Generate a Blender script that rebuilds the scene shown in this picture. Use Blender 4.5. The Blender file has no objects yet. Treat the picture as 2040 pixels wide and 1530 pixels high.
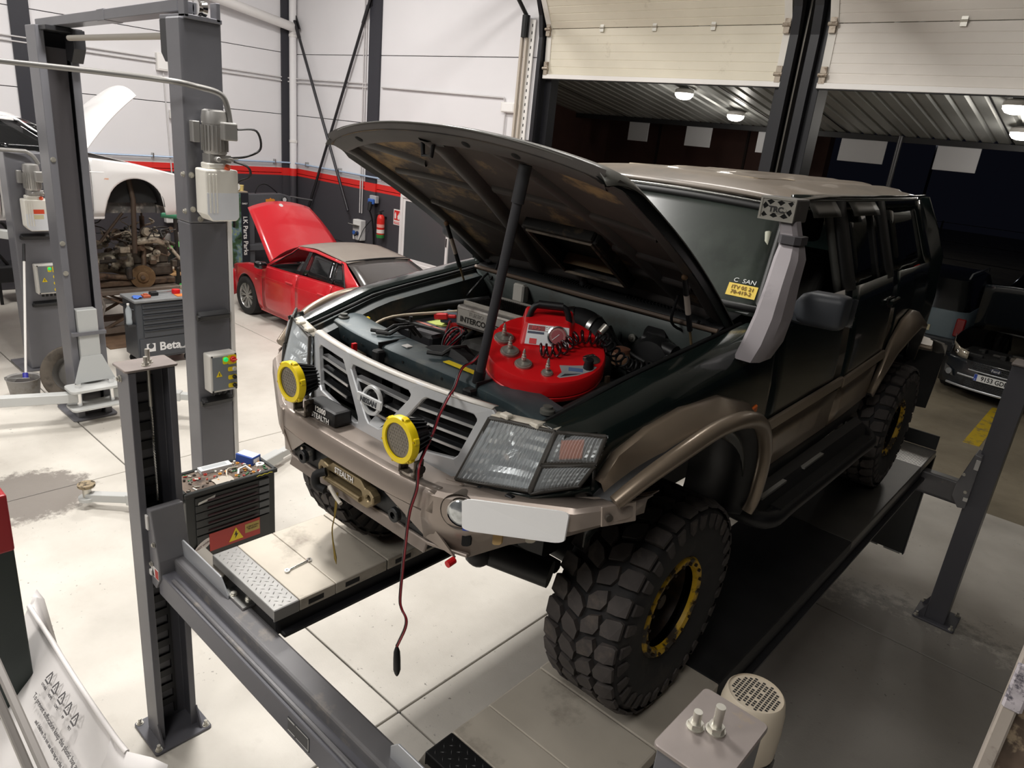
import bpy, bmesh, math, random
from mathutils import Vector, Matrix
from math import pi, sin, cos, radians, sqrt
S = bpy.context.scene
COL = S.collection
random.seed(7)
# ---------------------------------------------------------------- camera, world, lights, exposure
cd = bpy.data.cameras.new('camera'); CAM = bpy.data.objects.new('camera', cd); COL.objects.link(CAM)
CAM.location = (1.8447, -2.1641, 3.3489)
CAM.rotation_euler = (radians(70.599), radians(-5.664), radians(42.26))
cd.sensor_width = 36; cd.lens = 24.779; cd.clip_start = .02; cd.clip_end = 300
S.camera = CAM
S.view_settings.view_transform = 'Standard'; S.view_settings.look = 'None'
S.view_settings.exposure = 0.0; S.view_settings.gamma = 1; S.view_settings.use_curve_mapping = False
w = bpy.data.worlds.new('night'); S.world = w; w.use_nodes = True
w.node_tree.nodes['Background'].inputs[0].default_value = (.0022, .0024, .004, 1)
w.node_tree.nodes['Background'].inputs[1].default_value = 1.0
def area(name, loc, size, energy, color=(1, .97, .93), target=None, sy=None):
    l = bpy.data.lights.new(name, 'AREA'); l.energy = energy; l.color = color
    l.shape = 'RECTANGLE'; l.size = size; l.size_y = sy or size
    o = bpy.data.objects.new(name, l); o.location = loc; COL.objects.link(o)
    d = Vector(target) - Vector(loc) if target else Vector((0, 0, -1))
    o.rotation_euler = d.to_track_quat('-Z', 'Y').to_euler(); return o
area('hall_lamp_or_fill', (-3.2, .2, 7.0), 1.0, 430)
area('hall_lamp_or_fill', (-8.4, 3.0, 7.0), 1.2, 240)
area('hall_lamp_or_fill', (-9.0, -2.4, 7.0), 1.2, 230)
area('hall_lamp_or_fill', (-2.6, -6.4, 6.4), 2.4, 340)  # unseen wide fill light, added to lift the front faces
area('hall_lamp_or_fill', (-1.6, 3.0, 7.2), 1.4, 110)  # unseen extra light, added to brighten the doors and column sides
area('hall_lamp_or_fill', (1.8, -4.4, 6.9), 1.6, 130)  # unseen fill light, added for faces turned towards the right
# ---------------------------------------------------------------- helpers
def lin(h):
    h = h.lstrip('#'); c = [int(h[i:i + 2], 16) / 255 for i in (0, 2, 4)]
    return tuple([x / 12.92 if x <= .04045 else ((x + .055) / 1.055) ** 2.4 for x in c]) + (1,)
MATS = {}
def mat(name, h, rough=.5, metal=0., var=0., vs=6., dirt=None, bump=0., bs=60., coat=0., trans=0., emis=0., spec=None, stretch=None):
    """dirt=(hex, scale, lo, hi[, detail]) blotches; var = lightness variation"""
    if name in MATS: return MATS[name]
    m = bpy.data.materials.new(name); m.use_nodes = True; nt = m.node_tree; N = nt.nodes; L = nt.links
    b = N['Principled BSDF']; c = lin(h)
    b.inputs['Base Color'].default_value = c; b.inputs['Roughness'].default_value = rough; b.inputs['Metallic'].default_value = metal
    if coat: b.inputs['Coat Weight'].default_value = coat; b.inputs['Coat Roughness'].default_value = .06
    if trans: b.inputs['Transmission Weight'].default_value = trans
    if spec is not None: b.inputs['Specular IOR Level'].default_value = spec
    if emis: b.inputs['Emission Color'].default_value = c; b.inputs['Emission Strength'].default_value = emis
    m.diffuse_color = c
    if var or dirt or bump:
        tc = N.new('ShaderNodeNewGeometry'); src = tc.outputs['Position']
        if stretch:
            mp = N.new('ShaderNodeMapping'); mp.inputs['Scale'].default_value = stretch; L.new(src, mp.inputs[0]); src = mp.outputs[0]
        last = None
        if var:
            n = N.new('ShaderNodeTexNoise'); n.inputs['Scale'].default_value = vs; n.inputs['Detail'].default_value = 5; L.new(src, n.inputs['Vector'])
            r = N.new('ShaderNodeMapRange'); r.inputs[1].default_value = .3; r.inputs[2].default_value = .7
            r.inputs[3].default_value = 1 - var; r.inputs[4].default_value = 1 + var; L.new(n.outputs[0], r.inputs[0])
            x = N.new('ShaderNodeVectorMath'); x.operation = 'SCALE'; x.inputs[0].default_value = c[:3]; L.new(r.outputs[0], x.inputs['Scale']); last = x.outputs[0]
        if dirt:
            n = N.new('ShaderNodeTexNoise'); n.inputs['Scale'].default_value = dirt[1]; n.inputs['Detail'].default_value = dirt[4] if len(dirt) > 4 else 6
            n.inputs['Roughness'].default_value = .65; L.new(src, n.inputs['Vector'])
            r = N.new('ShaderNodeMapRange'); r.inputs[1].default_value = dirt[2]; r.inputs[2].default_value = dirt[3]; L.new(n.outputs[0], r.inputs[0])
            x = N.new('ShaderNodeMix'); x.data_type = 'RGBA'; L.new(r.outputs[0], x.inputs[0])
            if last: L.new(last, x.inputs[6])
            else: x.inputs[6].default_value = c
            x.inputs[7].default_value = lin(dirt[0]); last = x.outputs[2]
        if last: L.new(last, b.inputs['Base Color'])
        if bump:
            n = N.new('ShaderNodeTexNoise'); n.inputs['Scale'].default_value = bs; n.inputs['Detail'].default_value = 4; L.new(src, n.inputs['Vector'])
            q = N.new('ShaderNodeBump'); q.inputs['Strength'].default_value = bump; q.inputs['Distance'].default_value = .01
            L.new(n.outputs[0], q.inputs['Height']); L.new(q.outputs[0], b.inputs['Normal'])
    MATS[name] = m; return m
def glass(name, h, alpha=.35, rough=.05):
    """thin tinted glass: part see-through, part glossy"""
    if name in MATS: return MATS[name]
    m = bpy.data.materials.new(name); m.use_nodes = True; nt = m.node_tree; N = nt.nodes; L = nt.links
    b = N['Principled BSDF']; b.inputs['Base Color'].default_value = lin(h); b.inputs['Roughness'].default_value = rough
    b.inputs['Alpha'].default_value = alpha; MATS[name] = m; return m
class MB:
    def __init__(s): s.v = []; s.f = []; s.T = None; s.mi = []; s.cur = 0
    def at(s, M): s.T = M; return s
    def mat(s, i): s.cur = i; return s
    def add(s, vs, fs):
        o = len(s.v)
        s.v += [tuple(s.T @ Vector(p)) for p in vs] if s.T else [tuple(p) for p in vs]
        s.f += [[i + o for i in f] for f in fs]; s.mi += [s.cur] * len(fs); return s
    def box(s, x0, x1, y0, y1, z0, z1):
        p = [(x, y, z) for z in (z0, z1) for y in (y0, y1) for x in (x0, x1)]
        return s.add(p, [(0, 2, 3, 1), (4, 5, 7, 6), (0, 1, 5, 4), (2, 6, 7, 3), (0, 4, 6, 2), (1, 3, 7, 5)])
    def cbox(s, c, sz): return s.box(c[0] - sz[0] / 2, c[0] + sz[0] / 2, c[1] - sz[1] / 2, c[1] + sz[1] / 2, c[2] - sz[2] / 2, c[2] + sz[2] / 2)
    def obox(s, p0, p1, wd, ht, up=(0, 0, 1)):
        p0, p1 = Vector(p0), Vector(p1); d = (p1 - p0).normalized(); r = d.cross(Vector(up)).normalized(); u = r.cross(d)
        a = []
        for p in (p0, p1):
            for i, j in ((-1, -1), (1, -1), (1, 1), (-1, 1)): a.append(p + r * (i * wd / 2) + u * (j * ht / 2))
        return s.add(a, [(0, 3, 2, 1), (4, 5, 6, 7), (0, 1, 5, 4), (1, 2, 6, 5), (2, 3, 7, 6), (3, 0, 4, 7)])
    def poly(s, pts): return s.add(pts, [list(range(len(pts)))])
    def prism(s, pts, vec):
        n = len(pts); v = Vector(vec); a = [Vector(p) for p in pts]; b = [p + v for p in a]
        return s.add(a + b, [list(range(n))[::-1], list(range(n, 2 * n))] + [(i, (i + 1) % n, n + (i + 1) % n, n + i) for i in range(n)])
    def rings(s, R, close=True, cap0=True, cap1=True):
        n = len(R[0]); v = [p for r in R for p in r]; f = []
        for k in range(len(R) - 1):
            for i in range(n if close else n - 1):
                j = (i + 1) % n; f.append((k * n + i, k * n + j, (k + 1) * n + j, (k + 1) * n + i))
        if cap0: f.append(list(range(n))[::-1])
        if cap1: f.append([(len(R) - 1) * n + i for i in range(n)])
        return s.add(v, f)
    def grid(s, rows): return s.rings(rows, close=False, cap0=False, cap1=False)
    def tube(s, path, r, n=8, cap=True):
        P = [Vector(p) for p in path]; R = []; up = None
        for i, p in enumerate(P):
            d = (P[min(i + 1, len(P) - 1)] - P[max(i - 1, 0)])
            if d.length < 1e-9: d = Vector((0, 0, 1))
            d.normalize()
            if up is None: up = Vector((0, 0, 1)) if abs(d.z) < .9 else Vector((1, 0, 0))
            a = d.cross(up)
            if a.length < 1e-6: a = d.orthogonal()
            a.normalize(); b = a.cross(d).normalized(); up = b
            rr = r[i] if isinstance(r, (list, tuple)) else r
            R.append([p + a * (cos(2 * pi * k / n) * rr) + b * (sin(2 * pi * k / n) * rr) for k in range(n)])
        return s.rings(R, True, cap, cap)
    def cyl(s, p0, p1, r0, r1=None, n=16): return s.tube([p0, p1], [r0, r0 if r1 is None else r1], n)
    def lathe(s, prof, c, axis=(0, 0, 1), n=24, cap=True):
        ax = Vector(axis).normalized(); a = ax.orthogonal().normalized(); b = ax.cross(a); c = Vector(c)
        R = [[c + ax * h + a * (cos(2 * pi * k / n) * r) + b * (sin(2 * pi * k / n) * r) for k in range(n)] for r, h in prof]
        return s.rings(R, True, cap, cap)
    def sphere(s, c, r, n=10, sc=(1, 1, 1)):
        R = []
        for i in range(1, n):
            t = pi * i / n; R.append([(c[0] + r * sc[0] * sin(t) * cos(2 * pi * k / (2 * n)), c[1] + r * sc[1] * sin(t) * sin(2 * pi * k / (2 * n)), c[2] + r * sc[2] * cos(t)) for k in range(2 * n)])
        return s.rings(R)
BASE = {}
def thing(name, label, cat, loc=(0, 0, 0), rotz=0, group=None, local=False):
    o = bpy.data.objects.new(name, None); COL.objects.link(o); o.location = loc; o.rotation_euler = (0, 0, rotz); o.empty_display_size = .1
    o['label'] = label; o['category'] = cat
    if group: o['group'] = group
    BASE[o.name] = Vector((0, 0, 0)) if local else Vector(loc); return o
def tag(o, label, cat, group=None):
    o['label'] = label; o['category'] = cat
    if group: o['group'] = group
    return o
def obj(name, mb, m, parent=None, bev=0, seg=1, smooth=None, solid=0, sub=0, kind=None, label=None, org=None, off=0):
    me = bpy.data.meshes.new(name)
    b = BASE[parent.name] if parent else Vector(org) if org else Vector((0, 0, 0))
    me.from_pydata([tuple(Vector(p) - b) for p in mb.v], [], mb.f)
    ms = m if isinstance(m, (list, tuple)) else [m]
    for x in ms: me.materials.append(x)
    if len(ms) > 1: me.polygons.foreach_set('material_index', mb.mi)
    bm = bmesh.new(); bm.from_mesh(me); bmesh.ops.recalc_face_normals(bm, faces=bm.faces); bm.to_mesh(me); bm.free()
    if smooth is not None:
        me.shade_smooth(); me.set_sharp_from_angle(angle=radians(smooth))
    o = bpy.data.objects.new(name, me); COL.objects.link(o)
    if parent: o.parent = parent; BASE[o.name] = b
    else: o.location = b; BASE[o.name] = b
    if solid:
        d = o.modifiers.new('s', 'SOLIDIFY'); d.thickness = solid; d.offset = off
    if sub:
        d = o.modifiers.new('u', 'SUBSURF'); d.levels = sub; d.render_levels = sub
    if bev:
        d = o.modifiers.new('b', 'BEVEL'); d.width = bev; d.segments = seg; d.limit_method = 'ANGLE'; d.angle_limit = radians(40)
    if kind: o['kind'] = kind
    if label: o['label'] = label
    return o
def inst(src, name, parent=None, loc=None, rot=None, scale=None):
    o = src.copy(); o.name = name; COL.objects.link(o); o.parent = parent if parent else src.parent
    if loc is not None: o.location = loc
    if rot is not None: o.rotation_euler = rot
    if scale is not None: o.scale = scale
    return o
def dup(root, loc, rotz=None, label=None):
    r = root.copy(); COL.objects.link(r); r.location = loc; BASE[r.name] = Vector(loc)
    if rotz is not None: r.rotation_euler = (0, 0, rotz)
    if label: r['label'] = label
    for ch in list(root.children):
        c = ch.copy(); COL.objects.link(c); c.parent = r
        for g in list(ch.children):
            e = g.copy(); COL.objects.link(e); e.parent = c
    return r
def text(body, size, loc, right, up, m, parent=None, ext=.0008, align='CENTER', name='lettering', sx=1., bold=0.):
    cu = bpy.data.curves.new(name, 'FONT'); cu.body = body; cu.size = size; cu.extrude = ext; cu.align_x = align; cu.align_y = 'CENTER'; cu.offset = bold
    cu.resolution_u = 3
    cu.materials.append(m); o = bpy.data.objects.new(name, cu); COL.objects.link(o)
    r = Vector(right).normalized(); u = Vector(up); u = (u - r * u.dot(r)).normalized(); n = r.cross(u)
    M = Matrix((r, u, n)).transposed().to_4x4(); b = Vector((0, 0, 0))
    if parent: o.parent = parent; b = BASE[parent.name]
    o.matrix_local = Matrix.Translation(Vector(loc) - b) @ M @ Matrix.Diagonal((sx, 1, 1, 1)); return o
def arc(c, r, a0, a1, n, pl='xy'):
    out = []
    for i in range(n + 1):
        t = radians(a0 + (a1 - a0) * i / n); p = (r * cos(t), r * sin(t))
        out.append((c[0] + p[0], c[1] + p[1]))
    return out
def lerp(a, b, t): return a + (b - a) * t
def interp(x, tab):
    if x <= tab[0][0]: return tab[0][1]
    for (a, p), (b, q) in zip(tab, tab[1:]):
        if x <= b: return lerp(p, q, (x - a) / (b - a))
    return tab[-1][1]
def spline(P, n=6):
    """Catmull-Rom through points"""
    P = [Vector(p) for p in P]; out = []
    for i in range(len(P) - 1):
        p0, p1, p2, p3 = P[max(i - 1, 0)], P[i], P[i + 1], P[min(i + 2, len(P) - 1)]
        for k in range(n):
            t = k / n
            out.append(.5 * ((2 * p1) + (p2 - p0) * t + (2 * p0 - 5 * p1 + 4 * p2 - p3) * t * t + (3 * p1 - p0 - 3 * p2 + p3) * t ** 3))
    return out + [P[-1]]
def rrect(x0, x1, y0, y1, r, n=4):
    return arc((x1 - r, y1 - r), r, 0, 90, n) + arc((x0 + r, y1 - r), r, 90, 180, n) + arc((x0 + r, y0 + r), r, 180, 270, n) + arc((x1 - r, y0 + r), r, 270, 360, n)
# common materials
LG = mat('lift_grey_paint', '5d5d63', .38, .0, var=.05, vs=3)
LD = mat('lift_dark_paint', '232326', .45)
STEEL = mat('bare_steel', 'b8b8b6', .3, 1)
ZINC = mat('zinc_plate', 'c9c6bd', .35, .8)
BLK = mat('black_plastic', '111113', .5)
RUB = mat('black_rubber', '0c0c0d', .7)
WHT = mat('white_paint', 'e6e3df', .45)
YEL = mat('yellow_paint', 'f2d50a', .4)
RED = mat('red_plastic', 'c8161c', .35)
CHR = mat('chrome', 'e5e5e5', .12, 1)
# ================================================================ ROOM
H = 1.305            # runway top
XW, YW = -12.43, 6.62
def tagS(o): o['kind'] = 'structure'; return o
def paint_by_height(name, stops, rough=.55, var=.02):
    """painted wall: colour bands at fixed heights"""
    m = bpy.data.materials.new(name); m.use_nodes = True; nt = m.node_tree; N = nt.nodes; L = nt.links; b = N['Principled BSDF']
    g = N.new('ShaderNodeNewGeometry'); s = N.new('ShaderNodeSeparateXYZ'); L.new(g.outputs['Position'], s.inputs[0])
    d = N.new('ShaderNodeMath'); d.operation = 'DIVIDE'; d.inputs[1].default_value = 8; L.new(s.outputs['Z'], d.inputs[0])
    r = N.new('ShaderNodeValToRGB'); r.color_ramp.interpolation = 'CONSTANT'; e = r.color_ramp.elements
    e[0].position = 0; e[0].color = lin(stops[0][1]); e[1].position = stops[1][0] / 8; e[1].color = lin(stops[1][1])
    for z, c in stops[2:]: q = e.new(z / 8); q.color = lin(c)
    L.new(d.outputs[0], r.inputs[0])
    n = N.new('ShaderNodeTexNoise'); n.inputs['Scale'].default_value = 1.5; L.new(g.outputs['Position'], n.inputs['Vector'])
    k = N.new('ShaderNodeMapRange'); k.inputs[3].default_value = 1 - var * 2; k.inputs[4].default_value = 1 + var; L.new(n.outputs[0], k.inputs[0])
    x = N.new('ShaderNodeVectorMath'); x.operation = 'SCALE'; L.new(r.outputs[0], x.inputs[0]); L.new(k.outputs[0], x.inputs['Scale'])
    L.new(x.outputs[0], b.inputs['Base Color']); b.inputs['Roughness'].default_value = rough; MATS[name] = m; return m
WALLP = paint_by_height('banded_wall_paint', [(0, '3f3d42'), (2.05, 'dc2b26'), (2.19, 'e4e2e4')])
DARKPIL = paint_by_height('banded_pillar_paint', [(0, '3f3d42'), (2.05, 'dc2b26'), (2.19, '2e2e35')])
GAP = mat('joint_filler', '3a3a3c', .9)  # dark colour of the joints between slabs and wall panels
# ---- floor: slabs with sawn joints
def floor_mat(name, col, dirtcol, patch=None, lo=.56, hi=.74, speck='1c1a18'):
    m = bpy.data.materials.new(name); m.use_nodes = True; nt = m.node_tree; N = nt.nodes; L = nt.links; b = N['Principled BSDF']
    g = N.new('ShaderNodeNewGeometry'); P = g.outputs['Position']
    def noise(sc, det=6, rg=.6):
        n = N.new('ShaderNodeTexNoise'); n.inputs['Scale'].default_value = sc; n.inputs['Detail'].default_value = det; n.inputs['Roughness'].default_value = rg; L.new(P, n.inputs['Vector']); return n.outputs[0]
    def rng(v, a, c, o0=0, o1=1):
        r = N.new('ShaderNodeMapRange'); r.inputs[1].default_value = a; r.inputs[2].default_value = c; r.inputs[3].default_value = o0; r.inputs[4].default_value = o1; L.new(v, r.inputs[0]); return r.outputs[0]
    def mixc(f, a, bcol):
        x = N.new('ShaderNodeMix'); x.data_type = 'RGBA'; L.new(f, x.inputs[0])
        if hasattr(a, 'links'): L.new(a, x.inputs[6])
        else: x.inputs[6].default_value = lin(a)
        x.inputs[7].default_value = lin(bcol); return x.outputs[2]
    c = mixc(rng(noise(.8), .42, .68, 0, .55), col, dirtcol)
    def mul(a, bb):
        x = N.new('ShaderNodeMath'); x.operation = 'MULTIPLY'; L.new(a, x.inputs[0]); L.new(bb, x.inputs[1]); return x.outputs[0]
    c = mixc(mul(rng(noise(26, 3), .66, .72, 0, .8), rng(noise(1.1, 2), .48, .6)), c, speck)       # oil specks in places
    c = mixc(rng(noise(5, 5), .6, .8, 0, .35), c, dirtcol)
    for (cx, cy, r, pc, amt) in patch or []:
        v = N.new('ShaderNodeVectorMath'); v.operation = 'DISTANCE'; L.new(P, v.inputs[0]); v.inputs[1].default_value = (cx, cy, 0)
        s = N.new('ShaderNodeMath'); s.operation = 'SUBTRACT'; L.new(rng(v.outputs['Value'], r * .3, r * 1.5, 1, 0), s.inputs[0])
        L.new(noise(9, 8, .75), s.inputs[1]); c = mixc(rng(s.outputs[0], -.05, .12, 0, amt), c, pc)
    L.new(c, b.inputs['Base Color']); L.new(rng(noise(3), .3, .7, .38, .6), b.inputs['Roughness'])
    q = N.new('ShaderNodeBump'); q.inputs['Strength'].default_value = .12; q.inputs['Distance'].default_value = .01; L.new(noise(70, 3), q.inputs['Height']); L.new(q.outputs[0], b.inputs['Normal'])
    return m
FLOOR = floor_mat('painted_concrete', 'd2cdc4', 'aca69c', [(-4.7, -.75, .55, '77706a', .9), (.35, -.55, .55, '7d766c', .7), (1.5, 2.6, 1.6, '5c5853', .55)])
OUTF = floor_mat('outdoor_concrete', '8d8370', '5f5748')
mb = MB().box(-13.5, 8, -9, 6.6, -.3, -.02); floor = tagS(obj('floor', mb, GAP))
xs = [-12.69, -8.69, -4.69, -.69, 3.31, 7.31]; ys = [-6.38, -3.14, .095, 3.335, 6.575]; g = .006
n = 0
for i in range(5):
    for j in range(4):
        sl = MB().box(xs[i] + g, xs[i + 1] - g, ys[j] + g, ys[j + 1] - g, -.03, 0)
        obj('floor_slab', sl, FLOOR, floor, bev=.004)
out = tagS(obj('ground', MB().box(-40, 45, 6.6, 60, -.3, -.015), OUTF))
# ---- wall_left (x = XW) and wall_back (y = YW), horizontal wall panels
levels = [0, .92, 2.11, 3.30, 4.49, 5.68, 6.87, 8.0]
wl = tagS(obj('wall_left', MB().box(XW - .2, XW - .04, -9, YW + .2, 0, 8), GAP))
pil_y = [-8.5, -3.2, 1.7, 6.42]
for a, b in zip(pil_y, pil_y[1:]):
    for z0, z1 in zip(levels, levels[1:]):
        obj('wall_panel', MB().box(XW - .04, XW, a, b, z0 + .006, z1 - .006), WALLP, wl, bev=.004)
wb = tagS(obj('wall_back', MB().box(XW - .2, -5.74, YW + .04, YW + .2, 0, 8), GAP))
wx0, wx1, wz0, wz1 = -8.72, -6.15, .90, 2.06      # window opening
for a, b in ((XW, -9.69), (-9.69, -5.76)):
    for z0, z1 in zip(levels, levels[1:]):
        if b > -9 and z0 < 2.1:     # panels around the window
            for (p, q, r, s) in ((a, wx0 - .07, z0, z1), (wx1 + .07, b, z0, z1), (wx0 - .07, wx1 + .07, max(z0, wz1 + .07), z1), (wx0 - .07, wx1 + .07, z0, min(z1, wz0 - .07))):
                if s - r > .02 and q - p > .02: obj('wall_panel', MB().box(p, q, YW, YW + .04, r + .006, s - .006), WALLP, wb, bev=.004)
        else: obj('wall_panel', MB().box(a + .004, b - .004, YW, YW + .04, z0 + .006, z1 - .006), WALLP, wb, bev=.004)
tagS(obj('wall_over_doors', MB().box(-5.74, 8, YW + .1, YW + .2, 5.35, 8), mat('white_lintel', 'dedcd8', .5)))
tagS(obj('ceiling', MB().box(-13, 8, -9, 7, 7.9, 8.1), mat('ceiling_sheet', 'c9c8c6', .6)))
# pillars
for k, (y0, y1) in enumerate(((1.58, 1.86), (-3.3, -3.05))):
    tagS(obj('trim_%d' % (k + 1), MB().box(XW, XW + .03, y0, y1, 0, 8), DARKPIL))
tagS(obj('trim_3', MB().box(XW, XW + .05, 6.30, 6.50, 0, 8), DARKPIL))
tagS(obj('trim_4', MB().box(-9.86, -9.53, YW - .04, YW, 0, 8), DARKPIL))
# white downpipe in the corner (rainwater pipe) with clips
dp = tag(obj('downpipe', MB().cyl((XW + .1, YW - .1, 0), (XW + .1, YW - .1, 8), .075, n=16), paint_by_height('banded_pipe_paint', [(0, '3f3d42'), (2.05, 'dc2b26'), (2.19, 'ebe9ea')]), smooth=50), 'white round rainwater downpipe in the corner of the hall', 'pipe')
for z in (2.75, 4.8): obj('pipe_clip', MB().lathe([(.085, 0), (.085, .05)], (XW + .1, YW - .1, z), n=16), WHT, dp, smooth=40)
# big white pipe high along left wall
tag(obj('overhead_pipe', MB().tube([(XW + .3, 1.0, 5.7), (XW + .25, 4.2, 5.3), (XW + .16, YW - .15, 4.98), (XW + .12, YW - .1, 4.9)], .09, 12), mat('white_pvc', 'e9e6e4', .4), smooth=50), 'white plastic drain pipe high on the left wall running into the corner', 'pipe')
# blue compressed-air pipe on both walls
AIR = mat('air_pipe_blue', 'a9bdd6', .35, .2)
ap = tag(obj('air_pipe', MB().tube([(XW + .06, -8, 2.33), (XW + .06, YW - .22, 2.33), (XW + .2, YW - .06, 2.33), (-6.2, YW - .06, 2.33)], .018, 8), AIR, smooth=60), 'thin pale blue compressed air pipe above the red stripe', 'pipe')
for y in (-1, .3, 2.0, 3.6, 5.0, 6.1): obj('pipe_clip', MB().box(XW, XW + .085, y, y + .02, 2.29, 2.39), STEEL, ap)
for x in (-11.9, -10.7, -9.3, -8.0, -7.0): obj('pipe_clip', MB().box(x, x + .02, YW - .085, YW, 2.29, 2.39), STEEL, ap)
# grey conduits
CON = mat('grey_conduit', 'c9c6c6', .45)
def conduit(path, label, r=.013, m=CON): return tag(obj('conduit', MB().tube(path, r, 8), m, smooth=60), label, 'conduit')
conduit([(XW + .03, -8, 4.12), (XW + .03, YW - .2, 4.02), (XW + .2, YW - .03, 4.02), (-9.9, YW - .03, 4.0)], 'upper of two parallel grey cable conduits on the white left wall')
conduit([(XW + .03, -8, 4.04), (XW + .03, YW - .2, 3.95), (XW + .2, YW - .03, 3.95), (-9.9, YW - .03, 3.93)], 'lower of two parallel grey cable conduits on the white left wall')
conduit([(XW + .03, 3.9, 3.95), (XW + .03, 3.95, 2.0), (XW + .03, 3.95, 1.55)], 'vertical conduit dropping from the white junction box on the left wall')
conduit([(XW + .03, 4.08, 3.05), (XW + .03, 4.08, 2.0)], 'short vertical conduit below the small white box on the left wall')
conduit([(-9.45, YW - .03, 3.95), (-6.35, YW - .03, 3.9), (-6.3, YW - .03, 3.7), (-6.3, YW - .03, 2.2)], 'conduit running across the white back wall and turning down by the doors')
conduit([(-10.02, YW - .03, 7), (-10.02, YW - .03, 1.6)], 'left one of two vertical conduits beside the dark pillar', .012)
conduit([(-9.95, YW - .03, 7), (-9.95, YW - .03, 1.6)], 'right one of two vertical conduits beside the dark pillar', .012)
def jbox(c, sz, label, cat='junction box'):
    t = thing('junction_box', label, cat, c)
    mbx = MB().cbox(c, sz); obj('body', mbx, WHT, t, bev=.012, seg=2)
    ax = 0 if sz[0] < sz[1] else 1; q = list(c); q[ax] += (sz[ax] / 2) * (1 if ax == 0 else -1)
    s2 = [x * .82 for x in sz]; s2[ax] = .012; obj('cover', MB().cbox(q, s2), mat('white_cover', 'f0eeec', .4), t, bev=.004)
jbox((XW + .05, 3.88, 3.98), (.09, .2, .3), 'white junction box on the left wall where the conduits meet')
jbox((XW + .05, 4.05, 3.1), (.08, .17, .16), 'small white junction box low on the white left wall')
jbox((-6.22, YW - .04, 3.76), (.3, .07, .15), 'white flat box on the back wall near the sectional door')
# X bracing rods on back wall
BR = mat('bracing_steel', '3b3a3d', .4, .6)
def brace(p, q, label):
    t = thing('cross_brace', label, 'brace', p); P, Q = Vector(p), Vector(q); d = (Q - P)
    obj('rod', MB().cyl(P, Q, .028, n=8), BR, t, smooth=60); obj('turnbuckle', MB().cyl(P + d * .03, P + d * .09, .035, n=8), BR, t, smooth=60)
    obj('gusset', MB().prism([(p[0], p[1] + .03, p[2] - .15), (p[0] + .15 * (1 if q[0] > p[0] else -1), p[1] + .03, p[2] - .15), (p[0], p[1] + .03, p[2] + .1)], (0, .02, 0)), BR, t)
brace((-9.78, YW - .08, 5.45), (-12.2, YW - .08, .6), 'dark steel bracing rod rising from left to right across the back wall')
brace((-12.25, YW - .11, 5.1), (-10.3, YW - .11, 1.6), 'dark steel bracing rod falling from the corner pipe to the right')
# ---- window_1 with sliding panes
ALU = mat('white_aluminium', 'e8e5e3', .4)
w1 = tagS(obj('window_1', MB().box(wx0 - .07, wx1 + .07, YW - .02, YW + .06, wz1, wz1 + .07).box(wx0 - .07, wx1 + .07, YW - .02, YW + .06, wz0 - .07, wz0).box(wx0 - .07, wx0, YW - .02, YW + .06, wz0, wz1).box(wx1, wx1 + .07, YW - .02, YW + .06, wz0, wz1), ALU, bev=.006))
FG = glass('frosted_dark_glass', '4d5052', .95, .35)
for k, (a, b) in enumerate(((wx0, -7.45), (-7.51, wx1))):
    y = YW + .0 + .02 * k
    fr = obj('sash', MB().box(a, b, y, y + .02, wz0, wz0 + .06).box(a, b, y, y + .02, wz1 - .05, wz1).box(a, a + .06, y, y + .02, wz0 + .06, wz1 - .05).box(b - .06, b, y, y + .02, wz0 + .06, wz1 - .05), ALU, w1, bev=.004)
    obj('pane', MB().box(a + .05, b - .05, y + .008, y + .014, wz0 + .05, wz1 - .04), FG, fr)
    obj('latch', MB().box(b - .04, b - .02, y - .012, y, 1.35, 1.5), BLK, fr)
# ---- sectional doors
DOORP = mat('door_panel_cream', 'dfd8c6', .45, var=.03, vs=3, dirt=('8b7c66', 2.2, .62, .85))
DOORQ = mat('door_panel_white', 'e4ded6', .45, var=.03, vs=3, dirt=('8b7c66', 2.2, .64, .87))
JAMB = mat('black_door_track', '15151a', .45)
def section(x0, x1, p0, p1, m, parent, ribs=6):
    """one door section: ribbed sandwich panel from p0=(y,z) to p1"""
    P0, P1 = Vector((0, p0[0], p0[1])), Vector((0, p1[0], p1[1])); d = P1 - P0; L_ = d.length; d.normalize(); nrm = Vector((0, -d.z, d.y))
    if nrm.y > 0 or (abs(nrm.y) < .3 and nrm.z > 0): nrm = -nrm
    pr = []
    for k in range(ribs):
        a, b = L_ * k / ribs, L_ * (k + 1) / ribs
        pr += [(a + .004, -.004), (a + .010, 0), (b - .004, 0), (b - .001, -.004)]
    pr += [(L_, -.045), (0, -.045)]
    pts = [P0 + d * a + nrm * h for a, h in pr]
    mbx = MB().prism([(x0, p.y, p.z) for p in pts], (x1 - x0, 0, 0)); o = obj('door_section', mbx, m, parent)
    for xa, xb in ((x0, x0 + .09), (x1 - .09, x1)):      # end stiles
        c = [P0 + nrm * .012, P1 + nrm * .012, P1 - nrm * .03, P0 - nrm * .03]
        obj('end_stile', MB().prism([(xa, p.y, p.z) for p in c], (xb - xa, 0, 0)), mat('white_stile', 'e0dcd4', .5), o)
    return P0, P1, nrm, o
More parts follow.
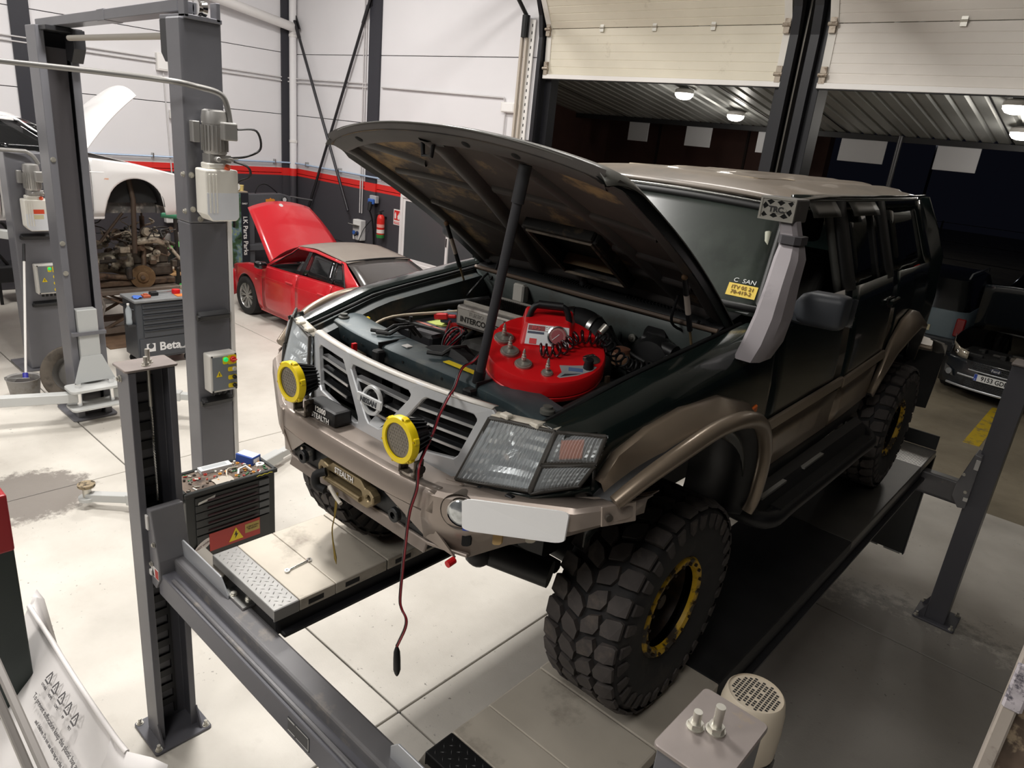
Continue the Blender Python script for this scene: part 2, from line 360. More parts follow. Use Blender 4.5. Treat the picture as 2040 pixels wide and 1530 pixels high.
def sectional(name, x0, x1, m):
    d = tagS(obj(name, MB().box(x0, x1, YW - .03, YW + .02, 4.19, 4.205), BLK))       # bottom seal
    pts = [(YW - .0, 4.26), (YW - .03, 4.87), (YW - .33, 5.39), (YW - .93, 5.62), (YW - 1.54, 5.64)]
    obj('bottom_rail', MB().box(x0, x1, YW - .045, YW + .03, 4.2, 4.26), mat('white_rail', 'e9e6e2', .45), d, bev=.004)
    for k in range(4):
        P0, P1, nr, o = section(x0, x1, pts[k], pts[k + 1], m, d)
        for f in (.27, .5, .73):
            x = lerp(x0, x1, f)
            if k < 3: obj('hinge', MB().at(Matrix.Translation(Vector((x, P1.y, P1.z)) + nr * .012)).box(-.03, .03, -.012, .012, -.05, .05).cyl((-.035, -.012, 0), (.035, -.012, 0), .012, n=8), ZINC, o)
        for x in (x0 + .045, x1 - .045):
            q = Vector((x, P0.y, P0.z + (.08 if k == 0 else 0))) + nr * .02
            obj('roller_bracket', MB().at(Matrix.Translation(q)).box(-.035, .035, -.03, .01, -.09, .09).cyl((-.05, -.03, 0), (.05, -.03, 0), .022, n=10), mat('rusty_bracket', 'a59a8c', .5, .5, dirt=('5a4632', 20, .5, .7)), o)
    return d
sectional('door_1', -5.60, -1.93, DOORP)
sectional('door_2', -1.50, 3.4, DOORQ)
# tracks, jambs and the column between the doors
def track(x, label, wd=.09):
    t = thing('door_track', label, 'door track', (x, YW - .06, 0))
    path = [(YW - .05, 0), (YW - .05, 4.75), (YW - .1, 5.05), (YW - .24, 5.36), (YW - .5, 5.6), (YW - .9, 5.72), (YW - 3.5, 5.78)]
    R = []
    for i, (y, z) in enumerate(path):
        a = Vector(path[max(i - 1, 0)]); b = Vector(path[min(i + 1, len(path) - 1)]); dd = (b - a).normalized(); nn = Vector((-dd.y, dd.x)) * .05
        R.append([(x - wd / 2, y + nn.x, z + nn.y), (x + wd / 2, y + nn.x, z + nn.y), (x + wd / 2, y - nn.x, z - nn.y), (x - wd / 2, y - nn.x, z - nn.y)])
    obj('rail', MB().rings(R), JAMB, t)
    return t
track(-5.66, 'black door track at the left end of the cream sectional door', .07)
track(-1.86, 'curved black door track right of the cream sectional door', .1)
track(-1.62, 'curved black door track left of the white sectional door', .1)
col = tagS(obj('column_between_doors', MB().box(-2.0, -1.88, YW + .0, YW + .3, 0, 8).box(-1.6, -1.48, YW, YW + .3, 0, 8).box(-1.9, -1.58, YW + .12, YW + .2, 0, 8), JAMB, bev=.004))
obj('edge_strip', MB().box(-1.79, -1.77, YW + .02, YW + .12, 0, 5.5).box(-1.71, -1.69, YW + .02, YW + .12, 0, 5.5), mat('worn_edge_steel', '6a665f', .4, .7), col)
tagS(obj('door_frame_left', MB().box(-5.76, -5.66, YW - .02, YW + .22, 0, 5.3).box(-5.62, -5.5, YW + .06, YW + .24, 0, 4.9), JAMB, bev=.004))
# white spring guide with perforated strip left of door 1
sg = thing('spring_guide', 'white and grey vertical spring guide left of the sectional doors', 'door spring', (-6.0, YW - .1, 0))
obj('guide_tube', MB().box(-5.97, -5.93, YW - .1, YW - .04, 0, 4.75).box(-6.07, -6.03, YW - .09, YW - .04, 0, 4.75), mat('beige_guide', 'bdb3a6', .45), sg)
obj('perforated_strip', MB().box(-5.93, -5.83, YW - .05, YW - .03, 0, 5.0), WHT, sg)
hm = MB()
for k in range(48): hm.box(-5.89, -5.875, YW - .054, YW - .05, .2 + k * .1, .24 + k * .1)
obj('slots', hm, BLK, sg, kind='stuff')
obj('spring_end', MB().cyl((-5.98, YW - .1, 4.75), (-5.98, YW - .1, 5.05), .06, n=12).cyl((-5.98, YW - .1, 5.05), (-5.9, YW - .5, 5.3), .03, n=8), BLK, sg)
tag(obj('horizontal_track', MB().tube([(-5.95, YW - .3, 5.28), (-5.95, YW - 3.5, 5.4)], .05, 6), JAMB), 'black horizontal overhead door track in the top of the picture', 'door track')
# ================================================================ OUTSIDE
CAN = mat('canopy_sheet', 'b9bab6', .42, .35, var=.08, vs=1.2)
c0 = lambda y: 4.98 - .145 * (y - 6.8)
can = thing('canopy_roof', 'corrugated metal canopy roof outside the doors', 'canopy', (-4, 9, c0(9)))
prof = []
x = -12.6
while x < 9:
    prof += [(x, 0), (x + .13, 0), (x + .16, .04), (x + .19, .04), (x + .22, 0)]; x += .25
rows = [[(px, y, c0(y) + pz) for px, pz in prof] for y in (6.85, 13.2)]
obj('corrugated_sheet', MB().grid(rows), CAN, can, solid=.003)
for x in (-8.4, -4.5, -3.2, -.4, .8, 2.4): obj('sheet_joint', MB().obox((x, 6.9, c0(6.9) - .004), (x, 13.2, c0(13.2) - .004), .02, .008), BLK, can)
obj('edge_beam', MB().box(-12.6, 9, 13.1, 13.18, c0(13.2) - .1, c0(13.2) + .0), mat('beam_dark', '2c2c2e', .5), can)
LAMP = mat('led_disc', 'fff6ea', .4, emis=14)
for (x, y), lb in zip([(-5.25, 10.2), (-4.93, 11.76), (-.06, 10.07), (-.13, 11.7)], ['round LED lamp under the canopy seen left through the first door', 'round LED lamp under the canopy farther back beside the first column', 'round LED lamp under the canopy at the right edge of the photo', 'small far LED lamp at the right edge below the big one']):
    t = thing('canopy_lamp', lb, 'lamp', (x, y, c0(y) - .1), group='LED lamps under the canopy')
    obj('housing', MB().lathe([(.17, 0), (.17, .06), (.1, .09)], (x, y, c0(y) - .1), n=24), WHT, t, smooth=40)
    obj('diffuser', MB().lathe([(.165, 0), (.16, -.04), (.12, -.085), (.06, -.105), (.001, -.11)], (x, y, c0(y) - .1), n=24), LAMP, t, smooth=40)
    pl_ = bpy.data.lights.new('canopy_light', 'POINT'); pl_.energy = 9; pl_.shadow_soft_size = .1; pl_.color = (1, .96, .9); po_ = bpy.data.objects.new('canopy_light', pl_); po_.location = (x, y, c0(y) - .42); COL.objects.link(po_)
SIGN = mat('hanging_panel_white', 'cfcfd2', .5)
for k, (u0, u1) in enumerate(((-8.27, -7.72), (-6.72, -6.08), (-5.0, -4.4), (-3.27, -2.42), (-1.55, -.85))):
    s = tag(obj('canopy_signboard', MB().box(u0, u1, 13.12, 13.15, c0(13.2) - .52, c0(13.2) - .1), SIGN, bev=.006), ['blank white panel hanging under the canopy edge, first from left', 'blank white panel hanging under the canopy edge, second from left', 'blank white panel half hidden behind the door column', 'blank white panel hanging right of the door column', 'blank white panel under the canopy edge, farthest right'][k], 'panel', 'white panels hanging from the canopy edge')
BRW = mat('brown_cladding', '4a302a', .7, var=.15, vs=2)
nb = tagS(obj('neighbour_wall', MB().box(-16, -4.0, 14.6, 14.9, 0, 9), BRW))
for x in (-11.2, -8.3, -5.9): obj('cladding_joint', MB().box(x, x + .05, 14.55, 14.62, 0, 9), mat('joint_dark', '241814', .7), nb)
tagS(obj('neighbour_side_wall', MB().box(-10.2, -9.9, 6.9, 14.6, 0, 5.2), BRW))
pl = tag(obj('canopy_post', MB().cyl((-2.2, 13.1, 0), (-2.2, 13.1, c0(13.1)), .045, n=10), mat('galv_post', '6e6e70', .4, .6), smooth=50), 'thin steel canopy post in the dark yard', 'post')
st = thing('street_lamp', 'bright distant street lamp against the night sky', 'lamp', (-6.2, 34, 0))
obj('pole', MB().cyl((-6.2, 34, 0), (-6.2, 34, 4.9), .06, n=8), BLK, st)
obj('lamp_head', MB().sphere((-6.2, 34, 4.9), .13, 8), mat('street_light', 'f2f6ff', .4, emis=60), st)
# ================================================================ FOUR-POST LIFT
def bolt(mb, c, r, shaft, nut=True, axis=(0, 0, 1)):
    c = Vector(c); a = Vector(axis).normalized()
    mb.cyl(c, c + a * .004, r * 2.1, n=18)
    mb.cyl(c + a * .004, c + a * (.004 + r * 1.1), r * 1.75, n=6)
    mb.cyl(c + a * (.004 + r * 1.1), c + a * shaft, r, n=14)
PLATE = mat('lift_top_plate', '8d8480', .42, .35, var=.1, vs=9, dirt=('b39a6c', 5, .55, .75))
def lift_post(cx, cy, s, label, cable=True, name='lift_post'):
    """s=+1: channel opens towards +x, s=-1 towards -x. local x' = s*x"""
    t = thing(name, label, 'lift post', (cx, cy, 0))
    M = Matrix.Translation((cx, cy, 0)) @ Matrix.Diagonal((s, 1, 1, 1))
    mb = MB().at(M); a, b, tk, lip = .072, .105, .007, .034
    sec = [(-a, -b), (a, -b), (a, -b + lip), (a - tk, -b + lip), (a - tk, -b + tk), (-a + tk, -b + tk), (-a + tk, b - tk), (a - tk, b - tk), (a - tk, b - lip), (a, b - lip), (a, b), (-a, b)]
    mb.prism([(x, y, .015) for x, y in sec], (0, 0, 2.155)); obj('column', mb, LG, t, bev=.004, seg=2)
    # web strip with ladder slots
    lad = MB().at(M); x0 = -a + tk; z = .12
    lad.box(x0, x0 + .012, -.05, -.035, .05, 2.1).box(x0, x0 + .012, .035, .05, .05, 2.1)
    while z < 2.1: lad.box(x0, x0 + .012, -.035, .035, z, z + .045); z += .1
    obj('safety_ladder', lad, LD, t)
    bp = MB().at(M); r = rrect(-.15, .15, -.155, .155, .018)
    bp.prism([(x, y, 0) for x, y in r], (0, 0, .016)); obj('base_plate', bp, LG, t, bev=.003)
    for x, y in ((-.125, -.13), (.125, -.13), (-.125, .13), (.125, .13)):
        m2 = MB().at(M); bolt(m2, (x, y, .016), .009, .035); obj('anchor_bolt', m2, ZINC, t, smooth=40)
    for y in (-.105, .105): obj('gusset', MB().at(M).prism([(a, y - .004, .016), (a + .06, y - .004, .016), (a, y - .004, .14)], (0, .008, 0)), LG, t)
    tp = MB().at(M); r = rrect(-.0785, .0785, -.119, .119, .014)
    tp.prism([(x, y, 2.172) for x, y in r], (0, 0, .012)); obj('top_plate', tp, PLATE, t, bev=.002)
    return t, M
def post_extras(t, M, s):
    for (x, y, ln, r) in ((.0, .012, .066, .0105), (.036 * s, -.012, .042, .0095)):
        mb = MB().at(M); bolt(mb, (x, y, 2.184), r, ln); obj('threaded_bolt', mb, ZINC, t, smooth=40)
    mb = MB().at(M); bolt(mb, (-.02, -.105, 2.12), .008, .02, axis=(0, -1, 0)); obj('side_bolt', mb, ZINC, t, smooth=40)
def wire_rope(t, p, q):
    mb = MB(); P, Q = Vector(p), Vector(q)
    for k in range(3):
        pts = []
        for i in range(61):
            f = i / 60; an = 2 * pi * (f * 16 + k / 3); c = P.lerp(Q, f); pts.append((c.x + .0035 * cos(an), c.y + .0035 * sin(an), c.z))
        mb.tube(pts, .0034, 5)
    obj('wire_rope', mb, STEEL, t, smooth=60); obj('rope_socket', MB().cyl(P, P.lerp(Q, .28), .0085, n=10), ZINC, t, smooth=50)
tA, MA = lift_post(-1.456, -.921, 1, 'grey lift post showing a wire rope in its channel, before the drawer trolley')
post_extras(tA, MA, 1); wire_rope(tA, (-1.43, -.921, 2.17), (-1.43, -.921, 1.47))
tB, MB_ = lift_post(1.4575, -.921, -1, 'nearest grey lift post with two-bolt top plate beside the motor')
post_extras(tB, MB_, 1)
LDm = LG
tC, MC = lift_post(1.44, 3.955, -1, 'dark lift post at the right behind the rear wheel')
tD, MD = lift_post(-1.456, 3.955, 1, 'rear lift post on the far side of the off-road car')
# carriages (move on the posts with the cross beams)
BEAM = mat('beam_grey', '6b6a6c', .36, .15, var=.12, vs=4, dirt=('9a9186', 6, .58, .8))
def beam(y0, s, label):
    """cross beam between two posts at y0; s=-1: front one (flange towards -y)"""
    t = thing('cross_beam', label, 'lift beam', (0, y0, 1.1))
    ya, yb = sorted((y0 + .1 * 1, y0 + .0))
    obj('beam_body', MB().box(-1.33, 1.33, y0 - .0, y0 + .10, 1.03, 1.2), BEAM, t, bev=.012, seg=2)
    lo = y0 - .065 if s < 0 else y0 + .165
    obj('front_rail', MB().box(-1.33, 1.33, min(lo, y0 + .05), max(lo, y0 + .05), 1.0, 1.135), LG, t, bev=.008, seg=2)
    obj('groove_strip', MB().box(-1.2, 1.2, (lo + .012 if s < 0 else lo - .03), (lo + .03 if s < 0 else lo - .012), 1.135, 1.15), BEAM, t, bev=.004)
    for sx in (-1, 1):
        x0 = sx * 1.36; M = Matrix.Translation((x0, y0 + .0, 0)) @ Matrix.Diagonal((sx, 1, 1, 1))
        cb = MB().at(M)   # carriage housing in post channel: slanted shape, inner side towards car = -x'
        prf = [(.03, 1.04), (.03, 1.47), (-.02, 1.475), (-.075, 1.21), (-.075, 1.11), (-.02, 1.03)]
        cb.prism([(x, -.075, z) for x, z in prf], (0, .16, 0)); c = obj('carriage', cb, mat('carriage_grey', '7a797c', .4, .1, var=.05), t, bev=.006, seg=2)
        for q in ((-.045, -.077, 1.3), (-.0, -.077, 1.17)):
            m2 = MB().at(M); bolt(m2, q, .006, .012, axis=(0, -1, 0)); obj('carriage_bolt', m2, ZINC, c, smooth=40)
        obj('slide_pad', MB().at(M).box(.0, .03, -.085, -.075, 1.36, 1.44).box(.0, .03, -.085, -.075, 1.1, 1.13), WHT, c, bev=.002)
    return t
bF = beam(-.921, -1, 'front cross beam of the four-post lift running between the two near posts')
bR = beam(3.86, 1, 'rear cross beam of the four-post lift behind the rear wheels')
# warning sticker on front left carriage and rating plate on beam
stk = obj('warning_sticker', MB().box(-1.375, -1.29, -.9985, -.9965, 1.1, 1.16), WHT, bF); obj('sticker_red', MB().box(-1.328, -1.293, -.9995, -.9984, 1.105, 1.155), mat('sticker_red', 'b5332d', .5), stk); obj('sticker_figure', MB().prism([(-1.37, -.9994, 1.105), (-1.34, -.9994, 1.105), (-1.355, -.9994, 1.15)], (0, .001, 0)), BLK, stk)
obj('rating_plate', MB().box(-.13, .02, -.9885, -.986, 1.03, 1.1), mat('rating_plate_dark', '4a4a4c', .4, .2), bF)
rp = bF.children[-1]; obj('plate_frame', MB().box(-.128, -.08, -.9895, -.9884, 1.09, 1.096).box(-.128, -.08, -.9895, -.9884, 1.034, 1.038).box(-.07, .018, -.9895, -.9884, 1.094, 1.097).box(-.07, .018, -.9895, -.9884, 1.033, 1.036).box(.015, .018, -.9895, -.9884, 1.033, 1.097), mat('plate_print', 'b9b8b5', .5), rp)
# runways
RWT = mat('runway_top', 'bdb5a8', .42, .25, var=.08, vs=4, dirt=('6d6257', 3.2, .56, .78))
RWD = mat('runway_dark', '1d1d1e', .55, .2, var=.25, vs=7)
TREAD = mat('tread_plate', '9b9a98', .35, .6, var=.06, vs=9)
TREADK = mat('tread_plate_black', '161617', .42, .3)
def tread(mb, x0, x1, y0, y1, z, st=.038):
    r = 0; y = y0 + st / 2
    while y < y1 - .01:
        x = x0 + st / 2 + (st / 2 if r % 2 else 0)
        while x < x1 - .012:
            s = 1 if r % 2 else -1; d = Vector((.7, .7 * s, 0)) * .0125; nrm = Vector((-d.y, d.x, 0)).normalized() * .0032; c = Vector((x, y, z))
            mb.add([c - d, c + nrm, c + d, c - nrm, c + Vector((0, 0, .0022))], [(0, 1, 4), (1, 2, 4), (2, 3, 4), (3, 0, 4)]); x += st
        y += st * .55; r += 1
def runway(sx, label, tmat, tm2):
    t = thing('runway', label, 'lift runway', (sx * .807, 1.6, H))
    X = lambda a: sx * a
    def bx(mb, a, b, y0, y1, z0, z1): return mb.box(min(X(a), X(b)), max(X(a), X(b)), y0, y1, z0, z1)
    core = MB(); bx(core, .535, 1.045, -.80, 3.84, H - .17, H - .012); bx(core, .5, 1.075, -.78, 3.84, H - .175, H - .15)
    obj('girder', core, LD, t, bev=.006)
    segs = [(-.832, -.705, tmat, True), (-.703, -.515, RWT, False), (-.513, -.215, RWT, False), (-.208, .28, RWT, False), (.283, 1.99, RWD, False), (1.993, 3.62, mat('runway_worn_dark', '4b4945', .4, .3, var=.15, vs=5), False), (3.62, 4.11, TREAD, True)]
    for y0, y1, m, tr in segs:
        mb = MB(); bx(mb, .5, 1.057, y0, y1, H - .012 if not tr else H - .05, H)
        bx(mb, .497, .505, y0, y1, H - .06, H - .001); bx(mb, 1.052, 1.06, y0, y1, H - .06, H - .001)
        p = obj('deck_plate', mb, m, t, bev=.005, seg=2)
        if tr: q = MB(); tread(q, min(X(.505), X(1.05)), max(X(.505), X(1.05)), y0 + .005, y1 - .005, H); obj('tread_pattern', q, m, p, kind='stuff')
    for y0, y1 in ((-.66, -.58), (-.46, -.38), (-.16, -.06), (0.05, .12)):     # slots along both lips
        for a in (.4955, 1.0585): mb = MB(); bx(mb, a, a + .003, y0, y1, H - .045, H - .02); obj('slot', mb, BLK, t)
    return t
rL = runway(-1, 'far left runway of the lift with pale deck and a spanner lying on it', TREAD, None)
rR = runway(1, 'near right runway of the lift with black tread plate under the big tyre', TREADK, None)
# wheel stop plates on the front beam (thin upright plate + bolted foot), one per runway
def stop(x0, label):
    t = thing('wheel_stop', label, 'wheel stop', (x0 + .25, -.86, 1.2))
    obj('stop_plate', MB().prism([(x0, -.873, 1.19), (x0 + .5, -.873, 1.13), (x0 + .5, -.873, 1.215), (x0 + .43, -.873, 1.285), (x0 + .04, -.873, 1.29), (x0, -.873, 1.25)], (0, .008, 0)), mat('bright_grey_plate', 'b6b8bc', .35, .4), t, bev=.002)
    obj('fixing_plate', MB().box(x0 + .44, x0 + .62, -.865, -.79, 1.2, 1.212), STEEL, t, bev=.002)
    for q in ((x0 + .5, -.845), (x0 + .57, -.81)):
        m2 = MB(); bolt(m2, (*q, 1.212), .008, .014); obj('hex_bolt', m2, ZINC, t, smooth=40)
    obj('bracket', MB().prism([(x0 + .12, -.86, 1.2), (x0 + .4, -.86, 1.2), (x0 + .36, -.79, 1.2), (x0 + .1, -.79, 1.2)], (0, 0, .05)), mat('dusty_grey_steel', '77726a', .6, .2), t, bev=.004)
    obj('pin', MB().cyl((x0 + .3, -.81, 1.24), (x0 + .3, -.76, 1.24), .014, n=10), BLK, t)
stop(-1.33, 'thin upright wheel stop plate bolted at the front end of the left runway')
stop(.36, 'wheel stop plate at the front end of the right runway near the bottom edge')
# drive-on ramp hanging at the rear of the right runway, and rear stop flap
def ramp(sx, label):
    t = thing('drive_on_ramp', label, 'ramp', (sx * .78, 4.15, .8))
    x0, x1 = sorted((sx * .52, sx * 1.05))
    obj('ramp_plate', MB().box(x0, x1, 4.13, 4.15, .33, H - .02), mat('ramp_grey', '3c3d3d', .45, .3), t, bev=.004)
    for a, b in ((x0 - .01, x0), (x1, x1 + .01)): obj('ramp_edge', MB().box(a, b, 4.115, 4.16, .33, H - .05), LD, t)
    hg = MB()
    for k in range(3): hg.cyl((x0 + .02 + k * .18, 4.14, .325), (x0 + .15 + k * .18, 4.14, .325), .011, n=8)
    obj('hinge_tubes', hg, STEEL, t)
    obj('stop_flap', MB().box(x0, x1, 4.115, 4.13, H, H + .12), mat('flap_grey', '3a3b3b', .45, .2), t, bev=.003)
ramp(1, 'grey drive-on ramp hanging down behind the right runway')
ramp(-1, 'drive-on ramp hanging down behind the left runway')
# electric motor standing beside the nearest post
mt = thing('electric_motor', 'beige electric motor with a round slotted fan cover beside the nearest lift post', 'motor', (1.405, -.475, 1.5))
BEI = mat('motor_beige', 'cbbfac', .45); mc = Vector((1.405, -.475, 0))
obj('fan_cover', MB().lathe([(.086, 1.80), (.088, 1.88), (.086, 1.935), (.079, 1.972), (.074, 1.978), (.0735, 1.973), (.001, 1.973)], mc, n=40), BEI, mt, smooth=35)
gl = MB()
for i in range(-5, 6):
    for j in range(-6, 7):
        x, y = i * .0115, j * .0095
        if x * x + y * y < .062 ** 2 and not (abs(i) % 3 == 1 and abs(j) % 4 == 2 and abs(i) < 3): gl.box(1.405 + x - .0037, 1.405 + x + .0037, -.475 + y - .0026, -.475 + y + .0026, 1.9733, 1.9745)
obj('grille_slots', gl, BLK, mt, kind='stuff')
fn = MB().lathe([(.075, 1.45), (.075, 1.81)], mc, n=32)
for k in range(26):
    a = 2 * pi * k / 26; fn.obox(mc + Vector((cos(a) * .075, sin(a) * .075, 1.47)), mc + Vector((cos(a) * .075, sin(a) * .075, 1.79)), .004, .03, up=(cos(a), sin(a), 0))
obj('finned_body', fn, mat('motor_body', '5b5a57', .5, .2), mt)
obj('mounting_foot', MB().box(1.36, 1.45, -.82, -.5, 1.5, 1.54).box(1.33, 1.48, -.6, -.4, 1.44, 1.47), LG, mt, bev=.006)
obj('terminal_block', MB().box(1.47, 1.56, -.66, -.61, 1.83, 1.86).box(1.485, 1.51, -.63, -.6, 1.83, 1.87).box(1.5, 1.58, -.70, -.655, 1.83, 1.855), BEI, mt, bev=.003)
# spanner on left runway
sp = thing('spanner', 'small combination spanner lying on the pale left runway', 'spanner', (-.72, -.57, H))
P, Q = Vector((-.717, -.635, H + .006)), Vector((-.73, -.508, H + .006))
obj('shank', MB().obox(P, Q, .008, .006), CHR, sp, bev=.002)
for c in (P, Q): obj('ring_end', MB().lathe([(.0065, -.004), (.0125, -.004), (.0125, .004), (.0065, .004), (.0065, -.004)], c, n=18, cap=False), CHR, sp, smooth=40)
# ================================================================ TWO-POST LIFTS
LG2 = mat('two_post_grey', '6d6d72', .35, .1, var=.04)
TANK = mat('translucent_tank', 'ece9e0', .35, var=.03)
FLUID = mat('tank_fluid', 'e6e9ee', .3)
ALU2 = mat('motor_alu', 'b5b3b0', .4, .6)
def power_unit(t, x, y, z, k=1.0):
    """motor + valve block + oil tank on a +x face at x, centred y, tank bottom z"""
    tk = MB().box(x + .03, x + .2, y - .12 * k, y + .12 * k, z + .17, z + .36)
    pr = [(y - .12 * k, z + .36), (y + .12 * k, z + .36), (y + .12 * k, z + .02), (y + .1 * k, z), (y - .08 * k, z), (y - .12 * k, z + .05)]
    tk = MB().prism([(x + .03, a, b) for a, b in pr], (.17, 0, 0)); tn = obj('oil_tank', tk, TANK, t, bev=.015, seg=3)
    obj('tank_fluid', MB().prism([(x + .2, a, b) for a, b in [(y - .117 * k, z + .2), (y + .117 * k, z + .2), (y + .117 * k, z + .03), (y + .1 * k, z + .01), (y - .08 * k, z + .01), (y - .117 * k, z + .055)]], (.0015, 0, 0)), FLUID, tn)
    rb = MB()
    for q in range(3): rb.box(x + .2, x + .205, y - .1 * k + q * .025, y - .09 * k + q * .025, z + .06, z + .33)
    obj('tank_rib', rb, TANK, tn, bev=.002)
    obj('filler_cap', MB().cyl((x + .17, y + .05, z + .36), (x + .19, y + .05, z + .385), .02, n=16), mat('orange_cap', 'd9542a', .45), t, smooth=40)
    obj('tank_neck', MB().box(x + .05, x + .17, y - .085 * k, y + .06 * k, z + .36, z + .40), TANK, t, bev=.008)
    vb = MB().box(x + .05, x + .16, y - .07, y + .09, z + .4, z + .46).cyl((x + .12, y + .05, z + .43), (x + .22, y + .07, z + .43), .014, n=10).cyl((x + .14, y - .02, z + .43), (x + .22, y - .03, z + .43), .018, n=10)
    obj('valve_block', vb, ALU2, t, bev=.004); obj('valve_lever', MB().obox((x + .21, y - .03, z + .43), (x + .24, y + .1, z + .44), .012, .008), ZINC, t)
    c = (x + .105, y, 0); m = MB().lathe([(.075, z + .46), (.08, z + .47), (.08, z + .66), (.084, z + .66), (.085, z + .7), (.078, z + .745), (.06, z + .755)], c, n=28)
    mo = obj('pump_motor', m, ALU2, t, smooth=40)
    fm = MB()
    for q in range(22):
        a = 2 * pi * q / 22; fm.obox((c[0] + cos(a) * .082, c[1] + sin(a) * .082, z + .48), (c[0] + cos(a) * .082, c[1] + sin(a) * .082, z + .65), .004, .018, up=(cos(a), sin(a), 0))
    obj('cooling_fins', fm, ALU2, mo)
    obj('terminal_box', MB().box(x + .17, x + .25, y - .0, y + .1, z + .56, z + .68), ALU2, t, bev=.01, seg=2)
    obj('motor_plate', MB().box(x + .0, x + .06, y - .13, y - .08, z + .53, z + .67), ALU2, t, bev=.004)
def control_box(t, x, y, z, w=.22, hh=.31):
    """grey switch cabinet on +x face; y centre, z bottom"""
    b = obj('control_box', MB().box(x, x + .12, y - w / 2, y + w / 2, z, z + hh), mat('control_box_grey', 'cfccc6', .45), t, bev=.012, seg=2)
    obj('front_plate', MB().box(x + .12, x + .1235, y - w * .42, y + w * .47, z + .02, z + hh - .02), mat('control_front', '80858a', .4, .2), b)
    X = x + .124
    def knob(yy, zz, hexc, nm, r=.02, back=None):
        if back: obj(nm + '_plate', MB().prism([(X - .0015, p, q) for p, q in rrect(yy - back[0], yy + back[1], zz - back[2], zz + back[3], .012)], (.003, 0, 0)), YEL, b)
        obj(nm, MB().lathe([(r, 0), (r, .014), (r * .8, .02)], (X, yy, zz), (1, 0, 0), n=16), mat('ctl_' + hexc, hexc, .35, emis=.6 if hexc == '1fce6a' else 0), b, smooth=40)
    knob(y + w * .05, z + hh * .86, '1fce6a', 'green_lamp', .018, (.022, .02, .04, .022))
    knob(y + w * .32, z + hh * .84, 'cf2a22', 'main_switch', .024, (.04, .03, .04, .035)); obj('switch_grip', MB().box(X + .018, X + .035, y + w * .32 - .022, y + w * .32 + .022, z + hh * .84 - .006, z + hh * .84 + .006), mat('ctl_cf2a22', 'cf2a22', .35), b, bev=.003)
    for q, hx in ((.58, 'b9b7b2'), (.36, '191919'), (.14, '191919')): knob(y + w * .36, z + hh * q, hx, 'push_button', .017, (.05, .02, .018, .018))
    obj('warning_triangle', MB().prism([(X - .0015, y - w * .3, z + hh * .42), (X - .0015, y - w * .08, z + hh * .42), (X - .0015, y - w * .19, z + hh * .57)], (.003, 0, 0)), YEL, b); obj('bolt_symbol', MB().box(X + .0015, X + .0022, y - w * .2, y - w * .175, z + hh * .445, z + hh * .52), BLK, b)
    for (a, c) in ((-.43, .04), (.43, .04), (-.43, .96), (.43, .96)): obj('cover_screw', MB().cyl((x + .12, y + w * a, z + hh * c), (x + .1245, y + w * a, z + hh * c), .007, n=8), BLK, b)
    gm = MB()
    for q in range(4): gm.cyl((x + .06, y - .07 + q * .045, z), (x + .06, y - .07 + q * .045, z - .04), .014, n=8)
    obj('cable_glands', gm, BLK, b); return b
def latch(t, x, y, z, w=.24):
    obj('latch_cover', MB().prism([(x, y - w / 2, z), (x + .05, y - w / 2, z + .01), (x + .06, y - w / 2, z + .05), (x + .01, y - w / 2, z + .075), (x, y - w / 2, z + .075)], (0, w, 0)), mat('latch_black', '1b1b1d', .4), t, bev=.005)
    obj('latch_pivot', MB().cyl((x + .035, y - w / 2 - .015, z + .035), (x + .035, y - w / 2 + .02, z + .035), .022, n=12), BLK, t)
# -- P1: near column with power unit on its outer face
p1 = thing('two_post_lift_column', 'tall grey lift column with motor, white oil tank and control box', 'lift column', (-3.45, .315, 0))
obj('column', MB().box(-3.56, -3.35, .175, .455, .02, 2.52), LG2, p1, bev=.012, seg=2)
obj('column_extension', MB().box(-3.565, -3.345, .17, .46, 2.52, 3.88), LG2, p1, bev=.012, seg=2)
obj('base_plate', MB().box(-3.8, -3.3, .1, .53, 0, .02), LG2, p1, bev=.004)
for (y, z) in ((.2, 2.62), (.2, 2.86), (.43, 2.55), (.25, 2.55)):
    m2 = MB(); bolt(m2, (-3.345, y, z), .01, .02, axis=(1, 0, 0)); obj('joint_bolt', m2, ZINC, p1, smooth=40)
for z in (2.6, 2.86):
    m2 = MB(); bolt(m2, (-3.4, .17, z), .01, .02, axis=(0, -1, 0)); obj('joint_bolt', m2, ZINC, p1, smooth=40)
power_unit(p1, -3.345, .33, 2.56); latch(p1, -3.35, .31, 1.78); latch(p1, -3.35, .31, 1.08); control_box(p1, -3.35, .33, 1.22)
cov = obj('top_bracket', MB().box(-3.72, -3.33, .2, .46, 3.87, 3.9).box(-3.42, -3.33, .42, .45, 3.88, 4.0).box(-3.42, -3.33, .2, .23, 3.88, 4.0), LG2, p1, bev=.004)
for q in (-3.45, -3.37): obj('pulley', MB().lathe([(.02, -.03), (.05, -.03), (.04, 0), (.05, .03), (.02, .03)], (q, .33, 3.95), (0, 1, 0), n=18), CHR, p1, smooth=30)
obj('side_bracket', MB().prism([(-3.56, .2, 3.87), (-3.72, .2, 3.87), (-3.72, .2, 3.66), (-3.66, .2, 3.6), (-3.56, .2, 3.6)], (0, .2, 0)), LD, p1)
obj('motor_cable', MB().tube(spline([(-3.1, .43, 3.2), (-3.08, .56, 3.2), (-3.1, .6, 3.08), (-3.12, .5, 3.02), (-3.2, .42, 3.0)]), .008, 6), BLK, p1, smooth=60)
obj('hydraulic_hose', MB().tube(spline([(-3.15, .42, 2.98), (-3.1, .5, 2.95), (-3.12, .52, 2.88), (-3.2, .45, 2.8), (-3.25, .46, 2.5)]), .009, 6), BLK, p1, smooth=60)
